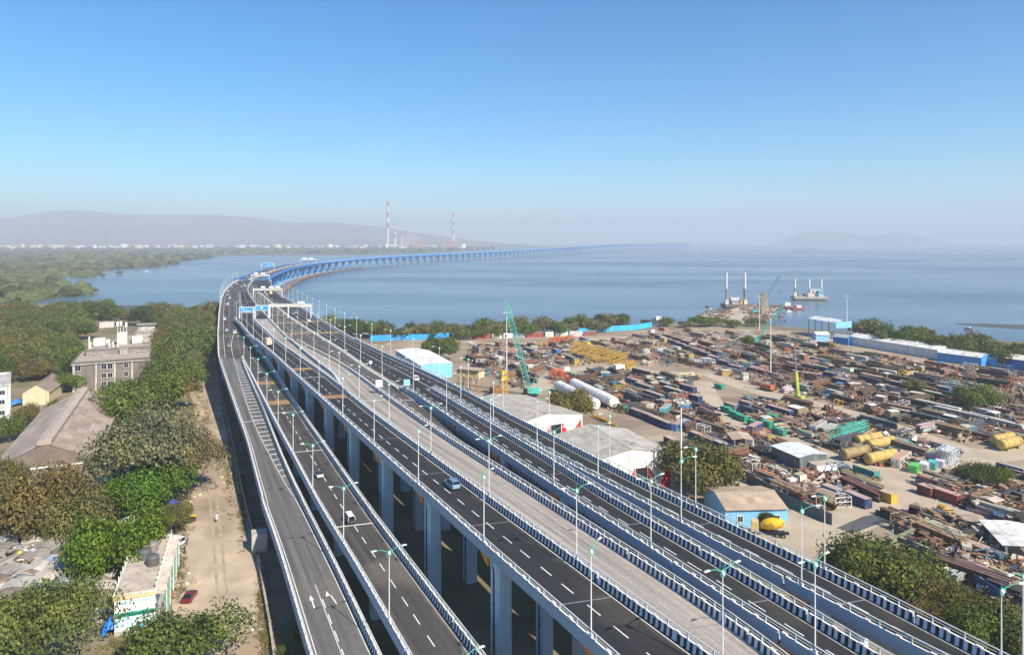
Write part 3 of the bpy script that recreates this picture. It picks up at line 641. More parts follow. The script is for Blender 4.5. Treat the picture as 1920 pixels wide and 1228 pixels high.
PIERSEA = pm.mesh('pier', M['bridge_blue']); cm = MB(); cm.box((0, 0, -.6), (9.5, 8, 2.6)); PCAP = cm.mesh('pile_cap', mat('pile_cap_concrete', (.30, .31, .33), .9, .1, .3))
for d in piers_d:
    t, nn = sb_frame(d)
    for side in (-1, 1):
        c = Vector((SBX(d), d, 0))-si+nn*(side*9.3); yaw = math.atan2(nn.y, nn.x)
        o = link('pier', PIERSEA, rs, c, yaw); o.scale = (1, 1, (SBZ(d)-5.2)/hp); link('pile_cap', PCAP, rs, c, yaw)
# low working trestle beside the sea bridge
tr = thing('access_trestle', 'low rusty working trestle along the right of the sea bridge', 'trestle', (SBX(860), 860, 0)); ti = Vector((SBX(860), 860, 0)); secs = []
for d in sbs:
    if 860 <= d <= 1800:
        t, nn = sb_frame(d); c = Vector((SBX(d), d, 1.2))-ti+nn*30; secs.append([c-nn*4, c+nn*4, c+nn*4+Vector((0, 0, -1.0)), c-nn*4+Vector((0, 0, -1.0))])
b = MB(); b.loft(secs); b.build('trestle_deck', M['trestle'], tr)
pl = MB(); pl.tube((0, 0, -3), (0, 0, 1), .5, .5, 8); PILE = pl.mesh('pile', M['trestle'])
for p, t, d in arc_positions(lambda q: SBX(q), lambda q: 0.0, 865, 1790, 12):
    nn = Vector((t.y, -t.x, 0)).normalized()
    for k in (-3.2, 3.2): link('pile', PILE, tr, p-ti+nn*(30+k))
# ---------------------------------------------------------------- lamp posts, gantries, signs
def lamp_meshes():
    m = {}
    b = MB(); b.tube((0, 0, 0), (0, 0, 10.4), .095, .055, 8); b.box((0, 0, .15), (.4, .4, .3)); m['pole'] = b.mesh('pole', M['steel_white'])
    b = MB(); b.tube((0, 0, 10.2), (1.2, 0, 10.75), .05, .05, 5); b.tube((1.2, 0, 10.75), (2.0, 0, 10.85), .045, .04, 5); m['arm'] = b.mesh('arm', M['teal'])
    b = MB(); b.box((2.35, 0, 10.86), (.85, .26, .12), 0, 0, .8); m['head'] = b.mesh('lamp_head', M['steel_white'])
    b = MB()
    for k in range(12):
        a, c = 2*math.pi*k/12, 2*math.pi*(k+1)/12; b.tube((.42*math.cos(a), -.1, 10.1+.42*math.sin(a)), (.42*math.cos(c), -.1, 10.1+.42*math.sin(c)), .045, .045, 4, 0, False)
    b.tube((0, 0, 10.4), (0, 0, 11.3), .04, .01, 5); m['ring'] = b.mesh('ring_bracket', M['teal'])
    b = MB()
    for j in range(5):
        for i in range(10):
            def q(i_, j_): t = 2*math.pi*i_/10; f = -math.pi/2+math.pi*j_/5; return (.21*math.cos(f)*math.cos(t), -.08+.21*math.cos(f)*math.sin(t), 10.1+.3*math.sin(f))
            b.quad(q(i, j), q(i+1, j), q(i+1, j+1), q(i, j+1))
    m['globe'] = b.mesh('medallion', M['lamp'], True)
    return m
LM = lamp_meshes()
def lamp(loc, yaw, arms, base, group, hs=1.0):
    r = thing('lamp_post', base, 'lamp post', loc, yaw, group, True)
    for k in ('pole', 'ring', 'globe'): link({'pole': 'pole', 'ring': 'ring_bracket', 'globe': 'medallion'}[k], LM[k], r)
    for a in arms:
        o = link('arm', LM['arm'], r, (0, 0, 0), a); h = link('lamp_head', LM['head'], o)
    r.scale = (hs, hs, hs); return r
def lamp_line(f, zf, offx, d0, step, d1, arms, base, group, up=BH):
    d = d0
    while d <= d1:
        t = Vector((f(d+2)-f(d-2), 4, 0)).normalized(); yaw = math.atan2(t.y, t.x)-math.pi/2
        lamp((f(d)+offx, d, zf(d)+up), yaw, arms, base, group); d += step
lamp_line(off(B0, .3), zB, 0, 103-25.3, 25.3, 310, (0, math.pi), 'double arm lamp post on the second ramp', 'lamps along the second ramp')
lamp_line(off(C0, .3), zC, 0, 81.2, 25.6, 430, (.5,), 'white lamp post on the left rail of the main flyover', 'lamps on the left rail of the main flyover')
lamp_line(blend(off(C1, .35), off(MM, -.35), 220, 250), zC, 0, 76, 25, 600, (0, math.pi), 'double arm lamp post on the barrier left of the pale carriageway', 'lamps on the median barrier')
lamp_line(blend(off(E0, .3), off(EF, -.7), 215, 245), zC, 0, 78, 27, 420, (.1, math.pi), 'tall lamp post between the brown ramp and the dark carriageway', 'lamps beside the brown ramp')
lamp_line(off(F0, .3), zC, 0, 72, 21.3, 215, (-.4,), 'slim lamp post between the two rightmost carriageways', 'lamps between the right carriageways')
lamp_line(off(F1, .35), zC, 0, 75, 23, 640, (math.pi,), 'white lamp post on the yard side barrier of the flyovers', 'lamps on the yard side barrier')
lamp_line(off(A0, .3), zC, 0, 500, 34, 840, (0,), 'distant lamp post on the outer wall of the far bend', 'lamps on the outer wall of the bend')
def gantry(label, d, fl, fr, z, h, signs, legs=(0, 1), truss=True):
    x0, x1 = fl(d), fr(d); r = thing('sign_gantry', label, 'gantry', (x0, d, z)); W = x1-x0
    for t in legs: b = MB(); b.box((0, 0, h/2), (.55, .55, h)); b.build('leg', M['steel_white'], r, loc=(W*t, 0, 0))
    if truss:
        b = MB()
        for zz in (h, h-1.5): b.box((W/2, 0, zz), (W, .35, .3))
        b.build('beam', M['steel_white'], r)
        b = MB(); b.box((W/2, 0, h-.75), (W, .12, 1.25)); b.build('truss_panel', mat('gantry_panel', (.62, .58, .50), .6, .1, .5), r)
    for cx, cz, sw, sh, blue in signs:
        b = MB(); b.box((0, 0, 0), (sw, .2, sh)); s = b.build('sign_board', M['signw'], r, loc=(cx, -.4, cz))
        if blue:
            b = MB(); b.box((0, -.13, 0), (sw-.7, .06, sh-.7)); b.build('sign_face', M['cyan'], s)
            b = MB(); rr2 = random.Random(int(cx*10))
            for k in range(5): b.box((rr2.uniform(-.35, .35)*sw, -.18, rr2.uniform(-.3, .3)*sh), (sw*rr2.uniform(.1, .22), .03, sh*.1))
            b.tube((0, -.18, -sh*.4), (0, -.18, sh*.25), .12, .12, 4); partstuff(b.build('sign_lettering', M['signw'], s))
    return r
def XP(x, d): return lambda q: (x-CX)*d/F
gantry('white sign gantry with pale blue direction board over the left ramps', 427, XP(449, 427), XP(476, 427), 18.3, 8.8, [(4.5, 7.2, 9.2, 3.4, True)], truss=False, legs=(0, 1))
gantry('white sign gantry with blue board over the dark carriageway on the bend', 427, XP(479, 427), XP(504.5, 427), 20, 8.2, [(4.3, 6.5, 8.8, 3.5, True)], truss=False, legs=(0, 1))
gantry('long white beam gantry across the outer carriageways', 430, XP(506, 430), XP(583, 430), 20, 8.6, [(20, 9.6, 4, 1.6, False)], legs=(0, .45, 1))
gantry('white beam gantry with small boards on the bend', 585, XP(475, 585), XP(529, 585), 20, 7.8, [(8.5, 8.8, 3.5, 2.0, False), (15.5, 8.8, 3.5, 2.0, False), (21, 8.8, 3.5, 2.0, False)])
gantry('far beam gantry over the right-hand carriageway', 819, XP(471, 819), XP(505, 819), 20, 8.3, [(6, 9.6, 5, 2.2, False), (14, 9.6, 5, 2.2, False)])
gantry('far gantry carrying a blue board where the bend meets the sea bridge', 1138, XP(490, 1138), XP(514, 1138), 20.5, 11, [(10.5, 9.6, 18, 5, True)])
gantry('distant gantry with white boards at the start of the sea bridge', 1450, lambda d: SBX(d)-17, lambda d: SBX(d)+17, 21, 9.5, [(9, 10.8, 9, 3.2, False), (22, 10.8, 9, 3.2, False)])
def board(label, x, y, z, w_, h_, hgt, m, rnd_=False):
    p = P(x, y, z); r = thing('road_sign', label, 'road sign', p)
    b = MB(); b.tube((0, 0, 0), (0, 0, hgt), .06, .06, 6); b.build('pole', M['steel_white'], r)
    b = MB()
    if rnd_: b.tube((0, -.1, hgt), (0, -.04, hgt), w_/2, w_/2, 14)
    else: b.box((0, -.1, hgt), (w_, .06, h_))
    b.build('sign_board', m, r)
board('white square sign board at the end of the yellow striped barrier', 711, 733, 20.9, 2.2, 2.2, 2.4, M['signw'])
board('pale blue square sign board where the brown ramp splits off', 763, 730, 20.9, 2.0, 2.0, 2.2, mat('pale_sign', (.35, .62, .72), .5, .04, 1))
board('round white sign beside the kerb on the dark carriageway', 695, 689, 20.3, 1.3, 1.3, 2.0, M['signw'], True)
# ---------------------------------------------------------------- vehicles
def sec(x, wb, wt, z0, zm, z1): return [(-wb, x, z0), (wb, x, z0), (wb*1.02, x, zm), (wt, x, z1), (-wt, x, z1), (-wb*1.02, x, zm)]
def car_meshes(L_, W_, H_, belt, hood, tail, c0, c1, r0, r1):
    """y forward. belt height, hood/tail heights, cabin base c0..c1 and roof r0..r1 along y"""
    h = L_/2; w_ = W_/2; m = {}
    b = MB(); b.loft([sec(-h, w_*.82, w_*.78, .42, .62, tail*.86), sec(-h+.18, w_*.95, w_*.88, .28, .6, tail), sec(-h*.55, w_, w_*.93, .22, .6, belt), sec(0, w_, w_*.94, .22, .6, belt), sec(h*.42, w_, w_*.92, .22, .6, belt*.99), sec(h-.45, w_*.97, w_*.85, .24, .56, hood), sec(h-.1, w_*.88, w_*.76, .3, .5, hood*.86), sec(h, w_*.76, w_*.7, .4, .5, hood*.7)]); m['body'] = b.mesh('body', M['paint'], False)
    def cs(y, wd, z): return [(-wd, y, z), (wd, y, z)]
    zb = belt-.03; zr = H_-.07
    b = MB(); lo = [(-w_*.9, c0, zb), (w_*.9, c0, zb), (w_*.9, c1, zb), (-w_*.9, c1, zb)]; hi = [(-w_*.74, r0, zr), (w_*.74, r0, zr), (w_*.74, r1, zr), (-w_*.74, r1, zr)]
    b.loft([lo, hi]); m['glass'] = b.mesh('windows', M['glass'])
    b = MB(); e = .03; b.loft([[(-w_*.76, r0-e, zr-.04), (w_*.76, r0-e, zr-.04), (w_*.76, r1+e, zr-.04), (-w_*.76, r1+e, zr-.04)], [(-w_*.66, r0+.12, H_), (w_*.66, r0+.12, H_), (w_*.66, r1-.12, H_), (-w_*.66, r1-.12, H_)]])
    for sx in (-1, 1):
        for (ya, yb) in ((c0, r0), (c1, r1), ((c0+c1)/2-.1, (r0+r1)/2-.05)): b.tube((sx*w_*.905, ya, zb), (sx*w_*.75, yb, zr), .055, .05, 4)
    m['roof'] = b.mesh('roof', M['paint'])
    b = MB(); b.tube((-.1, 0, 0), (.1, 0, 0), .32, .32, 12); m['wheel'] = b.mesh('wheel', M['tyre'])
    b = MB(); b.tube((-.115, 0, 0), (.115, 0, 0), .19, .19, 10); m['rim'] = b.mesh('rim', M['grey'])
    b = MB(); b.box((0, 0, 0), (.34, .1, .16)); m['hl'] = b.mesh('headlight', M['head']); m['tl'] = b.mesh('tail_light', M['tail'])
    b = MB(); b.box((0, 0, 0), (W_*.6, .08, .14)); m['plate'] = b.mesh('bumper_grille', M['black'])
    m['dim'] = (L_, W_, belt, hood, tail); return m
CARS = {'hatch': car_meshes(3.8, 1.68, 1.5, .92, .86, .98, -1.78, .95, -1.35, .25), 'sedan': car_meshes(4.4, 1.74, 1.46, .9, .82, .95, -1.65, 1.0, -.95, .3),
        'suv': car_meshes(4.5, 1.85, 1.75, 1.05, 1.0, 1.1, -2.12, .95, -1.85, .35), 'van': car_meshes(4.0, 1.62, 1.85, 1.0, .95, 1.05, -1.95, 1.65, -1.8, 1.05)}
def car(label, p, yaw, kind, color, roof=None, group='cars on the flyovers', pitch=0, auto=False, name='car'):
    m = CARS[kind]; L_, W_, belt, hood, tail = m['dim']; r = thing(name, label, name.split('_')[-1], p, yaw, group, auto); r.rotation_euler = (pitch, 0, yaw)
    link('body', m['body'], r, color=color); link('windows', m['glass'], r); link('roof', m['roof'], r, color=roof or color)
    for sx in (-1, 1):
        for y in (-L_*.31, L_*.31): wh = link('wheel', m['wheel'], r, (sx*(W_/2-.09), y, .32)); link('rim', m['rim'], wh)
        link('headlight', m['hl'], r, (sx*W_*.33, L_/2-.1, hood*.78)); link('tail_light', m['tl'], r, (sx*W_*.36, -L_/2+.06, tail*.76))
    link('grille', m['plate'], r, (0, L_/2-.02, .45)); return r
def on_deck(f, zf, x, y, away, z=None):
    d = 200.0
    for _ in range(20): d = F*(ZC-zf(d))/(y-HY)
    t = Vector((f(d+2)-f(d-2), 4, zf(d+2)-zf(d-2))).normalized(); yaw = math.atan2(t.y, t.x)-math.pi/2; pit = math.asin(t.z)
    return Vector(((x-CX)*d/F, d, zf(d)+.03)), yaw+(0 if away else math.pi), pit*(1 if away else -1)
def dcar(label, f, zf, x, y, away, kind, color, roof=None):
    p, yaw, pit = on_deck(f, zf, x, y, away); return car(label, p, yaw, kind, color, roof, pitch=pit)
WHT, SIL, BLK, RED, BLU = (.75, .75, .74), (.42, .46, .5), (.02, .02, .025), (.22, .015, .02), (.05, .12, .3)
dcar('silver blue hatchback on the dark main carriageway', C0, zC, 848, 913, True, 'suv', (.25, .36, .46), (.16, .25, .36))
dcar('white car with dark roof on the second ramp', B0, zB, 598, 893, True, 'hatch', WHT, (.02, .025, .06))
dcar('white roofed dark van nearest the camera on the second ramp', B0, zB, 655, 978, True, 'van', (.05, .06, .08), WHT)
dcar('black sedan on the second ramp under the far lamps', B0, zB, 490, 705, True, 'sedan', BLK)
dcar('white off-roader where the two rightmost carriageways split', F0, zC, 778, 713, True, 'suv', WHT)
dcar('white car beside the outer barrier on the far bend', F0, zC, 579, 604, True, 'suv', WHT)
for k, (x, y, c, kd) in enumerate(((429, 650, (.5, .35, .38), 'sedan'), (425, 621, (.55, .58, .62), 'hatch'), (440, 625, WHT, 'suv'), (421, 600, WHT, 'suv'), (422.5, 586, (.1, .02, .03), 'sedan'), (426.6, 572, WHT, 'suv'), (431, 560, WHT, 'hatch'), (427, 554, SIL, 'sedan'), (428, 547, WHT, 'hatch'), (435, 539.5, SIL, 'sedan'), (441, 537, RED, 'hatch'), (444, 533, WHT, 'hatch'))):
    p, yaw, pit = on_deck(A0, zA, x, y, True); car('car in the queue of traffic on the left of the bend', p, yaw, kd, c, pitch=pit, auto=True, group='cars on the joined left carriageway')
for k, (x, y, c, kd) in enumerate(((453, 538.5, WHT, 'hatch'), (458, 535, WHT, 'sedan'), (460, 537.5, WHT, 'hatch'), (454, 528, SIL, 'sedan'), (464, 520.5, WHT, 'suv'))):
    p, yaw, pit = on_deck(MM, zC, x, y, True); car('small car on the bend left of the median', p, yaw, kd, c, auto=True, group='cars left of the far median')
for k, (x, y, c, kd) in enumerate(((500, 553.5, WHT, 'van'), (555, 588, SIL, 'sedan'), (550, 590, (.3, .32, .36), 'hatch'), (497, 549, WHT, 'hatch'), (493, 523, WHT, 'sedan'), (516, 511, WHT, 'hatch'))):
    p, yaw, pit = on_deck(F1, zC, x, y, True); car('small car on the bend right of the median', p, yaw, kd, c, auto=True, group='cars right of the far median')
def truck(label, p, yaw, cab, box, L_=7.5, group='trucks on the flyovers', H_=3.2):
    r = thing('truck', label, 'truck', p, yaw, group)
    b = MB(); b.box((0, L_/2-.9, 1.45), (2.3, 1.8, 2.1), 0, 0, .94); b.build('cab', M['paint'], r, color=cab)
    b = MB(); b.box((0, L_/2+.01, 1.9), (2.0, .08, .75)); b.build('windscreen', M['glass'], r)
    b = MB(); b.box((0, -.95, .45+H_/2+.15), (2.4, L_-2.1, H_-.6)); b.build('cargo_box', M['tint'], r, color=box)
    b = MB(); b.box((0, -.3, .6), (1.1, L_-.8, .3)); b.build('chassis', M['dark'], r)
    wb = MB(); wb.tube((-.16, 0, 0), (.16, 0, 0), .5, .5, 12); wm = wb.mesh('wheel', M['tyre'])
    for sx in (-1, 1):
        for y in (L_/2-1.2, -L_*.22, -L_*.36): link('wheel', wm, r, (sx*1.05, y, .5))
    return r
p, yaw, pit = on_deck(C0, zC, 502.5, 648, True); truck('cream box truck on the main carriageway under the gantries', p, yaw, (.6, .5, .36), (.62, .5, .36), 8)
p, yaw, pit = on_deck(F1, zC, 507.5, 553, True); truck('yellow truck beside a white van on the far bend', p, yaw, (.6, .42, .1), (.6, .48, .25), 8)
for x, d, c in ((-8, 1120, WHT), (7, 1400, (.2, .2, .22)), (9, 1700, WHT), (-7, 1290, SIL), (6, 1010, WHT), (-10, 1000, WHT)):
    t, nn = sb_frame(d); car('tiny vehicle crossing the near part of the sea bridge', Vector((SBX(d), d, SBZ(d)+.05))+nn*x, math.atan2(t.y, t.x)-math.pi/2, 'van', c, auto=True, group='vehicles on the sea bridge')
# left dirt road
car('dark red sedan standing on the dirt road', P(356, 1122), .1, 'sedan', (.14, .008, .02), group='vehicles on the dirt road')
car('white van behind the painted hall', P(330, 1020), 1.3, 'van', WHT, group='vehicles on the dirt road', name='car')
car('white jeep with red rear far up the dirt road', P(368, 702), .1, 'suv', WHT, (.3, .05, .04), group='vehicles on the dirt road')
car('grey car parked under trees beside the dirt road', P(351, 694), 1.2, 'hatch', SIL, group='vehicles on the dirt road')
car('cream van at the far end of the dirt road', P(392, 660), .3, 'van', (.6, .5, .3), group='vehicles on the dirt road')
def person(label, p, yaw, top, legs, seated=False):
    r = thing('person', label, 'person', p, yaw)
    bm = bmesh.new(); me = bpy.data.meshes.new('body')
    if seated: J = [(0, 0, .85), (0, -.02, 1.1), (0, .0, 1.35), (0, .02, 1.5), (0, .04, 1.68), (.2, 0, 1.34), (.24, .2, 1.12), (.2, .45, 1.05), (-.2, 0, 1.34), (-.24, .2, 1.12), (-.2, .45, 1.05), (.12, .05, .82), (.16, .45, .8), (.16, .4, .35), (.16, .52, .3), (-.12, .05, .82), (-.16, .45, .8), (-.16, .4, .35), (-.16, .52, .3)]
    else: J = [(0, 0, .95), (0, 0, 1.15), (0, 0, 1.4), (0, .01, 1.52), (0, .02, 1.68), (.2, 0, 1.4), (.26, -.02, 1.12), (.26, .08, .88), (-.2, 0, 1.4), (-.26, -.02, 1.12), (-.25, .1, .9), (.1, 0, .9), (.12, .06, .5), (.12, -.04, .08), (.12, .12, .04), (-.1, 0, .9), (-.12, -.06, .5), (-.12, -.18, .1), (-.12, -.04, .04)]
    E = [(0, 1), (1, 2), (2, 3), (3, 4), (2, 5), (5, 6), (6, 7), (2, 8), (8, 9), (9, 10), (0, 11), (11, 12), (12, 13), (13, 14), (0, 15), (15, 16), (16, 17), (17, 18)]
    R = [.15, .14, .16, .06, .11, .075, .05, .045, .075, .05, .045, .1, .075, .05, .04, .1, .075, .05, .04]
    me.from_pydata(J, E, []); o = bpy.data.objects.new('body', me); COL.objects.link(o); o.parent = r
    s = o.modifiers.new('skin', 'SKIN'); me.skin_vertices.new() if not me.skin_vertices else None
    for i, sv in enumerate(me.skin_vertices[0].data): sv.radius = (R[i], R[i]); sv.use_root = (i == 0)
    o.modifiers.new('sub', 'SUBSURF').levels = 1; o.modifiers['sub'].render_levels = 1
    me.materials.append(M['cloth']); o.color = (*top, 1)
    b = MB(); b.box((0, .0, 1.75), (.2, .22, .14), 0, 0, .7); b.build('hair', M['black'], r)
    return r
def scooter(label, p, yaw, c):
    r = thing('scooter', label, 'scooter', p, yaw)
    b = MB(); b.loft([[(-.14, -.85, .55), (.14, -.85, .55), (.14, -.85, .8), (-.14, -.85, .8)], [(-.2, -.5, .35), (.2, -.5, .35), (.2, -.5, .82), (-.2, -.5, .82)], [(-.18, -.05, .3), (.18, -.05, .3), (.18, -.05, .75), (-.18, -.05, .75)], [(-.18, .15, .3), (.18, .15, .3), (.18, .15, .38), (-.18, .15, .38)], [(-.18, .45, .3), (.18, .45, .3), (.18, .45, .5), (-.18, .45, .5)], [(-.15, .62, .5), (.15, .62, .5), (.12, .55, 1.0), (-.12, .55, 1.0)]]); b.build('body', M['paint'], r, color=c)
    for y in (-.62, .68): b = MB(); b.tube((-.06, y, .26), (.06, y, .26), .26, .26, 12); b.build('wheel', M['tyre'], r)
    b = MB(); b.tube((0, .72, .3), (0, .52, 1.05), .04, .04, 6); b.tube((-.33, .48, 1.05), (.33, .48, 1.05), .025, .025, 6); b.build('handlebar', M['grey'], r)
    b = MB(); b.box((0, -.35, .86), (.28, .75, .1)); b.build('seat', M['black'], r)
scooter('scooter ridden down the middle of the dirt road', P(407, 976), math.pi-.1, (.5, .5, .52)); person('person in white riding the scooter', P(407, 976)+Vector((0, .1, .05)), math.pi-.1, (.75, .75, .74), (.1, .1, .1), True)
scooter('scooter further up the dirt road', P(378, 736), .1, (.1, .1, .12)); person('person in dark shirt riding the farther scooter', P(378, 736)+Vector((0, 0, .05)), .1, (.05, .06, .1), (.1, .1, .1), True)
person('person in rust red top walking on the dirt verge by the red sedan', P(323, 1123), .8, (.3, .12, .08), (.1, .1, .15))
person('person walking beside the painted hall railing', P(346, 1038), 2.5, (.06, .06, .08), (.05, .05, .05))
person('person standing near the white van', P(351, 1022), 1.0, (.12, .1, .1), (.1, .1, .15))
def rickshaw(label, p, yaw):
    r = thing('auto_rickshaw', label, 'rickshaw', p, yaw)
    b = MB(); b.loft([[(-.62, -1.25, .35), (.62, -1.25, .35), (.62, -1.25, 1.0), (-.62, -1.25, 1.0)], [(-.65, .2, .3), (.65, .2, .3), (.65, .2, .95), (-.65, .2, .95)], [(-.4, .9, .3), (.4, .9, .3), (.36, .85, 1.0), (-.36, .85, 1.0)], [(-.2, 1.3, .4), (.2, 1.3, .4), (.18, 1.2, .8), (-.18, 1.2, .8)]]); b.build('body', M['paint'], r, color=(.03, .03, .03))
    b = MB(); b.loft([[(-.62, -1.2, 1.0), (.62, -1.2, 1.0), (.55, -1.1, 1.7), (-.55, -1.1, 1.7)], [(-.62, .5, 1.62), (.62, .5, 1.62), (.55, .45, 1.75), (-.55, .45, 1.75)]]); b.build('canopy', M['paint'], r, color=(.62, .42, .03))
    b = MB(); b.quad((-.4, .88, 1.0), (.4, .88, 1.0), (.5, .55, 1.62), (-.5, .55, 1.62)); b.build('windscreen', M['glass'], r)
    for x, y in ((0, 1.0), (-.6, -.8), (.6, -.8)): b = MB(); b.tube((x-.06, y, .22), (x+.06, y, .22), .22, .22, 10); b.build('wheel', M['tyre'], r)
rickshaw('yellow and black auto rickshaw parked at the tree edge of the dirt road', P(357, 979), 2.9)
rickshaw('yellow auto rickshaw at the far end of the dirt road', P(389, 668), .3)
# ---------------------------------------------------------------- trees
def crown_mesh(seed, n, leaf, lobes, flat=.75, core=True, droop=0.0):
    """leaf clumps through several overlapping lobes, unit radius; a rough dark-side core keeps it from being see-through"""
    r = random.Random(seed); b = MB(); L_ = []
    for k in range(lobes):
        a = r.uniform(0, 6.28); q = r.uniform(.25, .74) if k else 0
        L_.append((q*math.cos(a), q*math.sin(a), r.uniform(-.15, .35)*flat if k else 0, r.uniform(.26, .52) if k else .58))
    for i in range(n):
        cx, cy_, cz, rr = r.choice(L_)
        u = r.uniform(-.8, 1); t = r.uniform(0, 6.283); s = math.sqrt(max(0, 1-u*u)); q = rr*(1.10-.75*r.random()**1.6)*(1+.14*math.sin(3*t+cx*9)+.10*math.sin(7*t+u*6))
        nv = Vector((s*math.cos(t), s*math.sin(t), u*flat+.0)); c = Vector((cx, cy_, cz))+nv*q
        c.z -= droop*(c.x*c.x+c.y*c.y)
        up = (nv+Vector((r.uniform(-.8, .8), r.uniform(-.8, .8), r.uniform(-.3, .9)))).normalized()
        e1 = up.orthogonal().normalized(); e1 = (Matrix.Rotation(r.uniform(0, 6.28), 3, up) @ e1); e2 = up.cross(e1); l = leaf*r.uniform(.6, 1.35); w_ = l*r.uniform(.45, .8)
        b.poly([c-e1*l, c+e2*w_, c+e1*l, c-e2*w_])
    if core:
        for cx, cy_, cz, rr in L_:
            nu, nvv = 8, 5; k = len(b.v)
            for j in range(nvv+1):
                f = -math.pi/2+math.pi*j/nvv
                for i in range(nu): t = 6.283*i/nu; q = rr*.60*(1+r.uniform(-.2, .2)); b.v.append((cx+q*math.cos(f)*math.cos(t), cy_+q*math.cos(f)*math.sin(t), cz+q*math.sin(f)*flat-droop*.3))
            for j in range(nvv):
                for i in range(nu): i2 = (i+1) % nu; b.f.append((k+j*nu+i, k+j*nu+i2, k+(j+1)*nu+i2, k+(j+1)*nu+i)); b.m.append(0)
    return b.mesh('crown', M['leaf'])
def trunk_mesh(seed):
    r = random.Random(seed); b = MB(); b.tube((0, 0, -.1), (.05, .03, .55), .07, .045, 7)
    for k in range(6):
        a = 6.28*k/6+r.uniform(-.4, .4); e = Vector((.5*math.cos(a), .5*math.sin(a), r.uniform(.85, 1.25))); m_ = Vector((.05, .03, .5)).lerp(e, .5)+Vector((0, 0, .06))
        b.tube((.05, .03, .5), m_, .035, .022, 5); b.tube(m_, e, .022, .008, 5)
    return b.mesh('trunk', M['bark'])
CRN = [crown_mesh(s, 15000, .032, 12, .72, False) for s in (1, 2, 3, 4)]
CRW = [crown_mesh(s, 17000, .023, 16, .5, False, .12) for s in (11, 12)]           # broad feathery crowns
CRF = [crown_mesh(s, 3200, .06, 8, .8, False) for s in (21, 22, 23, 24)]               # far trees
TRK = [trunk_mesh(s) for s in (1, 2, 3)]
ZR = {}
def tree(p, R, H, color, kind='n', base='round leafy tree', group='trees', name='tree', cat='tree', auto=True, trunk=True):
    r = thing(name, base, cat, p, rnd(0, 6.28), group, auto)
    me = random.choice({'n': CRN, 'w': CRW, 'f': CRF}[kind]); c = tuple(x*rnd(.88, 1.12) for x in color)
    if me.name not in ZR: zz = [v.co.z for v in me.vertices]; xx = [abs(v.co.x) for v in me.vertices]; ZR[me.name] = (min(zz), max(zz), sorted(xx)[int(len(xx)*.98)])
    z0, z1, xr = ZR[me.name]; R /= xr; sz = H*(.90 if kind != 'w' else .72)/(z1-z0)
    o = link('crown', me, r, (0, 0, H-z1*sz), 0, (R, R*rnd(.9, 1.1), sz), c)
    if trunk: link('trunk', random.choice(TRK), r, (0, 0, 0), 0, (R*.6, R*.6, H*.55))
    return r
OLV, GRN, BRT, DKG, BRN, GRY = (.125, .127, .048), (.095, .125, .036), (.08, .13, .024), (.055, .085, .026), (.125, .112, .048), (.155, .145, .078)
def timg(x, ytop, ybase, wpx, color, kind='n', base='', z=0, **k):
    """tree whose crown spans wpx photo pixels, top row ytop, ground row ybase"""
    p = P(x, ybase, z); R = wpx/2*p.y/F; H = max((ybase-ytop)*p.y/F*.96, R*1.1); return tree(p, R, H, color, kind, base, **k)
G1 = 'trees along the dirt road'
for a in ((209, 947, 1088, 155, BRT, 'n', 'bright green dense tree'), (75, 1085, 1262, 215, OLV, 'w', 'broad olive tree'), (345, 1140, 1268, 190, GRN, 'n', 'mixed green tree'), (285, 748, 925, 215, GRY, 'w', 'wide grey-green feathery tree'),
          (352, 800, 930, 120, GRY, 'w', 'grey-brown feathery tree'), (265, 862, 962, 140, BRT, 'n', 'fresh green tree'), (145, 905, 1010, 130, OLV, 'n', 'dusty green tree'), (62, 868, 1010, 150, BRN, 'n', 'rusty brown leaved tree'),
          (12, 850, 960, 90, OLV, 'n', 'olive tree'), (268, 690, 798, 140, GRN, 'n', 'green spreading tree'), (325, 690, 770, 90, OLV, 'w', 'thin olive tree'), (325, 655, 735, 85, GRN, 'n', 'green tree'), (300, 625, 700, 80, OLV, 'n', 'olive tree'), (345, 608, 690, 100, GRN, 'n', 'tall green tree'),
          (385, 596, 668, 70, OLV, 'n', 'olive tree'), (372, 590, 640, 60, DKG, 'n', 'dark green tree'), (300, 940, 985, 60, OLV, 'n', 'small dusty tree'), (330, 935, 1000, 60, OLV, 'w', 'sparse tree'), (235, 700, 770, 80, OLV, 'n', 'olive tree'), (18, 770, 830, 60, GRN, 'n', 'green tree'), (48, 752, 800, 45, OLV, 'n', 'olive tree'), (112, 740, 790, 50, GRN, 'n', 'green tree'), (128, 690, 735, 50, GRN, 'n', 'green tree'), (62, 668, 712, 60, OLV, 'n', 'olive tree'), (92, 672, 708, 50, GRN, 'n', 'green tree')):
    timg(*a, group=G1)
# wooded quarter in the upper left
rt = random.Random(5); pts = []
while len(pts) < 105:
    x, y = rt.uniform(-30, 400), rt.uniform(596, 735)
    if 128 < x < 300 and 640 < y < 765: continue
    if 8 < x < 135 and y > 700: continue
    if x > 345 and y > 660: continue
    if 150 < x < 305 and 608 < y < 668: continue
    if any(abs(x-q[0]) < 16 and abs(y-q[1]) < 7 for q in pts): continue
    pts.append((x, y))
for x, y in sorted(pts, key=lambda q: q[1]):
    wpx = rt.uniform(45, 80)*(.7+.5*(y-590)/140); timg(x, y-wpx*.72, y+8, wpx, rt.choice((OLV, GRN, GRN, DKG, OLV, (.13, .12, .05))), 'n', 'leafy tree in the wooded quarter', group='trees of the wooded quarter')
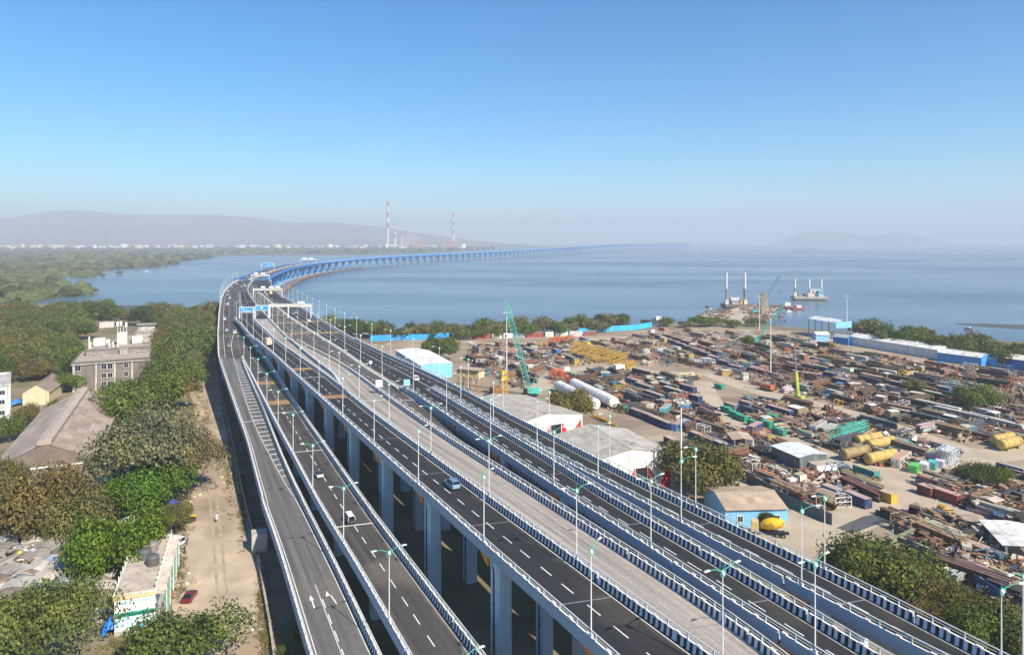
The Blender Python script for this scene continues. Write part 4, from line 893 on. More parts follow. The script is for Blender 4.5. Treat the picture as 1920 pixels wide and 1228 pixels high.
# trees along the right shore, behind the yard and by the flyover
for i in range(44):
    x = 612+i*13+rt.uniform(-5, 5); yb = np.interp(x, [610, 700, 850, 1000, 1160], [622, 634, 634, 630, 618])+rt.uniform(-5, 3)
    timg(x, yb-rt.uniform(22, 40), yb, rt.uniform(26, 44), rt.choice((OLV, DKG, (.12, .125, .06), GRN, (.15, .14, .08))), 'f', 'shoreline tree behind the container row', group='trees along the yard shore')
for i in range(46):
    x = 1600+rt.uniform(0, 340); yb = np.interp(x, [1600, 1700, 1800, 1940], [640, 655, 668, 690])+rt.uniform(-14, 6)
    timg(x, yb-rt.uniform(26, 44), yb, rt.uniform(36, 60), rt.choice((GRN, DKG, (.08, .11, .035), OLV)), 'f', 'green tree behind the long white shed', group='trees behind the long shed')
for x, yt, yb, wp in ((1250, 596, 612, 34), (1285, 600, 614, 26), (1315, 592, 612, 40), (1345, 598, 612, 34), (1375, 600, 614, 30), (1415, 598, 612, 30), (1400, 625, 650, 26)): timg(x, yt, yb, wp, GRN, 'f', 'small tree at the foot of the jetty', group='trees by the jetty')
for a in ((826, 624, 676, 64, GRN, 'n', 'full green tree behind the light blue shed'), (1068, 722, 792, 88, OLV, 'n', 'olive tree between the white silos and the painted shed'), (1318, 820, 925, 132, OLV, 'n', 'large olive tree beside the tall mast'), (1830, 718, 768, 90, GRN, 'n', 'round green tree in the right of the yard'), (1712, 706, 740, 40, OLV, 'n', 'small tree among navy containers'),
          (1850, 872, 915, 90, (.07, .09, .03), 'w', 'low dark spreading tree at the right edge'), (1640, 985, 1120, 165, GRN, 'n', 'large green tree below the yard forecourt'), (1600, 1020, 1110, 110, OLV, 'n', 'dusty olive tree at the flyover side'), (1710, 1040, 1150, 110, OLV, 'w', 'olive bush below the scrap heap'),
          (1790, 1085, 1185, 130, OLV, 'w', 'pale olive tree on the lower right'), (1850, 1125, 1235, 130, GRN, 'n', 'fresh green tree at the lower right corner'), (1910, 1120, 1240, 110, OLV, 'n', 'olive tree cut by the right edge'), (1750, 1120, 1200, 80, BRN, 'w', 'dry brown bush by the flyover'), (1120, 795, 838, 60, DKG, 'n', 'dark bush behind the painted sheds'), (1438, 957, 990, 36, DKG, 'w', 'small dark tree in front of the tan shed'),
          (563, 1160, 1215, 24, BRT, 'n', 'small round bright shrub beside the leftmost ramp'), (530, 1205, 1240, 22, GRN, 'n', 'small shrub in the trench by the wall')):
    timg(*a, group='yard trees', auto=False)
def palm(p, H, label, auto=False):
    r = thing('palm_tree', label, 'palm', p, rnd(0, 6), 'palm trees', auto); b = MB(); top = Vector((.3, .2, H)); b.tube((0, 0, 0), (.1, .1, H*.5), .22, .17, 7); b.tube((.1, .1, H*.5), top, .17, .13, 7); b.build('trunk', M['bark'], r)
    for k in range(15):
        a = 6.28*k/15+rnd(-.2, .2); ln = rnd(2.6, 3.6); e = rnd(-.2, .8); d = Vector((math.cos(a), math.sin(a), 0)); b = MB(); q = top; nn = Vector((-d.y, d.x, 0))
        for j in range(6):
            t0, t1 = j/6, (j+1)/6; f = lambda t: top+d*(ln*t)+Vector((0, 0, e*ln*t-ln*.9*t*t)); w0, w1 = .42*math.sin(math.pi*min(1, t0+.12)), .42*math.sin(math.pi*min(1, t1+.1))*(j < 5)
            for s in (-1, 1): b.quad(f(t0), f(t1), f(t1)+nn*s*w1-Vector((0, 0, w1*.5)), f(t0)+nn*s*w0-Vector((0, 0, w0*.5)))
        b.build('frond', M['leaf'], r, color=(.10, .14, .05))
    return r
for x, y, h, l in ((50, 610, 12, 'palm at the left above the tree canopy'), (180, 622, 14, 'palm rising behind the rooftop water tanks'), (130, 650, 9, 'palm among trees left of the concrete block'), (95, 640, 9, 'palm in the wooded quarter near the left edge'), (8, 600, 10, 'palm at the far left edge'), (318, 1250, 6, 'palm growing out of the bottom green tree'), (1398, 612, 8, 'palm at the foot of the jetty'), (150, 745, 7, 'palm between the grey warehouse and the concrete block'), (357, 600, 10, 'palm beside the dirt road far end')):
    palm(P(x, y), h, l)
# mangroves: one uncounted mass
def mangrove(name, poly, n, r0, r1, color, label, z=-1):
    b = MB(); w_ = [P(x, y, z) for x, y in poly]; xs = [p.x for p in w_]; ys = [p.y for p in w_]; rr = random.Random(9); k = 0
    def inside(x, y):
        c = False; j = len(w_)-1
        for i in range(len(w_)):
            if (w_[i].y > y) != (w_[j].y > y) and x < (w_[j].x-w_[i].x)*(y-w_[i].y)/(w_[j].y-w_[i].y)+w_[i].x: c = not c
            j = i
        return c
    while k < n:
        y = min(ys)*(max(ys)/min(ys))**rr.random(); x = rr.uniform(min(xs), max(xs))
        if not inside(x, y): continue
        k += 1; R = rr.uniform(r0, r1)*(1+y/2600); hgt = R*rr.uniform(.8, 1.15)
        ph = rr.uniform(0, 6); m = 9
        secs = []
        for j, (f, zz) in enumerate(((1.0, 0), (1.05, .35), (.85, .7), (.45, .95), (.08, 1.02))):
            secs.append([(x+R*f*(1+.22*math.sin(i*2.3+ph+j)+rr.uniform(-.12, .12))*math.cos(6.283*i/m), y+R*f*(1+.22*math.sin(i*1.7+ph+j)+rr.uniform(-.12, .12))*math.sin(6.283*i/m), -2+hgt*zz*1.1+(rr.uniform(-.12, .12)*R if j else 0)) for i in range(m)])
        b.loft(secs, caps=False)
        for q in range(14):
            a, u = rr.uniform(0, 6.28), rr.uniform(.3, 1); s = math.sqrt(1-u*u*.95); c = Vector((x+R*s*math.cos(a)*1.05, y+R*s*math.sin(a)*1.05, -2+hgt*u*1.12)); l = R*.2
            b.poly([c+Vector((rr.uniform(-l, l), rr.uniform(-l, l), rr.uniform(-l, l)*.6)) for _ in range(3)])
    o = b.build(name, M['leaf'], color=color); stuff(o, label, 'mangrove'); return o
mangrove('mangrove_forest', [(-700, 483), (0, 481), (150, 480), (398, 482.5), (360, 488), (307, 499), (240, 503), (180, 507), (183, 519), (120, 522), (73, 526), (77, 529), (163, 538), (163, 552), (67, 562), (0, 575), (-900, 600)], 2600, 5, 9, (.085, .10, .042), 'dense green mangrove forest along the left of the bay')
mangrove('mangrove_belt', [(-700, 481), (0, 478.5), (395, 478), (700, 475.5), (800, 473), (862, 470.5), (930, 468), (930, 467), (700, 468), (0, 469), (-700, 469)], 3000, 4.5, 8, (.08, .095, .045), 'low dark mangrove belt on the far shore')
for x, y, s in ((312, 501.5, 8), (404, 483.5, 9), (226, 515, 10), (192, 520, 8), (174, 549, 9)):
    tree(P(x, y, -2), s*.7, s*.9, OLV, 'f', 'lone mangrove bush standing in the shallows', 'mangrove bushes in the water', 'mangrove_bush', 'bush')
# ---------------------------------------------------------------- buildings
PANEL = {}
def shed(label, c, rz, W, L, eave, rise, wall, roof, name='shed', cat='shed', ny=8, nx=2, over=.5, z0=0, group=None, wallm='tintclean', open_=False, flat=False, rowner=None):
    r = thing(name, label, cat, (c[0], c[1], z0), rz, group)
    if not open_:
        b = MB(); h = W/2
        if flat: b.box((0, 0, eave/2-.1), (W, L, eave+.2))
        else: b.loft([[(-h, y, -.2), (h, y, -.2), (h, y, eave), (0, y, eave+rise), (-h, y, eave)] for y in (-L/2, L/2)])
        b.build('wall', M[wallm], r, color=wall)
    else:
        for k in range(open_):
            for s in (-1, 1): b = MB(); b.box((0, 0, eave/2), (.4, .4, eave)); b.build('post', M['grey'], r, loc=(s*(W/2-.3), -L/2+.3+(L-.6)*k/(open_-1), 0))
    pw = L/ny+.06; sl = math.hypot(W/2+over, rise*(1+2*over/W)); key = (round(pw, 2), round(sl/nx, 2))
    for s in (-1, 1):
        for j in range(ny):
            for i in range(nx):
                if key not in PANEL: q = MB(); q.box((0, 0, 0), (key[1]+.04, key[0], .08)); PANEL[key] = q.mesh('roof_sheet', M['roofsheet'])
                t = (i+.5)/nx; x = s*(W/2+over)*t; z = eave+rise-(rise*(1+2*over/W))*t+.10+.03*(nx-i)+rnd(0, .02)
                k = rnd(*((.76, 1.12) if name == 'warehouse' else (.88, 1.08)))
                o = link('roof_sheet', PANEL[key], r, (x, -L/2-.0+(j+.5)*L/ny, z), 0, None, tuple(v*k for v in roof)); o.rotation_euler = (0, s*math.atan2(rise, W/2), 0)
    if rise > .5: b = MB(); b.box((0, 0, eave+rise+.22), (.7, L+.3, .12)); b.build('ridge_cap', M['roofsheet'], r, color=tuple(v*.85 for v in roof))
    r['W'] = W; r['L'] = L; return r
def shed_px(label, FL, FR, BR, z, rise, wall, roof, swap=False, **k):
    a, b_, c = P(*FL, z), P(*FR, z), P(*BR, z); lv = c-b_; L = lv.length; y = lv/L; x = Vector((y.y, -y.x, 0)); W = max(3, (b_-a).dot(x)); cen = b_+lv/2-x*(W/2); rz = math.atan2(y.y, y.x)-math.pi/2
    if swap: rz += math.pi/2; W, L = L, W
    FOOT.append((cen.x, cen.y, rz, W/2+1, L/2+1))
    return shed(label, cen, rz, W, L, z, rise, wall, roof, **k)
FOOT = []
def openings(r, face, items, depth=.06, m='glass', name='window', frame=True):
    """items (u, z, w, h) on a wall face: 'front' = -y, 'right' = +x, 'left' = -x"""
    W, L = r['W'], r['L']
    for u, z, w_, h in items:
        o = link(name, None, r) if False else None
        b = MB(); b.box((0, 0, 0), (w_, .12, h)); loc, rot = {'front': ((u, -L/2-.03, z), 0), 'right': ((W/2+.03, u, z), math.pi/2), 'left': ((-W/2-.03, u, z), -math.pi/2)}[face]
        o = b.build(name, M[m], r, loc=loc, rz=rot)
        if frame:
            f = MB()
            for sx in (-1, 1): f.box((sx*(w_/2+.05), 0, 0), (.12, .2, h+.2))
            for sz in (-1, 1): f.box((0, 0, sz*(h/2+.05)), (w_, .2, .12))
            f.box((0, 0, 0), (.07, .16, h)); f.build('frame', M['white'], o)
YROT = math.radians(24.5)
# long grey warehouse on the left
wh = shed('long grey warehouse with sagging sheet roof and raised ridge vent', (-146.5, 224.5), math.atan2(68, -32)-math.pi/2, 24.5, 76, 6, 5.6, (.20, .16, .13), (.37, .295, .235), name='warehouse', cat='warehouse', ny=15, nx=5, over=.4, wallm='tintconc')
FOOT.append((-146.5, 224.5, wh.rotation_euler.z, 14, 40))
b = MB()
b.loft([[(-1.7, y, 11.4), (1.7, y, 11.4), (1.7, y, 12.5), (0, y, 13.0), (-1.7, y, 12.5)] for y in (-38.2, 38.2)]); b.build('ridge_vent', M['roofsheet'], wh, color=(.39, .32, .26))
b = MB(); b.box((0, 0, 0), (14, .1, .35)); b.build('wall_band', M['white'], wh, loc=(3, -38.08, 5.2))
s2 = shed_px('smaller tiled shed with cream gable behind the long warehouse', (22, 752), (92, 735), (122, 712), 5, 3.2, (.62, .52, .34), (.24, .19, .15), ny=8, nx=3)
shed_px('brown hipped roof house by the mud flat', (78, 590), (130, 590), (140, 580), 5, 2.5, (.28, .20, .16), (.20, .12, .09), ny=4, nx=2, name='house', cat='house')
shed_px('cream low house beside the brown house', (128, 606), (152, 604), (150, 596), 5, .6, (.6, .52, .36), (.4, .36, .3), ny=3, nx=1, name='house', cat='house')
shed_px('low brown house behind the rooftop antennas', (160, 607), (184, 606), (188, 598), 4.5, .6, (.25, .18, .15), (.22, .2, .19), ny=3, nx=1, name='house', cat='house')
shed_px('grey flat house with pale canopy near the palm', (186, 606), (214, 604), (212, 597), 4, .5, (.55, .5, .46), (.4, .38, .36), ny=3, nx=1, name='house', cat='house')
shed_px('grey sheet roof at the left edge above the tree line', (-30, 690), (24, 684), (26, 660), 5, 2, (.3, .26, .22), (.24, .21, .18), ny=4, nx=2, name='house', cat='house')
def block(label, FL, FR, BR, z, wall, roofc, name='building', par=.9, floors=(), cols=(), extra=None):
    a, b_, c = P(*FL, z), P(*FR, z), P(*BR, z); lv = c-b_; L = lv.length; y = lv/L; x = Vector((y.y, -y.x, 0)); W = (b_-a).dot(x); cen = b_+lv/2-x*(W/2); rz = math.atan2(y.y, y.x)-math.pi/2
    r = thing(name, label, 'building', (cen.x, cen.y, 0), rz); r['W'] = W; r['L'] = L
    b = MB(); b.box((0, 0, z/2-.2), (W, L, z+.0)); b.build('wall', M['tintconc'], r, color=wall)
    b = MB(); b.box((0, 0, z-.13), (W-.2, L-.2, .1)); b.build('roof', M['tintconc'], r, color=roofc)
    b = MB()
    for sx, sy, lx, ly in ((0, -1, W+.5, .3), (0, 1, W+.5, .3), (-1, 0, .3, L-.1), (1, 0, .3, L-.1)): b.box((sx*(W/2+.1), sy*(L/2+.1), z+par/2-.25), (lx, ly, par))
    b.build('parapet', M['tintconc'], r, color=tuple(v*.8 for v in wall))
    return r
bA = block('grey three storey concrete block with flat roof among trees', (136, 681), (280, 672), (284, 652), 13, (.19, .165, .14), (.38, .32, .26))
W, L = bA['W'], bA['L']
openings(bA, 'front', [(-W/2+2.2, zz, 2.2, 2.2) for zz in (10.6, 6.6, 2.8)]+[(u, zz, 1.9, 2.2) for u in (-W*.10, -W*.02) for zz in (10.6, 6.6, 2.8)]+[(W*.19, zz, 1.6, 2.2) for zz in (10.6, 6.6)])
for u in (-W/2+.5, -W*.2, W*.04, W*.27): b = MB(); b.box((0, 0, 6.3), (.7, .35, 12.6)); b.build('pilaster', M['tintconc'], bA, loc=(u, -L/2-.1, 0), color=(.5, .46, .4))
b = MB(); b.box((0, 0, 12.35), (W+1, .8, .35)); b.build('cornice', M['tintconc'], bA, loc=(0, -L/2-.3, 0), color=(.5, .47, .42))
b = MB(); b.box((0, 0, 14), (3.4, 3, 2.6)); b.box((0, 0, 15.4), (4, 3.6, .25)); b.build('stair_head', M['tintconc'], bA, loc=(W*.12, L*.1, 0), color=(.4, .36, .31))
bB = block('weathered grey block with rooftop tanks and antennas behind the concrete block', (165, 652), (282, 650), (286, 634), 15.5, (.24, .205, .18), (.36, .31, .26))
W, L = bB['W'], bB['L']
openings(bB, 'front', [(W*t, 12.6, 1.6, 1.8) for t in (-.38, -.26, .02, .10, .3, .4)], m='dark')
def part(r, name, c, size, color, m='tintconc', rz=0): b = MB(); b.box((0, 0, 0), size); return b.build(name, M[m], r, loc=c, rz=rz, color=color)
part(bB, 'water_tank', (-W*.33, -L*.1, 17.6), (5, 4, 3.6), (.75, .76, .74)); part(bB, 'lift_tower', (W*.02, 0, 18.5), (4.5, 4, 6), (.62, .57, .5)); part(bB, 'water_tank', (W*.27, 0, 17.4), (5, 3.5, 3.4), (.78, .76, .72)); part(bB, 'rooftop_room', (W*.12, L*.1, 17.4), (6, 4, 3.6), (.27, .24, .21))
part(bB, 'rooftop_wall', (W*.42, 0, 16.6), (3.5, 5, 2), (.5, .42, .36))
for x, h in ((-W*.47, 6), (-.5*W+1.5, 3.5), (-W*.16, 4), (-W*.1, 3), (-.1*W+2, 3)): part(bB, 'rooftop_post', (x, -L*.3, 15.3+h/2), (.6, .6, h), (.7, .64, .5))
for x, h in ((0, 26.5), (2.6, 25.0), (4.0, 26.8), (1.2, 24)):
    b = MB(); b.tube((x-1.5, 0, 21.4), (x-1.5, 0, h), .13, .1, 6); b.build('antenna_mast', M['steel_white'], bB)
for x, z in ((-1.2, 25.8), (.3, 26.0), (2.6, 25.2)): part(bB, 'antenna_panel', (x-.3, -.4, z), (1.0, .5, 2.2), (.8, .8, .8))
part(bB, 'dish', (-W*.19, -L*.2, 18.2), (1.6, .5, 1.8), (.7, .68, .6), 'tintclean')
bC = block('two storey house with grey pitched canopy right of the antennas', (256, 622), (300, 622), (306, 612), 9, (.42, .37, .33), (.4, .36, .32)); part(bC, 'upper_storey', (-2, 2, 10.5), (10, 6, 3.4), (.45, .42, .38)); part(bC, 'canopy', (-2, 1.5, 12.6), (12, 8, .3), (.3, .29, .27)); openings(bC, 'front', [(u, 6.2, 1.8, 1.4) for u in (-3, 1.5, 5)], m='dark')
bL = block('white and grey apartment block cut by the left edge', (-60, 726), (19, 722), (19, 700), 14, (.62, .62, .60), (.45, .42, .4)); openings(bL, 'right', [(u, z, 1.6, 1.5) for u in (-5, 0, 5) for z in (4, 8, 12)], m='dark'); openings(bL, 'front', [(u, z, 1.8, 1.6) for u in (bL['W']/2-2.5, bL['W']/2-6) for z in (4, 8, 11.5)], m='dark')
# painted hall with water tanks
hall = block('white and teal painted hall with cream sign band and roof tanks', (217, 1109), (291, 1104), (321, 1001.5), 7, (.70, .76, .74), (.46, .38, .31), name='painted_hall', par=.3)
W, L = hall['W'], hall['L']
part(hall, 'sign_band', (0, -L/2-.16, 6.65), (W+.3, .14, 1.0), (.78, .58, .30), 'tintclean')
b = MB(); rr3 = random.Random(4); x = -W/2+.8
while x < W/2-.8:                              # painted lettering, read only as strokes in the photograph
    w2 = rr3.uniform(.12, .3); b.box((x, -L/2-.25, 6.86), (w2, .02, .03)); b.box((x+rr3.uniform(-.05, .05), -L/2-.25, 6.76), (.05, .02, .17)); x += w2+rr3.choice((.08, .1, .25))
    if x < W*.15: b.box((x, -L/2-.25, 6.42), (.2, .02, .03)); b.box((x, -L/2-.25, 6.34), (.05, .02, .14))
partstuff(b.build('sign_lettering', mat('brown_letter', (.25, .11, .05), .8, 0, 1), hall))
part(hall, 'painted_panel', (0, -L/2-.09, 4.7), (W-.1, .06, 2.6), (.80, .81, .78), 'tintclean'); part(hall, 'painted_panel', (0, -L/2-.09, 1.9), (W-.1, .06, 2.3), (.60, .80, .78), 'tintclean'); part(hall, 'plinth', (0, -L/2-.1, .35), (W, .1, .8), (.42, .40, .34), 'tintclean')
b = MB()
for k in range(14): b.tube((-W/2+.3+(W-.6)*k/13, -L/2-.16, 3.5), (-W/2+.3+(W-.6)*k/13, -L/2-.13, 3.5), rnd(.32, .5), .3, 9)
b.box((0, -L/2-.145, 3.3), (W-.2, .03, .5)); partstuff(b.build('tree_mural', M['teal'], hall))
for u in (-W*.25, W*.22):
    for z in (5.6, 2.6): part(hall, 'window_recess', (u, -L/2-.14, z), (W*.36, .05, .5), (.45, .62, .62), 'tintclean')
b = MB()
for k in range(9): a0_, a1_ = math.pi*k/9, math.pi*(k+1)/9; b.quad(*[(W*.30+rr_*math.cos(t), -L/2-.2, .4+rr_*math.sin(t)) for rr_, t in ((.9, a0_), (1.25, a0_), (1.25, a1_), (.9, a1_))])
b.build('arch_mural', M['cyan'], hall)
for k in range(12):
    for s in (-1, 1): part(hall, 'roof_post', (s*(W/2+.1), -L/2+.6+k*(L-1)/11, 7.5), (.16, .16, 1.3), (.66, .62, .5))
part(hall, 'veranda', (W/2+.8, 0, 6.2), (1.5, L, .15), (.62, .52, .42))
for k in range(10): part(hall, 'veranda_post', (W/2+1.5, -L/2+.5+k*(L-1)/9, 3.1), (.14, .14, 6.1), ((.7, .74, .7) if k % 2 else (.1, .42, .36)), 'tintclean')
def tank(label, p, r_, h, c, name='water_tank'):
    t = thing(name, label, 'tank', p); b = MB(); b.loft([[(q*math.cos(6.283*i/18), q*math.sin(6.283*i/18), z) for i in range(18)] for q, z in ((r_*.97, 0), (r_, .1), (r_, h*.3), (r_*.97, h*.33), (r_, h*.36), (r_, h*.75), (r_*.8, h*.9), (r_*.3, h))]); b.build('body', M['tint'], t, smooth=False, color=c)
    b = MB(); b.tube((0, 0, h), (0, 0, h+.12), r_*.32, r_*.3, 12); b.build('lid', M['tint'], t, color=tuple(v*.7 for v in c))
for x, y, rr_, h, l in ((272, 1046, 1.15, 1.9, 'black water tank on the hall roof, left of the pair in front'), (287, 1058, 1.1, 2.0, 'black water tank on the hall roof, nearest the sign band'), (284, 1033, 1.2, 1.9, 'grey water tank on the hall roof, furthest back')):
    tank(l, P(x, y, 6.95), rr_, h, (.10, .10, .10) if rr_ != 1.2 else (.22, .2, .18))
# shacks
rs_ = random.Random(8); hp_ = []
while len(hp_) < 30:
    x, y = rs_.uniform(-12, 205), rs_.uniform(1022, 1128)
    if x > 128 and y < 1085: continue
    if any(abs(x-a) < 24 and abs(y-c) < 11 for a, c in hp_): continue
    hp_.append((x, y))
hp_ += [(235, 1000), (308, 996), (190, 925), (176, 935), (316, 980)]
for x, y in hp_:
    w_, l_ = rs_.uniform(2.8, 5.2), rs_.uniform(2.8, 4.8); c = rs_.choice(((.30, .27, .23), (.42, .39, .35), (.22, .19, .17), (.5, .46, .4), (.34, .25, .19), (.28, .33, .38), (.55, .53, .5)))
    s = shed('patched shanty hut with sheet roof', P(x, y), rs_.uniform(-.5, .6), w_, l_, rs_.uniform(2.0, 3.1), rs_.uniform(.15, .7), rs_.choice(((.27, .2, .16), (.2, .16, .14), (.12, .2, .3), (.4, .36, .3))), c, ny=3, nx=2, over=.35, name='shanty_hut', cat='hut', group='shanty huts left of the painted hall'); THINGS.append(s); s.rotation_euler.y = rs_.uniform(-.05, .05)
jk = MB()
for k in range(1500):
    x, y = rs_.uniform(0, 215), rs_.uniform(1015, 1150); p = P(x, y); q = rs_.uniform(.15, .7); zz = rs_.choice((0, 0, 0, 2.7))*(x < 130); jk.box((p.x, p.y, zz+q*.2), (q*rs_.uniform(.5, 2.2), q*.8, q*.4), rs_.uniform(0, 3), rs_.choices(range(5), (4, 4, 2, 1, 1))[0])
stuff(jk.build('household_clutter', [M['dirt'], M['bark'], M['grey'], M['white'], mat('blue_plastic', (.04, .14, .4), .5, .1, 1)]), 'household clutter and litter between the shanty huts', 'clutter')
def tarp(label, x, y, sx, sy, c, h=1.6):
    p = P(x, y); b = MB(); n = 7; rr = random.Random(int(x*7))
    for j in range(n):
        for i in range(n): u, v = i/(n-1)-.5, j/(n-1)-.5; b.v.append((u*sx, v*sy, h*(1-2.2*(u*u+v*v))+rr.uniform(-.12, .12)))
    for j in range(n-1):
        for i in range(n-1): k = j*n+i; b.f.append((k, k+1, k+n+1, k+n)); b.m.append(0)
    o = b.build('tarpaulin', M['tintclean'], loc=p, rz=rr.uniform(0, 3), color=c); tag(o, label, 'tarpaulin', 'tarpaulins among the huts'); o.modifiers.new('thick', 'SOLIDIFY').thickness = .05
for x, y, sx, sy, c, l in ((207, 935, 3, 4, (.06, .2, .5), 'blue tarpaulin hung among trees below the warehouse'), (210, 1183, 3, 3, (.01, .18, .65), 'bright blue tarpaulin at the corner of the painted hall'), (72, 955, 2.5, 3, (.04, .1, .4), 'blue tarpaulin at the brown tree'), (322, 955, 4, 2.5, (.03, .05, .3), 'navy tarpaulin stall by the dirt road'), (168, 1128, 3, 2, (.7, .72, .74), 'white tarpaulin among the huts'), (172, 1132, 2.2, 2, (.03, .12, .5), 'dark blue tarpaulin in front of the white one'), (36, 1062, 3, 2, (.6, .5, .05), 'yellow sheet on a hut roof'), (60, 1058, 4, 2.5, (.3, .34, .4), 'grey blue sheet on a hut roof'), (30, 760, 9, 4, (.03, .15, .45), 'blue awning below the cream gable')): tarp(l, x, y, sx, sy, c, 2.6 if x != 36 and x != 60 else 3.4)
for x, y, l in ((19, 1015, 'black sign board with a white emblem behind the huts'), (51, 1010, 'black sign board with white text lines behind the huts')):
    p = P(x, y); r = thing('sign_board', l, 'sign', p); b = MB(); b.box((0, 0, 1.4), (2.8, .12, 1.7)); b.build('panel', M['black'], r)
    b = MB(); (b.box((0, -.09, 1.5), (1.3, .03, .9)) if x < 30 else [b.box((0, -.09, 1.95-.35*k), (2.0-.4*k, .03, .22)) for k in range(2)]); partstuff(b.build('lettering', M['signw'], r))
    for s in (-1, 1): b = MB(); b.tube((s*1.2, 0, 0), (s*1.2, 0, 2.2), .06, .06, 6); b.build('leg', M['grey'], r)
M['rut'] = mat('wheel_rut', (.37, .285, .20), .95, .3, .5)
# boundary wall and trench along the leftmost ramp
def wall_line(label, pts, h, t, color, name='boundary_wall', z=0, m='tintconc', seglen=6.0, cat='wall'):
    r = thing(name, label, cat, pts[0]); o0 = Vector(pts[0])
    for a, c in zip(pts[:-1], pts[1:]):
        a = Vector(a); c = Vector(c); n = max(1, round((c-a).length/seglen)); e = (c-a)/n; yaw = math.atan2(e.y, e.x)
        for i in range(n):
            q = a+e*(i+.5)-o0; b = MB(); b.box((0, 0, h/2+rnd(-.04, .04)), (e.length-.05, t, h)); k = rnd(.85, 1.12); b.build('wall_panel', M[m], r, loc=q, rz=yaw+rnd(-.01, .01), color=tuple(v*k for v in color))
    return r
wall_line('dark sheet hoarding along the dirt road under the leftmost ramp', [P(*q) for q in ((408, 690), (415, 740), (428, 800), (441, 860), (452, 920), (466, 980), (478, 1030))], 2.6, .12, (.10, .115, .12), 'hoarding', m='tint', cat='fence')
wall_line('low concrete wall beside the lower dirt road', [P(*q) for q in ((484, 1050), (494, 1110), (506, 1180), (516, 1250))], 1.2, .4, (.38, .33, .28))
b = MB(); b.box((0, 0, 2), (3.2, 3.2, 4)); tag(b.build('concrete_block', M['tintconc'], loc=P(486, 1030), rz=.4, color=(.42, .40, .37)), 'pale concrete block at the end of the dark hoarding', 'block')
rub = MB(); rq = random.Random(2)
for k in range(420):
    x, y = rq.choice(((300, 1000), (340, 985), (170, 1140), (430, 890), (485, 1160), (345, 760), (120, 1110), (320, 960), (360, 935), (350, 1090), (490, 990))); p = P(x+rq.gauss(0, 14), y+rq.gauss(0, 16)); s = rq.uniform(.12, .55); rub.box((p.x, p.y, s*.25), (s*rq.uniform(.6, 1.8), s, s*.6), rq.uniform(0, 3), rq.choice((0, 0, 1, 2)))
stuff(rub.build('rubble', [M['dirt'], M['capw'], M['grey']]), 'scattered rubble and litter along the dirt road', 'rubble')

def weeds(name, label, spots, n, seed, color):
    b = MB(); r = random.Random(seed)
    for k in range(n):
        x, y, sx, sy = r.choice(spots); p = P(x+r.gauss(0, sx), y+r.gauss(0, sy)); R = r.uniform(.25, .9)
        for i in range(22):
            c = p+Vector((r.gauss(0, R*.5), r.gauss(0, R*.5), abs(r.gauss(0, R*.45)))); e = Vector((r.gauss(0, 1), r.gauss(0, 1), r.gauss(0, .8))).normalized()*r.uniform(.07, .17); f = e.orthogonal().normalized()*r.uniform(.05, .12); b.poly([c-e, c+f, c+e, c-f])
    o = b.build(name, M['leaf'], color=color); stuff(o, label, 'weeds')
weeds('weeds', 'dry weeds and low brush along the dirt road verges', [(360, 760, 8, 16), (385, 800, 5, 25), (375, 720, 6, 15), (330, 990, 12, 12), (335, 1060, 7, 30), (490, 1130, 5, 40), (500, 1190, 6, 25), (430, 880, 4, 40), (455, 950, 4, 30), (160, 1130, 18, 12), (240, 1215, 25, 10), (350, 900, 8, 14), (400, 690, 3, 20)], 1500, 6, (.15, .13, .06))
weeds('undergrowth', 'low green brush under the flyover edge and yard fringe', [(1700, 1110, 60, 30), (1620, 1080, 30, 15), (1800, 1180, 40, 20), (1560, 1075, 20, 10), (1890, 1190, 20, 20), (1850, 890, 30, 8), (700, 640, 40, 4), (880, 700, 10, 8)], 1600, 8, (.11, .12, .045))
for k, (off_, wd) in enumerate(((-.9, .55), (.9, .5))):
    base = [P(*q) for q in ((420, 1240), (415, 1120), (408, 1010), (400, 920), (396, 840), (390, 770), (384, 710), (384, 672))]
    ribbon('wheel_rut', [(p.x+off_+.25*math.sin(i*1.7), p.y) for i, p in enumerate(base)], wd, .03+.004*k, M['rut']) if 'rut' in M else None
# ---------------------------------------------------------------- storage yard: sheds
LB, NAVY, WR = (.22, .55, .80), (.015, .045, .15), (.72, .71, .67)
shA = shed_px('light blue shed with white roof beside the rightmost carriageway', (795, 689), (848, 681), (795, 653), 7, .5, LB, WR, ny=9, nx=2)
shB = shed_px('twin bay shed with grey roof and red painted white front, nearer the green crane', (935, 792), (1092, 777), (985, 741), 8, 2.2, (.74, .71, .66), (.40, .36, .31), ny=9, nx=4)
shC = shed_px('large pale roofed shed with red and white front beside the tall mast', (1110, 872), (1260, 851), (1172, 804), 9, 2.4, (.74, .72, .68), (.42, .39, .33), ny=9, nx=4)
def red_front(s):
    W, L = s['W'], s['L']; e = s.get('e', 0)
    for x0, x1, x2 in ((W*.48, W*.48, W*.34), (W*.20, W*.20, W*.31), (W*.04, W*.04, -W*.06)):
        b = MB(); zr = 6.6; b.box(((x0*.7+x2*.3), -L/2-.05, zr*.3), (abs(x0-x2)*.6, .1, zr*.6)); b.loft([[(x0, -L/2-q, .2), (x2, -L/2-q, .2), (x0*.4+x2*.6, -L/2-q, zr*.6), (x0, -L/2-q, zr)] for q in (.02, .09)]); b.build('red_panel', mat('red_paint', (.55, .03, .03), .6, .1, 1), s)
    b = MB(); b.box((W*.12, -L/2-.04, 3.2), (W*.14, .1, 6)); b.build('doorway', M['dark'], s)
red_front(shB); red_front(shC)
shD = shed_px('tan roofed shed with light blue wall behind the concrete mixer', (1376, 973), (1477, 953), (1428, 912), 4.2, 1.5, (.20, .50, .75), (.42, .32, .23), ny=7, nx=3, swap=True)
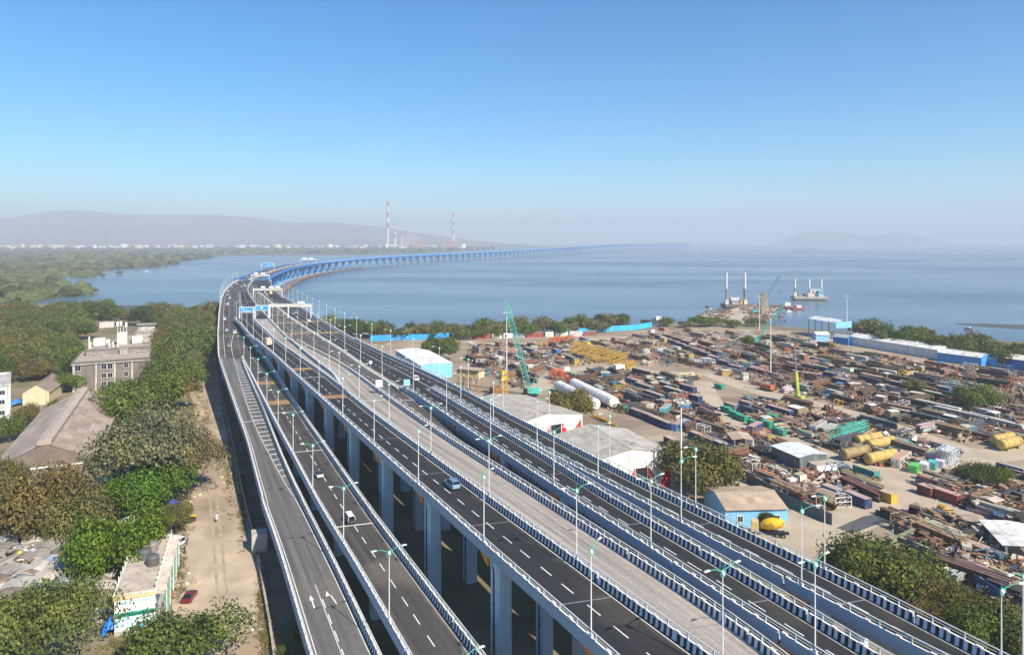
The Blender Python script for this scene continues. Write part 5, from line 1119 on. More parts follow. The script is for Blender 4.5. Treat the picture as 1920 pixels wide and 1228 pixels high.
openings(shD, 'left', [(u, 2.0, 1.2, 1.4) for u in (-5, -1, 4)], m='dark')
shE = shed_px('small white roofed shed in the middle of the yard', (1509, 862), (1551, 852), (1496, 830), 4.5, .5, (.10, .13, .13), (.62, .64, .66), ny=6, nx=2)
part(shE, 'annex', (shE['W']*.2, -shE['L']/2-1.6, 1.4), (shE['W']*.75, 3.2, 2.8), (.75, .75, .73), 'tintclean'); part(shE, 'annex_roof', (shE['W']*.2, -shE['L']/2-1.6, 2.95), (shE['W']*.8, 3.5, .15), (.45, .38, .3))
pa, pb = P(1590, 645), P(1760, 673); dv = (pb-pa).normalized(); nv = Vector((-dv.y, dv.x, 0))
def longshed(label, x0, y0, x1, y1, dep, h, wall, roof, ny):
    a, c = P(x0, y0), P(x1, y1); v = c-a; L = v.length; v /= L; n_ = Vector((-v.y, v.x, 0)); cen = (a+c)/2+n_*(dep/2); FOOT.append((cen.x, cen.y, math.atan2(v.y, v.x)-math.pi/2, dep/2+1, L/2+1))
    return shed(label, cen, math.atan2(v.y, v.x)-math.pi/2, dep, L, h, 1.6, wall, roof, ny=ny, nx=2)
ls = longshed('long white warehouse with pale roof at the back of the yard', 1592, 646, 1758, 674, 13, 5.5, (.66, .66, .64), (.68, .66, .62), 13)
for t in (-.2, .12, .36): part(ls, 'door', (-ls['W']/2-.05, ls['L']*t, 1.7), (.12, 3.2, 3.4), (.05, .12, .25), 'tintclean')
for t in (.2, .3, .4): part(ls, 'roof_vent', (-1, ls['L']*t, 7.1), (1.0, 1.0, .9), (.6, .6, .58))
longshed('bright blue shed adjoining the long white warehouse', 1760, 677, 1840, 688, 11, 5, (.04, .28, .62), (.66, .64, .60), 6)
longshed('small blue cabin at the end of the blue shed', 1843, 684, 1868, 688, 6, 4.2, (.04, .30, .62), (.2, .4, .6), 2)
longshed('deep blue shed at the right edge of the yard', 1884, 690, 1990, 706, 12, 5.5, (.02, .13, .42), (.66, .62, .56), 6)
longshed('dark blue cabin left of the long white warehouse', 1562, 645, 1590, 648, 8, 5, (.02, .15, .45), (.3, .36, .42), 3)
longshed('light blue hut in front of the open canopy', 1530, 640, 1556, 640, 6, 4.5, (.25, .52, .74), (.6, .64, .66), 2)
cn = shed_px('tall open canopy with white roof and light blue gable at the water', (1553, 603), (1597, 604), (1544, 596), 12, 1.5, LB, (.62, .66, .68), ny=6, nx=2, open_=5, name='open_canopy', cat='canopy')
part(cn, 'gable_cladding', (0, -cn['L']/2, 10.4), (cn['W'], .2, 4.5), LB, 'tintclean')
shW = shed_px('white flat sheet canopy at the lower right edge of the yard', (1905, 1045), (1990, 1035), (1935, 985), 4, .4, (.3, .28, .25), (.68, .66, .62), ny=5, nx=2, open_=4, name='open_canopy', cat='canopy')
shT = shed_px('tan hut roof by the scrap in the middle yard', (1382, 833), (1412, 826), (1400, 812), 3.5, .5, (.3, .25, .2), (.45, .34, .25), ny=3, nx=1, open_=3, name='open_canopy', cat='canopy')
# ---------------------------------------------------------------- containers, cabins and beams
CM = {}
def cmesh(L_, W_, H_):
    k = (L_, W_, H_)
    if k not in CM:
        d = {}; b = MB(); n = max(6, int(L_/.7)); prof_ = []
        for s in (-1, 1):
            for i in range(n):
                y0, y1 = -L_/2+L_*i/n, -L_/2+L_*(i+.5)/n; y2 = -L_/2+L_*(i+1)/n; x = s*W_/2
                for (ya, yb, dx) in ((y0, y1, 0), (y1, y2, -.09*s)): b.quad((x+dx, ya, .12), (x+dx, yb, .12), (x+dx, yb, H_-.1), (x+dx, ya, H_-.1))
        b.box((0, 0, .08), (W_, L_, .16)); b.box((0, L_/2-.04, H_/2), (W_-.02, .06, H_-.2)); b.box((0, -L_/2+.08, H_/2), (W_-.06, .06, H_-.2))
        for sx in (-1, 1):
            for sy in (-1, 1): b.box((sx*(W_/2-.07), sy*(L_/2-.07), H_/2), (.16, .16, H_))
            b.box((sx*(W_/2-.05), 0, H_-.06), (.12, L_-.1, .12))
        d['body'] = b.mesh('body', M['tint'])
        b = MB(); b.box((0, 0, H_-.02), (W_-.15, L_-.15, .06)); d['roof'] = b.mesh('roof', M['roofsheet'])
        b = MB(); b.box((0, 0, 0), (W_*.47, .07, H_-.35)); b.tube((.2, -.06, -H_*.4), (.2, -.06, H_*.4), .03, .03, 5); d['door'] = b.mesh('door', M['tint'])
        b = MB(); b.box((0, 0, 0), (.06, 1.2, 1.0)); d['win'] = b.mesh('window', M['glass']); CM[k] = d
    return CM[k]
DUST = (.42, .33, .25)
def container(x, y, color, L_=6.1, base='', rz=None, roof=DUST, W_=2.5, H_=2.6, z=0, win=0, name='container', cat='container', group='containers in the yard', auto=True, p=None):
    p = P(x, y) if p is None else p; p = Vector((p.x, p.y, z)); rz = YROT+rnd(-.05, .05) if rz is None else rz
    r = thing(name, base, cat, p, rz, group, auto); d = cmesh(L_, W_, H_); c = tuple(v*rnd(.85, 1.15) for v in color)
    link('body', d['body'], r, color=c); link('roof', d['roof'], r, color=tuple(v*rnd(.8, 1.1) for v in roof))
    for s in (-1, 1): link('door', d['door'], r, (s*W_*.24, -L_/2+.0, H_/2), color=c)
    for k in range(win): link('window', d['win'], r, (W_/2+.02, -L_/2+L_*(k+.5)/win, H_*.6)); link('window', d['win'], r, (-W_/2-.02, -L_/2+L_*(k+.5)/win, H_*.6))
    FOOT.append((p.x, p.y, rz, W_/2+.5, L_/2+.5)); return r
def crow(x0, y0, x1, y1, n, color, L_, base, **k):
    a, c = P(x0, y0), P(x1, y1)
    for i in range(n): p = a.lerp(c, i/max(1, n-1)); container(0, 0, color, L_, base, p=p, **k)
NV = 'navy shipping container with dusty top'
crow(1238, 636, 1322, 668, 7, NAVY, 9, NV); crow(1252, 634, 1345, 666, 6, (.03, .03, .04), 9, 'black container with dusty top'); crow(1338, 676, 1378, 694, 3, NAVY, 9, NV)
crow(1400, 688, 1420, 697, 2, NAVY, 9, NV)
TEALC = (.035, .11, .17)
for x, y, c, l in ((1190, 722, BLU, 12.2), (1208, 732, TEALC, 12.2), (1226, 748, TEALC, 12.2), (1222, 722, TEALC, 9), (1246, 728, NAVY, 9), (1262, 740, TEALC, 12.2), (1290, 734, NAVY, 9), (1304, 753, NAVY, 6.1), (1278, 722, TEALC, 9)): container(x, y, c, l, 'dark blue container with tan dusty top', H_=2.9, group='dark blue containers in the middle yard')
for x, y, c, l, n_ in ((1248, 773, LB, 10, 'light blue site cabin'), (1288, 768, LB, 6.1, 'light blue site cabin'), (1275, 803, (.1, .22, .45), 10, 'blue site cabin with white windows'), (1416, 808, (.08, .14, .3), 9, 'long site cabin with windows')): container(x, y, c, l, n_, win=3, name='site_cabin', cat='cabin', group='site cabins', rz=YROT-1.15 if n_ != 'light blue site cabin' else YROT-.9)
for x, y, l in ((1202, 783, 12.2), (1238, 798, 12.2), (1265, 838, 9), (1318, 830, 12.2), (1340, 838, 12.2)): container(x, y, NAVY, l, NV)
for x, y in ((1371, 768), (1399, 764)): container(x, y, (.12, .16, .2), 6.1, 'grey blue container')
for x, y in ((1362, 773), (1377, 782), (1391, 789), (1413, 799), (1447, 787), (1437, 800), (1462, 815), (1349, 729), (1168, 769)): container(x, y, (.02, .28, .17), 4.6, 'green generator box', W_=2.0, H_=2.2, roof=(.04, .33, .22), name='generator_set', cat='generator', group='green generator boxes')
for x, y, c, l in ((1535, 680, NAVY, 9), (1533, 694, NAVY, 12), (1556, 707, NAVY, 6.1), (1578, 720, NAVY, 9), (1525, 709, NAVY, 9), (1634, 712, (.02, .03, .06), 12), (1684, 726, NAVY, 12), (1462, 776, NAVY, 12), (1500, 706, NAVY, 9), (1605, 700, NAVY, 6.1), (1488, 690, (.02, .03, .05), 9)): container(x, y, c, l, NV)
for x, y, c, l, n_ in ((1588, 699, WR, 6.1, 'white container'), (1641, 699, (.62, .45, .12), 4, 'yellow and white container'), (1562, 742, (.1, .4, .5), 6.1, 'teal container'), (1535, 806, (.5, .52, .54), 12.2, 'pale grey container'), (1420, 700, (.16, .04, .04), 12.2, 'maroon container'), (1168, 728, (.18, .07, .06), 6.1, 'maroon container'), (1121, 733, (.2, .36, .46), 4, 'pale blue hut'), (1042, 662, (.04, .16, .42), 6.1, 'blue container'), (1070, 676, NAVY, 9, NV), (1095, 640, (.10, .22, .3), 9, 'blue grey container'), (1098, 647, (.7, .5, .06), 9, 'yellow container'), (1222, 624, (.6, .6, .58), 5, 'white cabin'), (1243, 620, (.4, .15, .1), 7, 'orange brown container'), (992, 660, NAVY, 9, NV), (1015, 668, (.03, .03, .04), 9, 'black container with dusty top'),
                       (1060, 697, WR, 4.5, 'white cabin'), (1238, 660, (.5, .55, .55), 9, 'pale grey container'), (1210, 662, (.45, .5, .5), 6.1, 'pale grey container'), (1300, 628, (.1, .3, .45), 5, 'blue container'), (1438, 645, (.5, .48, .45), 7, 'pale grey container'), (1690, 868, WR, 12.2, 'white site cabin'), (1748, 860, (.4, .44, .46), 6.1, 'pale grey container'), (1903, 890, (.03, .12, .3), 9, 'blue container'), (1768, 936, (.24, .06, .045), 9, 'rusty red container'), (1738, 928, (.22, .06, .05), 4, 'rusty red container'), (1842, 1046, (.45, .27, .05), 9, 'mustard container'), (1607, 945, (.02, .05, .16), 7, 'dark blue tarpaulin covered bin'), (1665, 940, (.62, .45, .06), 3.5, 'yellow crate'), (1892, 915, (.5, .42, .3), 5, 'cream container'), (1395, 928, (.02, .05, .3), 4, 'blue skip'), (1624, 893, (.05, .28, .24), 7, 'green blue container'), (1560, 930, (.2, .3, .36), 5, 'blue hut'), (1500, 905, (.72, .7, .66), 2.4, 'white box'),
                       (1690, 780, (.02, .02, .03), 9, 'black container with dusty top'), (1770, 735, (.02, .12, .3), 6, 'blue container'), (1870, 700, NAVY, 6, NV)): container(x, y, c, l, n_, win=3 if n_ == 'white site cabin' else 0, rz=YROT-1.2 if n_ in ('white site cabin', 'pale grey container', 'mustard container', 'white cabin') and x not in (1842,) else None)
for x, y, c, l in ((1714, 884, (.12, .5, .1), 4.5), (1733, 881, (.6, .62, .58), 4.5), (1748, 878, (.1, .45, .4), 4), (1762, 876, (.72, .7, .68), 2.4)): container(x, y, c, l, {.12: 'lime green box unit', .6: 'white box unit', .1: 'teal box unit', .72: 'small white box unit'}[c[0]], rz=YROT-1.15, W_=2.2, H_=2.2, roof=c, group='box units in a row by the track')
fx = 860
for c, l, n_ in ((WR, 9, 'white'), ((.36, .10, .08), 12.2, 'red'), (WR, 7, 'white'), (WR, 7, 'white'), (WR, 7, 'white'), ((.36, .10, .08), 12.2, 'red'), (WR, 6.1, 'white'), (WR, 9, 'white'), (WR, 9, 'white'), ((.3, .14, .1), 9, 'brown')):
    wpx = l*2.75; container(fx+wpx/2, 636-(fx-860)*.03, c, l, n_+' container in the row along the shore', rz=math.pi/2+.05, H_=3.4, roof=(.55, .5, .45), group='container row along the shore'); fx += wpx+2
wall_line('bright blue sheet fence along the shore left of the container row', [P(*q) for q in ((694, 640), (740, 638), (800, 637), (842, 634))], 4, .15, (.02, .32, .72), 'sheet_fence', m='tintclean', cat='fence')
wall_line('bright blue sheet fence along the shore right of the container row', [P(*q) for q in ((1058, 628), (1100, 625), (1148, 621), (1190, 619), (1222, 613))], 4, .15, (.03, .42, .78), 'sheet_fence', m='tintclean', cat='fence')
wall_line('dark sheet fence below the middle yard and the tan shed', [P(*q) for q in ((1380, 890), (1420, 915), (1470, 945), (1520, 968), (1560, 985))], 2.8, .12, (.07, .10, .11), 'sheet_fence', m='tint', cat='fence')
wall_line('blue black sheet fence below the scrap heap', [P(*q) for q in ((1700, 1030), (1740, 1052), (1775, 1075))], 2.6, .12, (.05, .10, .15), 'sheet_fence', m='tint', cat='fence')
wall_line('navy sheet fence at the lower right of the yard', [P(*q) for q in ((1825, 1098), (1850, 1115), (1875, 1130))], 2.6, .12, (.03, .1, .22), 'sheet_fence', m='tint', cat='fence')
bmM = {}
def beam(x, y, l, w_, h, color, base, rz=None, group='concrete beams', name='concrete_beam'):
    p = P(x, y); rz = YROT+rnd(-.08, .08) if rz is None else rz; b = MB(); b.loft([[(-w_/2, yy, 0), (w_/2, yy, 0), (w_/2, yy, h*.22), (w_*.2, yy, h*.35), (w_*.2, yy, h*.72), (w_*.5, yy, h*.85), (w_*.5, yy, h), (-w_*.5, yy, h), (-w_*.5, yy, h*.85), (-w_*.2, yy, h*.72), (-w_*.2, yy, h*.35), (-w_/2, yy, h*.22)] for yy in (-l/2, l/2)]); o = b.build(name, M['tintconc'], loc=p, rz=rz, color=color); tag(o, base, 'beam', group, True); FOOT.append((p.x, p.y, rz, w_/2+.4, l/2+.4))
for x, y, l in ((1606, 674, 14), (1473, 650, 10), (1519, 650, 10), (1758, 768, 18), (1801, 783, 20), (1866, 797, 20), (1735, 742, 14), (1850, 780, 9), (1660, 702, 12)): beam(x, y, l, 2.2, 2.6, (.48, .46, .42), 'pale concrete beam')
for k in range(9): beam(1420+k*9+rnd(-3, 3), 862+k*5+rnd(-2, 2), 7, 1.0, 1.0, (.68, .66, .62), 'white precast block in rows by the small shed', group='white precast blocks')
for k in range(12): beam(1545+rnd(-35, 60), 905+rnd(-8, 22), rnd(5, 9), 1.4, 1.3, (.52, .44, .34), 'cream concrete pile segment', rz=YROT-1.2+rnd(-.5, .5), group='cream pile segments')
# ---------------------------------------------------------------- tanks, silos, trusses
def hcyl(label, x, y, l, r_, color, rz, name='storage_tank', cat='tank', legs=True, group=None, rings=0):
    p = P(x, y); t = thing(name, label, cat, p, rz, group); zz = r_+(.6 if legs else .1); b = MB(); n = 18
    b.loft([[(q*math.cos(6.283*i/n), yy, zz+q*math.sin(6.283*i/n)) for i in range(n)] for q, yy in ((r_*.3, -l/2-.5), (r_*.75, -l/2-.3), (r_, -l/2), (r_, l/2), (r_*.75, l/2+.3), (r_*.3, l/2+.5))]); b.build('shell', M['tint'], t, color=color, smooth=False)
    for k in range(rings): b = MB(); yy = -l/2+l*(k+.5)/rings; b.loft([[(q*math.cos(6.283*i/n), y2, zz+q*math.sin(6.283*i/n)) for i in range(n)] for q, y2 in ((r_+.01, yy-.08), (r_+.1, yy), (r_+.01, yy+.08))], caps=False); b.build('ring', M['tint'], t, color=tuple(v*.9 for v in color))
    if legs:
        for s in (-.32, .32): b = MB(); b.box((0, l*s, zz*.35), (r_*1.5, .35, zz*.7)); b.build('saddle', M['rust'], t, color=(.3, .2, .08))
    FOOT.append((p.x, p.y, rz, r_+.5, l/2+.5))
YEL = (.48, .33, .10)
for x, y, l, lb in ((1651, 842, 11.5, 'yellow storage tank, front one of the upper pair beside green trusses'), (1628, 834, 11, 'yellow storage tank, rear one of the upper pair beside green trusses'), (1652, 868, 12, 'yellow storage tank beside the white site cabin'), (1604, 860, 11, 'brownish storage tank left of the white site cabin'), (1893, 842, 10, 'yellow storage tank at the right edge, front of two'), (1880, 834, 10, 'yellow storage tank at the right edge, rear of two')):
    hcyl(lb, x, y, l, 1.6, YEL if 'brown' not in lb else (.3, .22, .1), YROT-1.55, group='yellow storage tanks', rings=3)
hcyl('long white silo lying down, left one with plain shell', 1080, 751, 38, 2.2, (.74, .72, .69), .33, 'silo', 'silo', rings=5, group='white silos')
hcyl('long ribbed white silo lying down, right one', 1111, 747, 40, 2.2, (.76, .73, .70), .33, 'silo', 'silo', rings=12, group='white silos')
def truss(x, y, l, w_, h, color, base, rz, group, z=0, n=9):
    p = P(x, y); b = MB(); c = [(-w_/2, 0), (w_/2, 0), (w_/2, h), (-w_/2, h)]
    for cx, cz in c: b.tube((cx, -l/2, cz), (cx, l/2, cz), .11, .11, 4)
    for k in range(n):
        y0, y1 = -l/2+l*k/n, -l/2+l*(k+1)/n
        for i in range(4):
            a, d = c[i], c[(i+1) % 4]; b.tube((a[0], y0, a[1]), (d[0], y1, d[1]), .07, .07, 3, 0, False); b.tube((a[0], y1, a[1]), (d[0], y1, d[1]), .07, .07, 3, 0, False)
    o = b.build('lattice_truss', M['tint'], loc=(p.x, p.y, z+.1), rz=rz, color=color); tag(o, base, 'truss', group, True); FOOT.append((p.x, p.y, rz, w_/2+.3, l/2+.3))
for k in range(14): truss(1070+k*8.6, 658+k*2.4+rnd(-2, 2), 16, 1.7, 2.0, (.55, .34, .06), 'yellow lattice truss in the stacked row', YROT-.95, 'yellow lattice trusses')
for k in range(9): truss(1078+k*11, 654+k*3, 14, 1.7, 2.0, (.55, .34, .06), 'yellow lattice truss in the stacked row', YROT-.95, 'yellow lattice trusses', z=2.2)
for k in range(5): truss(1036+k*8, 641+rnd(-2, 2), 12, 1.8, 3.0, (.60, .17, .07), 'orange red lattice truss by the shore containers', YROT-.9, 'orange trusses')
for k in range(5): truss(1036+k*6, 712+rnd(-3, 3), 9, 1.8, 3.0, (.58, .15, .06), 'orange red lattice truss near the white silos', YROT-.2, 'orange trusses', z=k % 2*2)
for k in range(9): truss(1578+rnd(-6, 6)+(k%2)*20, 806+k*2.6, 19, 1.1, 1.3, (.10, .48, .36), 'sea green lattice truss in the middle yard', YROT-1.35, 'green lattice trusses', z=k % 2*1.3)
for k in range(5): truss(1694+rnd(-5, 5), 836+k*3.2, 17, 1.0, 1.2, (.12, .48, .36), 'sea green lattice truss beside the yellow tanks', YROT-1.35, 'green lattice trusses')
for k in range(4): truss(1768+k*6, 866+k*2, 7, 1.4, 4.5, (.62, .64, .66), 'silver truss frame standing by the track', YROT-1.3, 'silver frames', n=4)
for k in range(4): truss(1122+k*7, 786+k*3, 9, 1.2, 1.0, (.55, .36, .05), 'yellow frame beside the silos', YROT, 'yellow frames', n=5)
# ---------------------------------------------------------------- girder stacks and scrap
bb = MB(); 
def ibeam(l, w_, h): b = MB(); b.box((0, 0, .05), (w_, l, .1)); b.box((0, 0, h/2), (w_*.25, l, h-.2)); b.box((0, 0, h-.05), (w_, l, .1)); return b.mesh('girder', M['rust'])
def pipe(l, r_): b = MB(); b.tube((0, -l/2, r_), (0, l/2, r_), r_, r_, 9); return b.mesh('pipe', M['rust'])
IB = [ibeam(11, .8, .9), ibeam(8, .7, .7), ibeam(14, .9, 1.1)]; PI = [pipe(9, .4), pipe(12, .3)]
def pip(poly, x, y):
    c = False; j = len(poly)-1
    for i in range(len(poly)):
        if (poly[i][1] > y) != (poly[j][1] > y) and x < (poly[j][0]-poly[i][0])*(y-poly[i][1])/(poly[j][1]-poly[i][1])+poly[i][0]: c = not c
        j = i
    return c
REG = [[(880, 645), (1010, 646), (1230, 626), (1330, 620), (1500, 630), (1600, 660), (1760, 684), (1925, 700), (1925, 836), (1800, 826), (1680, 790), (1560, 756), (1440, 728), (1385, 712), (1320, 690), (1120, 682), (1010, 700), (990, 735), (880, 690)],
       [(1030, 712), (1120, 694), (1310, 706), (1318, 745), (1350, 785), (1450, 822), (1500, 838), (1560, 868), (1640, 895), (1670, 930), (1600, 960), (1540, 960), (1400, 880), (1270, 800), (1150, 772)],
       [(1395, 745), (1560, 772), (1670, 805), (1780, 845), (1760, 868), (1640, 880), (1560, 850), (1460, 805), (1400, 785)],
       [(1690, 985), (1760, 965), (1850, 1000), (1925, 1040), (1925, 1150), (1880, 1130), (1760, 1060), (1700, 1020)],
       [(1740, 905), (1800, 890), (1925, 900), (1925, 1000), (1850, 965), (1760, 935)]]
def ontrack(p):
    for pts, ww in TRW:
        for a, c in zip(pts[:-1], pts[1:]):
            e = c-a; t = max(0, min(1, (p-a).dot(e)/e.dot(e)))
            if (p-(a+e*t)).length < ww*.5+1.0: return True
    return False
def free(p, rz, hw, hl, grow=0.0):
    for fx_, fy, fr, fw, fl in FOOT:
        dx, dy = p.x-fx_, p.y-fy
        if dx*dx+dy*dy > (fw+fl+hl+hw)**2: continue
        ca, sa = math.cos(-fr), math.sin(-fr); lx, ly = dx*ca-dy*sa, dx*sa+dy*ca
        if abs(lx) < fw+hw+grow and abs(ly) < fl+hl*.7+grow: return False
    return True
RUSTS = ((.21, .12, .075), (.13, .08, .055), (.28, .19, .12), (.08, .065, .055), (.36, .27, .18), (.08, .09, .10), (.42, .38, .32))
ry = random.Random(31); made = tries = 0
while made < 330 and tries < 16000:
    tries += 1; k = ry.choices(range(5), (5, 3, 1.6, 1.2, 1))[0]; poly = REG[k]; x = ry.uniform(min(q[0] for q in poly), max(q[0] for q in poly)); y = ry.uniform(min(q[1] for q in poly), max(q[1] for q in poly))
    if not pip(poly, x, y): continue
    p = P(x, y); rz = YROT+ry.gauss(0, .12) if ry.random() < .75 else YROT-1.3+ry.gauss(0, .2)
    if ontrack(p) or not free(p, rz, 1.2, 4.2): continue
    tube_ = ry.random() < .25; me = ry.choice(PI if tube_ else IB); n = ry.randint(4, 9); col = ry.choice(RUSTS)
    tone = {0: 'rusty', 1: 'dark rusty', 2: 'light brown', 3: 'blackened', 4: 'tan', 5: 'dark grey', 6: 'pale grey'}[RUSTS.index(col)]
    r = thing('pipe_stack' if tube_ else 'girder_stack', f'stack of {tone} steel '+('pipes' if tube_ else 'girders'), 'stack', p, rz, 'stacks of steel in the yard', True)
    for i in range(n):
        lay = i//3; c = tuple(v*ry.uniform(.75, 1.25) for v in col); o = link('pipe' if tube_ else 'girder', me, r, ((i % 3-1)*1.15+lay*.4+ry.uniform(-.15, .15), ry.uniform(-1.2, 1.2), lay*(1.0 if not tube_ else .75)), ry.gauss(0, .04), color=c)
    FOOT.append((p.x, p.y, rz, 1.9, 5)); made += 1
# other heaps: formwork panels, open steel frames, plate stacks, drums of cable, small tin huts
def mk_formwork():
    b = MB(); b.box((0, 0, 0), (2.4, 4.5, .22)); return b.mesh('panel', M['rust'])
def mk_frame():
    b = MB()
    for x in (-1.4, 1.4):
        for y in (-2.4, 2.4): b.box((x, y, 1.5), (.22, .22, 3))
        for z in (.2, 1.6, 2.9): b.box((x, 0, z), (.18, 4.9, .18))
    for y in (-2.4, 0, 2.4):
        for z in (.2, 2.9): b.box((0, y, z), (2.8, .18, .18))
    for x in (-1.4, 1.4): b.tube((x, -2.4, .2), (x, 2.4, 2.9), .08, .08, 4)
    return b.mesh('scaffold_tower', M['rust'])
def mk_spool():
    b = MB(); b.tube((-.7, 0, 1.1), (.7, 0, 1.1), .6, .6, 12); b.tube((-.8, 0, 1.1), (-.65, 0, 1.1), 1.1, 1.1, 14); b.tube((.65, 0, 1.1), (.8, 0, 1.1), 1.1, 1.1, 14); return b.mesh('cable_drum', M['rust'])
FW, FR_, SPL = mk_formwork(), mk_frame(), mk_spool(); made = tries = 0
while made < 300 and tries < 20000:
    tries += 1; k = ry.choices(range(5), (5, 3.4, 1.6, 1.6, 1.2))[0]; poly = REG[k]; x = ry.uniform(min(q[0] for q in poly), max(q[0] for q in poly)); y = ry.uniform(min(q[1] for q in poly), max(q[1] for q in poly))
    if not pip(poly, x, y): continue
    p = P(x, y); rz = YROT+ry.choice((0, -1.57))+ry.gauss(0, .25)
    if ontrack(p) or not free(p, rz, .9, 1.9, -.2): continue
    u = ry.random(); col = ry.choice(((.2, .11, .06), (.3, .22, .15), (.1, .08, .06), (.45, .4, .33), (.34, .12, .06), (.5, .34, .08), (.08, .2, .26), (.6, .58, .54))); tone = {.2: 'rust brown', .3: 'tan', .1: 'dark', .45: 'pale grey', .34: 'rust red', .5: 'ochre', .08: 'blue grey', .6: 'off white'}[col[0]]
    if u < .42:
        r = thing('panel_stack', f'leaning stack of {tone} formwork panels', 'stack', p, rz, 'formwork stacks in the yard', True)
        for i in range(ry.randint(3, 7)): o = link('panel', FW, r, (ry.uniform(-.2, .2), ry.uniform(-.3, .3), .12+i*.3), ry.gauss(0, .06), color=tuple(v*ry.uniform(.75, 1.2) for v in col)); o.rotation_euler.x = ry.gauss(0, .02)
    elif u < .72: o = link('scaffold_tower', FR_, None, p, rz, ry.uniform(.7, 1.15), col); tag(o, f'open {tone} steel scaffold tower', 'scaffold', 'scaffold towers in the yard', True)
    elif u < .84: o = link('cable_drum', SPL, None, p, rz, ry.uniform(.7, 1.1), col); tag(o, f'{tone} cable drum', 'drum', 'cable drums in the yard', True)
    else:
        o = shed(f'tin hut with {tone} roof', p, rz, ry.uniform(2.5, 4), ry.uniform(3, 5.5), ry.uniform(2.3, 3.2), .3, tuple(v*.8 for v in col), ry.choice(((.5, .44, .36), (.34, .26, .2), (.62, .6, .56))), ny=2, nx=1, over=.3, name='tin_hut', cat='hut', group='tin huts in the yard'); o['label'] = f'tin hut with {tone} walls'; THINGS.append(o)
    FOOT.append((p.x, p.y, rz, 1.5, 2.4)); made += 1
def scrap(name, label, polys, n, smin, smax, seed, pile=0.0, dens=None):
    b = MB(); r = random.Random(seed); k = 0; t = 0
    while k < n and t < n*12:
        t += 1; poly = r.choice(polys); x = r.uniform(min(q[0] for q in poly), max(q[0] for q in poly)); y = r.uniform(min(q[1] for q in poly), max(q[1] for q in poly))
        if not pip(poly, x, y): continue
        p = P(x, y)
        if ontrack(p) or not free(p, 0, -.3, -.3, -.4): continue
        k += 1; s = r.uniform(smin, smax); z = abs(r.gauss(0, .5))*pile; m = r.choices(range(7), (5, 4, 3, 2, 1.5, .7, .5))[0]; u = r.random()
        if u < .5: a = Vector((r.gauss(0, 1), r.gauss(0, 1), r.gauss(0, .18))).normalized()*s*r.uniform(.6, 1.7); c = Vector((p.x, p.y, z+.25)); b.tube(c-a, c+a, .05+.05*s, None, 4, m)
        elif u < .8: b.box((p.x, p.y, z+s*.18), (s*r.uniform(.6, 1.6), s*r.uniform(.4, 1), s*.36), r.uniform(0, 3), m)
        else:
            e = Vector((r.gauss(0, 1), r.gauss(0, 1), r.gauss(0, .3))).normalized()*s; f = Vector((r.gauss(0, 1), r.gauss(0, 1), r.gauss(0, .25))).normalized()*s*.7; c = Vector((p.x, p.y, z+.3)); b.poly([c-e-f, c+e-f, c+e+f, c-e+f], m)
    ms = [M['s%d' % i] for i in range(7)]; o = b.build(name, ms); stuff(o, label, 'scrap'); return o
for i, c in enumerate(((.17, .09, .055), (.24, .16, .10), (.05, .045, .04), (.46, .41, .34), (.05, .11, .18), (.65, .63, .6), (.45, .16, .06))): M['s%d' % i] = mat('scrap_%s' % 'abcdefg'[i], c, .85, .3, .8)
scrap('scrap_metal', 'loose scrap and bars strewn between the stacks in the yard', REG[:3], 15000, .45, 1.9, 3, 1.0)
scrap('scrap_heap', 'heap of twisted scrap and plates at the lower right', [REG[3], REG[4], [(1550, 960), (1640, 945), (1660, 955), (1600, 985), (1555, 985)]], 4200, .5, 2.2, 4, 2.2)
# ---------------------------------------------------------------- cranes, masts, vehicles, rig
def crawler(label, base, tip, color, w_=1.9, n=16, hook=True):
    p = Vector(base); r = thing('crawler_crane', label, 'crane', p); t = Vector(tip)-p; yaw = math.atan2(t.y, t.x)-math.pi/2
    for s in (-1, 1):
        b = MB(); b.loft([[(s*2.2-.5, y, z) for y, z in ((-3, .3), (-2.6, 0), (2.6, 0), (3, .3), (3, .9), (2.6, 1.2), (-2.6, 1.2), (-3, .9))], [(s*2.2+.5, y, z) for y, z in ((-3, .3), (-2.6, 0), (2.6, 0), (3, .3), (3, .9), (2.6, 1.2), (-2.6, 1.2), (-3, .9))]]); b.build('track', M['black'], r, rz=yaw)
    b = MB(); b.box((0, -1.6, 2.3), (3.4, 5.6, 1.9)); b.box((0, -4.2, 2.3), (3.6, 1.2, 2.1)); b.build('machine_house', M['tint'], r, rz=yaw, color=color)
    b = MB(); b.box((-1.5, 1.9, 2.4), (1.3, 1.9, 2.2)); b.build('cab', M['glass'], r, rz=yaw)
    d = t.normalized(); foot = Vector((0, 0, 2)); L_ = t.length; b = MB(); up = (0, 0, 1) if abs(d.z) < .95 else (0, 1, 0)
    b.lattice(foot, foot+(t-foot)*.12, .6, w_, 3, .1, up); b.lattice(foot+(t-foot)*.12, foot+(t-foot)*.9, w_, w_, n, .11, up); b.lattice(foot+(t-foot)*.9, t, w_, .7, 3, .1, up); b.build('boom', M['tint'], r, color=color)
    b = MB(); back = Matrix.Rotation(yaw, 3, 'Z') @ Vector((0, -3.5, 3)); mast = Matrix.Rotation(yaw, 3, 'Z') @ Vector((0, -3, 9)); b.tube(back, mast, .12, .12, 5); b.tube(foot, mast, .12, .12, 5); b.build('gantry_mast', M['tint'], r, color=color)
    b = MB(); b.tube(mast, t, .04, .04, 4); b.build('pendant_line', M['grey'], r)
    if hook: b = MB(); b.tube(t, t-Vector((0, 0, L_*.35)), .04, .04, 4); b.box(tuple(t-Vector((0, 0, L_*.35+.5))), (.6, .6, 1.1)); b.build('hook_block', M['dark'], r)
    FOOT.append((p.x, p.y, yaw, 4, 5))
TQ = (.10, .55, .44)
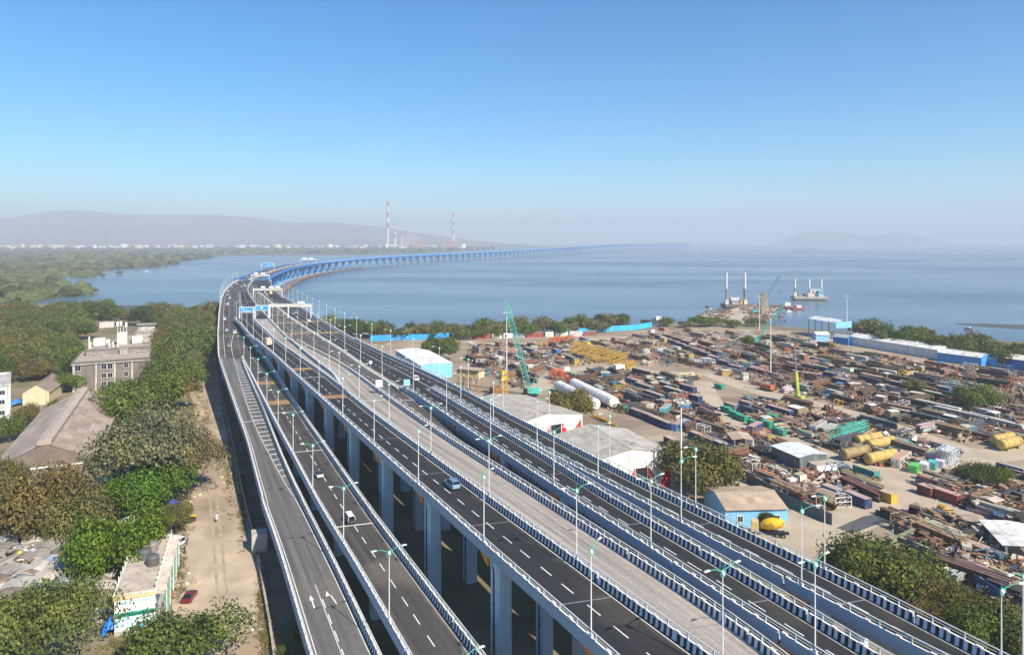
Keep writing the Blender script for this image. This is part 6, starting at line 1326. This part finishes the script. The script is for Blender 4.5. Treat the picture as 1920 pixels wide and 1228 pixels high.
b1 = P(993, 742); crawler('tall turquoise crawler crane with lattice boom by the sheds', b1, Vector((P(948, 742).x, b1.y, 42.0+.0)), TQ, 2.3, 18)
b2 = P(1417, 645); crawler('turquoise crawler crane whose boom leans right toward the jetty', b2, Vector((P(1472, 645).x, b2.y, (645-567)*b2.y/F)), TQ, 1.8)
b3 = P(1420, 588, 1); crawler('distant teal crane on the jetty with raised boom', b3, Vector((P(1456, 588).x, b3.y, (588-514)*b3.y/F)), (.12, .35, .36), 1.8)
tb = P(1497, 755); tc_ = thing('mobile_crane', 'lime green telescopic crane raised over the middle yard', 'crane', tb)
b = MB(); b.box((0, 0, 1.1), (2.6, 9, 1.1)); b.build('carrier', M['tint'], tc_, rz=YROT, color=(.05, .06, .05))
b = MB(); b.box((0, -.5, 2.4), (2.4, 4, 1.5)); b.build('superstructure', M['tint'], tc_, rz=YROT, color=(.4, .5, .08))
top = Vector((P(1489, 755).x-tb.x, 0, (755-650)*tb.y/F)); b = MB(); b.tube((0, 0, 2), top*.56, .75, .65, 6); b.build('boom', M['tint'], tc_, color=(.50, .62, .08)); b = MB(); b.tube(top*.55, top, .4, .3, 6); b.build('boom_extension', M['tint'], tc_, color=(.2, .2, .19))
for s in (-1, 1):
    for y in (-3, -1.6, 2, 3.4): b = MB(); b.tube((s*1.1-.2, y, .55), (s*1.1+.2, y, .55), .55, .55, 12); b.build('wheel', M['tyre'], tc_, rz=YROT)
def high_mast(label, x, y, h):
    p = P(x, y); r = thing('high_mast', label, 'mast', p); b = MB(); b.tube((0, 0, 0), (0, 0, h), .32, .15, 10); b.build('pole', M['steel_white'], r)
    b = MB()
    for k in range(14): a, c = 6.283*k/14, 6.283*(k+1)/14; b.tube((1.5*math.cos(a), 1.5*math.sin(a), h-.6), (1.5*math.cos(c), 1.5*math.sin(c), h-.6), .07, .07, 4, 0, False)
    for k in range(4): a = 1.57*k; b.tube((0, 0, h-.4), (1.5*math.cos(a), 1.5*math.sin(a), h-.6), .05, .05, 4)
    b.build('lamp_ring', M['grey'], r)
    for k in range(8): a = 6.283*k/8; b = MB(); b.box((0, 0, 0), (.7, .4, .35)); b.build('floodlight', M['steel_white'], r, loc=(1.7*math.cos(a), 1.7*math.sin(a), h-.8), rz=a)
high_mast('tall floodlight mast beside the large pale roofed shed', 1277, 932, 26.5); high_mast('floodlight mast near the leaning turquoise crane', 1445, 703, 32); high_mast('floodlight mast behind the open canopy', 1588, 632, 30); high_mast('floodlight mast at the jetty foot', 1424, 620, 27); high_mast('floodlight mast beside the tall turquoise crane', 950, 706, 33)
rg = thing('yellow_rig', 'yellow drilling rig tower on a rusty base by the light blue shed', 'rig', P(944, 742), YROT)
b = MB(); b.lattice((0, 0, 0), (0, 0, 10), 2.6, 2.6, 5, .16, (1, 0, 0)); b.build('tower', M['tint'], rg, color=(.6, .34, .03)); b = MB(); b.box((0, 0, 8), (2.9, 2.9, 1.6)); b.box((0, 0, 10.5), (2.6, 2.6, 1.2)); b.build('head_box', M['tint'], rg, color=(.62, .36, .03)); b = MB(); b.box((-3.6, 0, 2.2), (4.5, 4, 4.2)); b.build('base_bin', M['rust'], rg, color=(.25, .12, .04))
bk = thing('batching_frame', 'yellow batching bins on a tall rusty frame beside the light blue shed', 'plant', P(882, 735), YROT-.9)
for x in (-5, -1.7, 1.7, 5):
    for y in (-2, 2): b = MB(); b.tube((x, y, 0), (x, y, 10), .2, .2, 6); b.build('leg', M['rust'], bk, color=(.35, .2, .06))
b = MB(); b.box((0, 0, 8.5), (11.5, 5, 3.2)); b.build('bin', M['tint'], bk, color=(.66, .54, .32)); b = MB(); b.box((0, 0, 10.6), (13, 6.5, .25)); b.build('roof', M['roofsheet'], bk, color=(.4, .3, .22))
b = MB()
for x in (-5, -1.7, 1.7): b.tube((x, -2.55, 7), (x+3.3, -2.55, 10), .12, .12, 4); b.tube((x+3.3, -2.55, 7), (x, -2.55, 10), .12, .12, 4)
b.build('bracing', M['tint'], bk, color=(.55, .32, .03))
mx = thing('mixer_truck', 'concrete mixer truck with yellow drum parked below the tan shed', 'truck', P(1443, 1003), 1.25)
b = MB(); n = 16; b.loft([[(q*math.cos(6.283*i/n), y, 2.55+zo+q*math.sin(6.283*i/n)) for i in range(n)] for q, y, zo in ((.55, -3.2, .75), (.9, -2.6, .6), (1.32, -.9, .25), (1.35, .2, .05), (1.0, 1.4, -.15), (.5, 1.9, -.25))]); b.build('drum', M['tint'], mx, smooth=True, color=(.75, .47, .02))
b = MB(); b.box((0, -.4, .95), (1.1, 7.6, .35)); b.build('chassis', M['black'], mx); b = MB(); b.box((0, 3.2, 1.9), (2.4, 1.7, 2.3), 0, 0, .92); b.build('cab', M['paint'], mx, color=(.7, .5, .2)); b = MB(); b.box((0, 4.02, 2.3), (2.0, .1, .9)); b.build('windscreen', M['glass'], mx)
b = MB(); b.loft([[(-.5, -3.5, 3.4), (.5, -3.5, 3.4), (.5, -3.5, 4.0), (-.5, -3.5, 4.0)], [(-.2, -4.3, 1.9), (.2, -4.3, 1.9), (.2, -4.2, 2.2), (-.2, -4.2, 2.2)]]); b.build('chute', M['tint'], mx, color=(.6, .38, .05))
for s in (-1, 1):
    for y in (3.1, -1.6, -2.9): b = MB(); b.tube((s*1.0-.2, y, .52), (s*1.0+.2, y, .52), .52, .52, 14); wv = b.build('wheel', M['tyre'], mx); b = MB(); b.tube((s*1.0-.21, y, .52), (s*1.0+.21, y, .52), .27, .27, 10); b.build('rim', M['grey'], wv)
truck('white truck on the sandy track beside the yellow trusses', P(1160, 694), YROT-1.2, WHT, (.7, .69, .66), 8, 'trucks in the yard', 2.8)
truck('red truck near the lime green crane', P(1438, 732), YROT, (.5, .1, .05), (.45, .12, .06), 7, 'trucks in the yard', 2.6)
truck('small green fronted truck at the doorway of the red fronted shed', P(1037, 812), 3.4, (.25, .45, .2), (.6, .6, .58), 5.5, 'trucks in the yard', 2.4)
hcyl('orange round bin beside the scrap heap', 1770, 968, 2.2, 1.3, (.5, .26, .03), 0, 'round_bin', 'bin', legs=False)
person('person in white walking by the scrap heap', P(1674, 1004), 1.0, (.6, .6, .58), (.1, .1, .1))
# ---------------------------------------------------------------- jetty, barges, boats
jt = [P(1322, 607), P(1352, 590), P(1372, 578), P(1398, 572), P(1440, 576), P(1452, 588), P(1420, 600), P(1405, 607)]
b = MB(); b.loft([[(p.x, p.y, -2.6) for p in jt], [(jc.x, jc.y, .15) for jc in [p+(Vector((P(1385, 592).x, P(1385, 592).y, 0))-p)*.08 for p in jt]]]); struct(b.build('jetty', M['track']))
rb2 = MB(); rj = random.Random(5)
for k in range(700):
    x, y = rj.choice(((1440, 585), (1425, 596), (1330, 598), (1410, 578), (1350, 588))); p = P(x+rj.gauss(0, 12), y+rj.gauss(0, 4)); s = rj.uniform(.5, 2.4); rb2.box((p.x, p.y, s*.3), (s*1.6, s, s*.7), rj.uniform(0, 3), rj.choice((0, 1, 2, 3)))
stuff(rb2.build('jetty_debris', [M['s0'], M['s1'], M['s3'], M['trestle']]), 'rusty debris and rubble heaped along the jetty', 'debris')
def barge(label, x, y, W_, D_, legs, lh, hull, rz, house):
    p = P(x, y, -2); r = thing('jackup_barge', label, 'barge', (p.x, p.y, -2), rz)
    b = MB(); b.loft([[(-W_/2*k, -D_/2*k, z), (W_/2*k, -D_/2*k, z), (W_/2*k, D_/2*k, z), (-W_/2*k, D_/2*k, z)] for k, z in ((.9, .4), (1, 1.6), (1, 4.2))]); b.build('hull', M['tint'], r, color=hull)
    for lx, ly in legs:
        b = MB(); b.tube((lx, ly, -1), (lx, ly, lh*.55), .95, .95, 10); g = b.build('leg', M['tint'], r, color=(.25, .22, .2)); b = MB(); b.tube((lx, ly, lh*.55), (lx, ly, lh), .97, .97, 10); b.build('painted_leg_top', M['tint'], g, color=(.72, .68, .68))
        b = MB(); b.box((lx, ly, 6.5), (3.4, 3.4, 4.6)); b.build('jack_house', M['tint'], r, color=(.62, .56, .46))
    for cx, cy_, sx, sy, h, c in house: b = MB(); b.box((cx, cy_, 4.2+h/2), (sx, sy, h)); b.box((cx, cy_, 4.2+h+.2), (sx+.8, sy+.8, .3)); b.build('deck_house', M['tint'], r, color=c); b = MB(); [b.box((cx-sx*.3+sx*.3*k, cy_-sy/2-.03, 4.2+h*.6), (sx*.14, .08, h*.25)) for k in range(3)]; partstuff(b.build('deck_house_windows', M['dark'], r))
barge('jack-up barge with four tall pale legs beside the jetty', 1379, 577, 27, 16, ((-11.5, -5), (-8, 5), (8.5, -5), (11.5, 5)), 37, (.16, .13, .12), .05, ((0, 2, 10, 6, 6, (.72, .7, .66)), (-2, -4, 7, 3, 4, (.4, .42, .44)), (5, -4, 4, 3, 3.5, (.6, .4, .2))))
barge('jack-up barge with three short legs out on the water', 1517, 562, 38, 20, ((-16, 0), (-1, -5), (15, 3)), 25, (.42, .36, .32), -.15, ((8, 2, 14, 9, 8, (.6, .6, .62)), (12, -4, 5, 3, 7, (.3, .55, .62)), (-8, 2, 8, 6, 3, (.35, .33, .32))))
for k in range(5): b = MB(); b.tube((0, 0, 0), (0, 0, 19), .9, .9, 10); p = P(1428+k*2.2, 588, 0); tag(b.build('steel_pile', M['rust'], loc=p, color=(.38, .28, .2)), 'upright rusty pile in the cluster on the jetty', 'pile', 'upright piles on the jetty', True)
for x, y, l, c, lb in ((1465, 577, 26, (.25, .12, .08), 'rusty flat pontoon beside the piles'), (1490, 580, 18, (.4, .13, .1), 'red work boat beside the pontoon'), (1475, 586, 9, (.7, .7, .7), 'small white boat by the jetty'), (1330, 595, 12, (.7, .7, .7), 'white boat left of the jetty'), (1225, 604, 22, (.1, .1, .1), 'dark tug boat moored behind the blue fence'), (1490, 466, 40, (.5, .5, .52), 'distant ship near the horizon'), (1716, 470, 60, (.2, .2, .22), 'long dark ship on the horizon to the right'), (1354, 461, 60, (.6, .6, .62), 'faint ship on the horizon left of the island'), (274, 509, 10, (.75, .75, .73), 'small white boat off the mangroves'), (1815, 618, 6, (.06, .06, .06), 'tiny dark boat near the right mud flat')):
    p = P(x, y, -2); r = thing('boat', lb, 'boat', (p.x, p.y, -2), math.pi/2+.1); w_ = l*.22
    b = MB(); b.loft([[(-w_*k, yy, .2), (w_*k, yy, .2), (w_*1.15*k, yy+e, 1.0+l*.05), (-w_*1.15*k, yy+e, 1.0+l*.05)] for k, yy, e in ((.7, -l/2, -.5), (1, -l*.2, 0), (1, l*.2, 0), (.1, l/2, .8))]); b.build('hull', M['tint'], r, color=c)
    b = MB(); b.box((0, -l*.2, 1+l*.05+l*.06), (w_*1.3, l*.25, l*.12)); b.build('wheelhouse', M['tint'], r, color=(.7, .69, .66))
# ---------------------------------------------------------------- far industry
def chimney(label, x, ytop, d, wpx):
    h = (HY-ytop)*d/F+ZC; X = (x-CX)*d/F; r = thing('chimney', label, 'chimney', (X, d, 0)); R = wpx*d/F/2; n = 9
    for k in range(n):
        b = MB(); b.tube((0, 0, h*k/n), (0, 0, h*(k+1)/n), R*(1.25-.5*k/n), R*(1.25-.5*(k+1)/n), 14); red = (k >= 3 and k % 2 == 0); b.build('band', M['tint'], r, color=(.42, .09, .06) if red else (.62, .58, .54))
chimney('tallest red and white banded chimney of the power station', 727, 377, 5600, 5.5); chimney('short red and white banded chimney beside the tallest one', 740.5, 418, 5550, 4.5); chimney('lone slim chimney on the right of the power station', 850, 400, 5700, 4)
rf_ = random.Random(12)
for label, x, w_, h, d, c in (('pink power station hall between the chimneys', 786, 26, 62, 5650, (.42, .24, .2)), ('grey boiler frame of the power station', 772, 24, 118, 5700, (.36, .31, .32)), ('pink hall at the foot of the lone slim chimney', 844, 30, 62, 5700, (.42, .24, .2)), ('slim stack beside the power station', 754, 2.5, 105, 5600, (.5, .48, .45))):
    X = (x-CX)*d/F; W_ = w_*d/F; r = thing('power_station_hall', label, 'factory', (X, d, 0)); b = MB(); b.box((0, 0, h/2), (W_, 60, h)); b.build('wall', M['tintclean'], r, color=c); b = MB(); b.box((W_*.1, 0, h+4), (W_*.6, 40, 10)); b.build('roof', M['tintclean'], r, color=tuple(v*.8 for v in c))
xs_ = -20
while xs_ < 870:
    d = rf_.uniform(5200, 5900); w_ = rf_.uniform(6, 17); h = rf_.uniform(24, 48); X = (xs_-CX)*d/F; W_ = w_*d/F; cc = rf_.choice(((.78, .74, .64), (.82, .81, .78), (.74, .66, .5), (.6, .58, .55)))
    if xs_ < 140: cc = (.76, .67, .5)
    if rf_.random() < .5:
        b = MB(); b.tube((0, 0, 0), (0, 0, h), W_*.45, W_*.45, 16); b.tube((0, 0, h), (0, 0, h+3), W_*.45, W_*.1, 16); o = b.build('oil_tank', M['tintclean'], loc=(X, d, 1), color=cc); tag(o, 'pale storage tank on the far shore', 'tank', 'far shore tanks and blocks', True)
    else:
        r = thing('far_building', 'pale building on the far shore', 'building', (X, d, 1), 0, 'far shore tanks and blocks', True); b = MB(); b.box((0, 0, h/2), (W_, 30, h)); b.build('wall', M['tintclean'], r, color=cc); b = MB(); b.box((0, 0, h+1), (W_+3, 33, 2)); b.build('roof', M['tintclean'], r, color=tuple(v*.75 for v in cc))
    xs_ += w_+rf_.choice((1, 3, 6, 12))
for k in range(22):
    x = rf_.uniform(60, 870); d = rf_.uniform(5200, 6000); h = rf_.uniform(70, 120); b = MB(); b.lattice((0, 0, 0), (0, 0, h), 9, 2, 5, .8, (1, 0, 0)); b.box((0, 0, h*.8), (22, 1.2, 1.2)); b.box((0, 0, h*.92), (16, 1.2, 1.2)); tag(b.build('pylon', M['grey'], loc=((x-CX)*d/F, d, 1)), 'lattice pylon on the far shore', 'pylon', 'far shore pylons', True)
# ---------------------------------------------------------------- haze: the air over the whole bay
hz = MB(); hz.box((0, HZ/2-1000-10, 315), (HZ*2+200, HZ+2200, 650)); ho = hz.build('haze', None); ho['kind'] = 'stuff'
hm = bpy.data.materials.new('haze_air'); hm.use_nodes = True; hn = hm.node_tree.nodes; hn.remove(hn['Principled BSDF'])
pv = hn.new('ShaderNodeVolumePrincipled'); pv.inputs['Color'].default_value = (.67, .72, .80, 1); pv.inputs['Density'].default_value = 1.75e-4; pv.inputs['Anisotropy'].default_value = 0.0
hm.node_tree.links.new(pv.outputs[0], hn['Material Output'].inputs['Volume']); ho.data.materials.clear(); ho.data.materials.append(hm)
# ---------------------------------------------------------------- labels that single out each of many alike
LAND = [('the bright green tree', P(215, 1090)), ('the grey warehouse', P(130, 830)), ('the concrete block', P(210, 700)), ('the dirt road end', P(380, 660)), ('the mud flat', P(200, 590)), ('the left edge', P(10, 640)), ('the light blue shed', P(800, 690)), ('the tall turquoise crane', P(993, 742)), ('the white silos', P(1085, 752)), ('the yellow trusses', P(1120, 670)), ('the dark blue containers', P(1240, 730)), ('the tall mast', P(1277, 932)), ('the shore fence', P(1150, 622)), ('the jetty foot', P(1390, 615)), ('the leaning turquoise crane', P(1417, 650)), ('the maroon container', P(1420, 705)), ('the lime green crane', P(1497, 755)), ('the open canopy', P(1550, 630)), ('the small white roofed shed', P(1510, 850)), ('the long white warehouse', P(1680, 665)), ('the yellow tanks', P(1640, 845)), ('the round green tree', P(1830, 768)), ('the right edge', P(1915, 760)), ('the scrap heap', P(1780, 1010)), ('the tan shed', P(1420, 960)), ('the row of green boxes', P(1400, 795)), ('the pale concrete beams', P(1770, 770)), ('the white site cabin', P(1690, 868)), ('the container row', P(930, 640)), ('the bright blue shed', P(1800, 690)), ('the rusty red container', P(1768, 936)), ('the painted hall', P(265, 1180)), ('the navy row', P(1290, 655)), ('the grey beam', P(1606, 676))]
ORD = 'first second third fourth fifth sixth seventh eighth ninth tenth eleventh twelfth thirteenth fourteenth fifteenth sixteenth seventeenth eighteenth nineteenth twentieth'.split()
bpy.context.view_layer.update()
buckets = {}
NOL = ('lamp post', 'car', 'chimney', 'pylon', 'building', 'bush', 'pile')
for o in THINGS:
    p = o.matrix_world.translation; base = o['label']
    if o['category'] in NOL or p.y > 1200: key = (base, '')
    else: key = (base, min(LAND, key=lambda q: (q[1].x-p.x)**2+(q[1].y-p.y)**2)[0])
    buckets.setdefault(key, []).append(o)
for (base, lm), os_ in buckets.items():
    cat = os_[0]['category']; near = cat == 'lamp post' or cat == 'car'
    os_.sort(key=(lambda o: o.matrix_world.translation.y) if near else (lambda o: px(o.matrix_world.translation)[0]))
    for i, o in enumerate(os_):
        nth = ORD[i] if i < len(ORD) else f'{i+1}th'
        if i >= 20: nth = 'twenty-'+ORD[i-20] if i < 29 else f'{i+1}th'
        s = base
        if lm: s += f' near {lm}' if len(os_) == 1 else f', {nth} from left near {lm}'
        elif len(os_) > 1: s += f', {nth} nearest' if near else f', {nth} from left'
        o['label'] = s
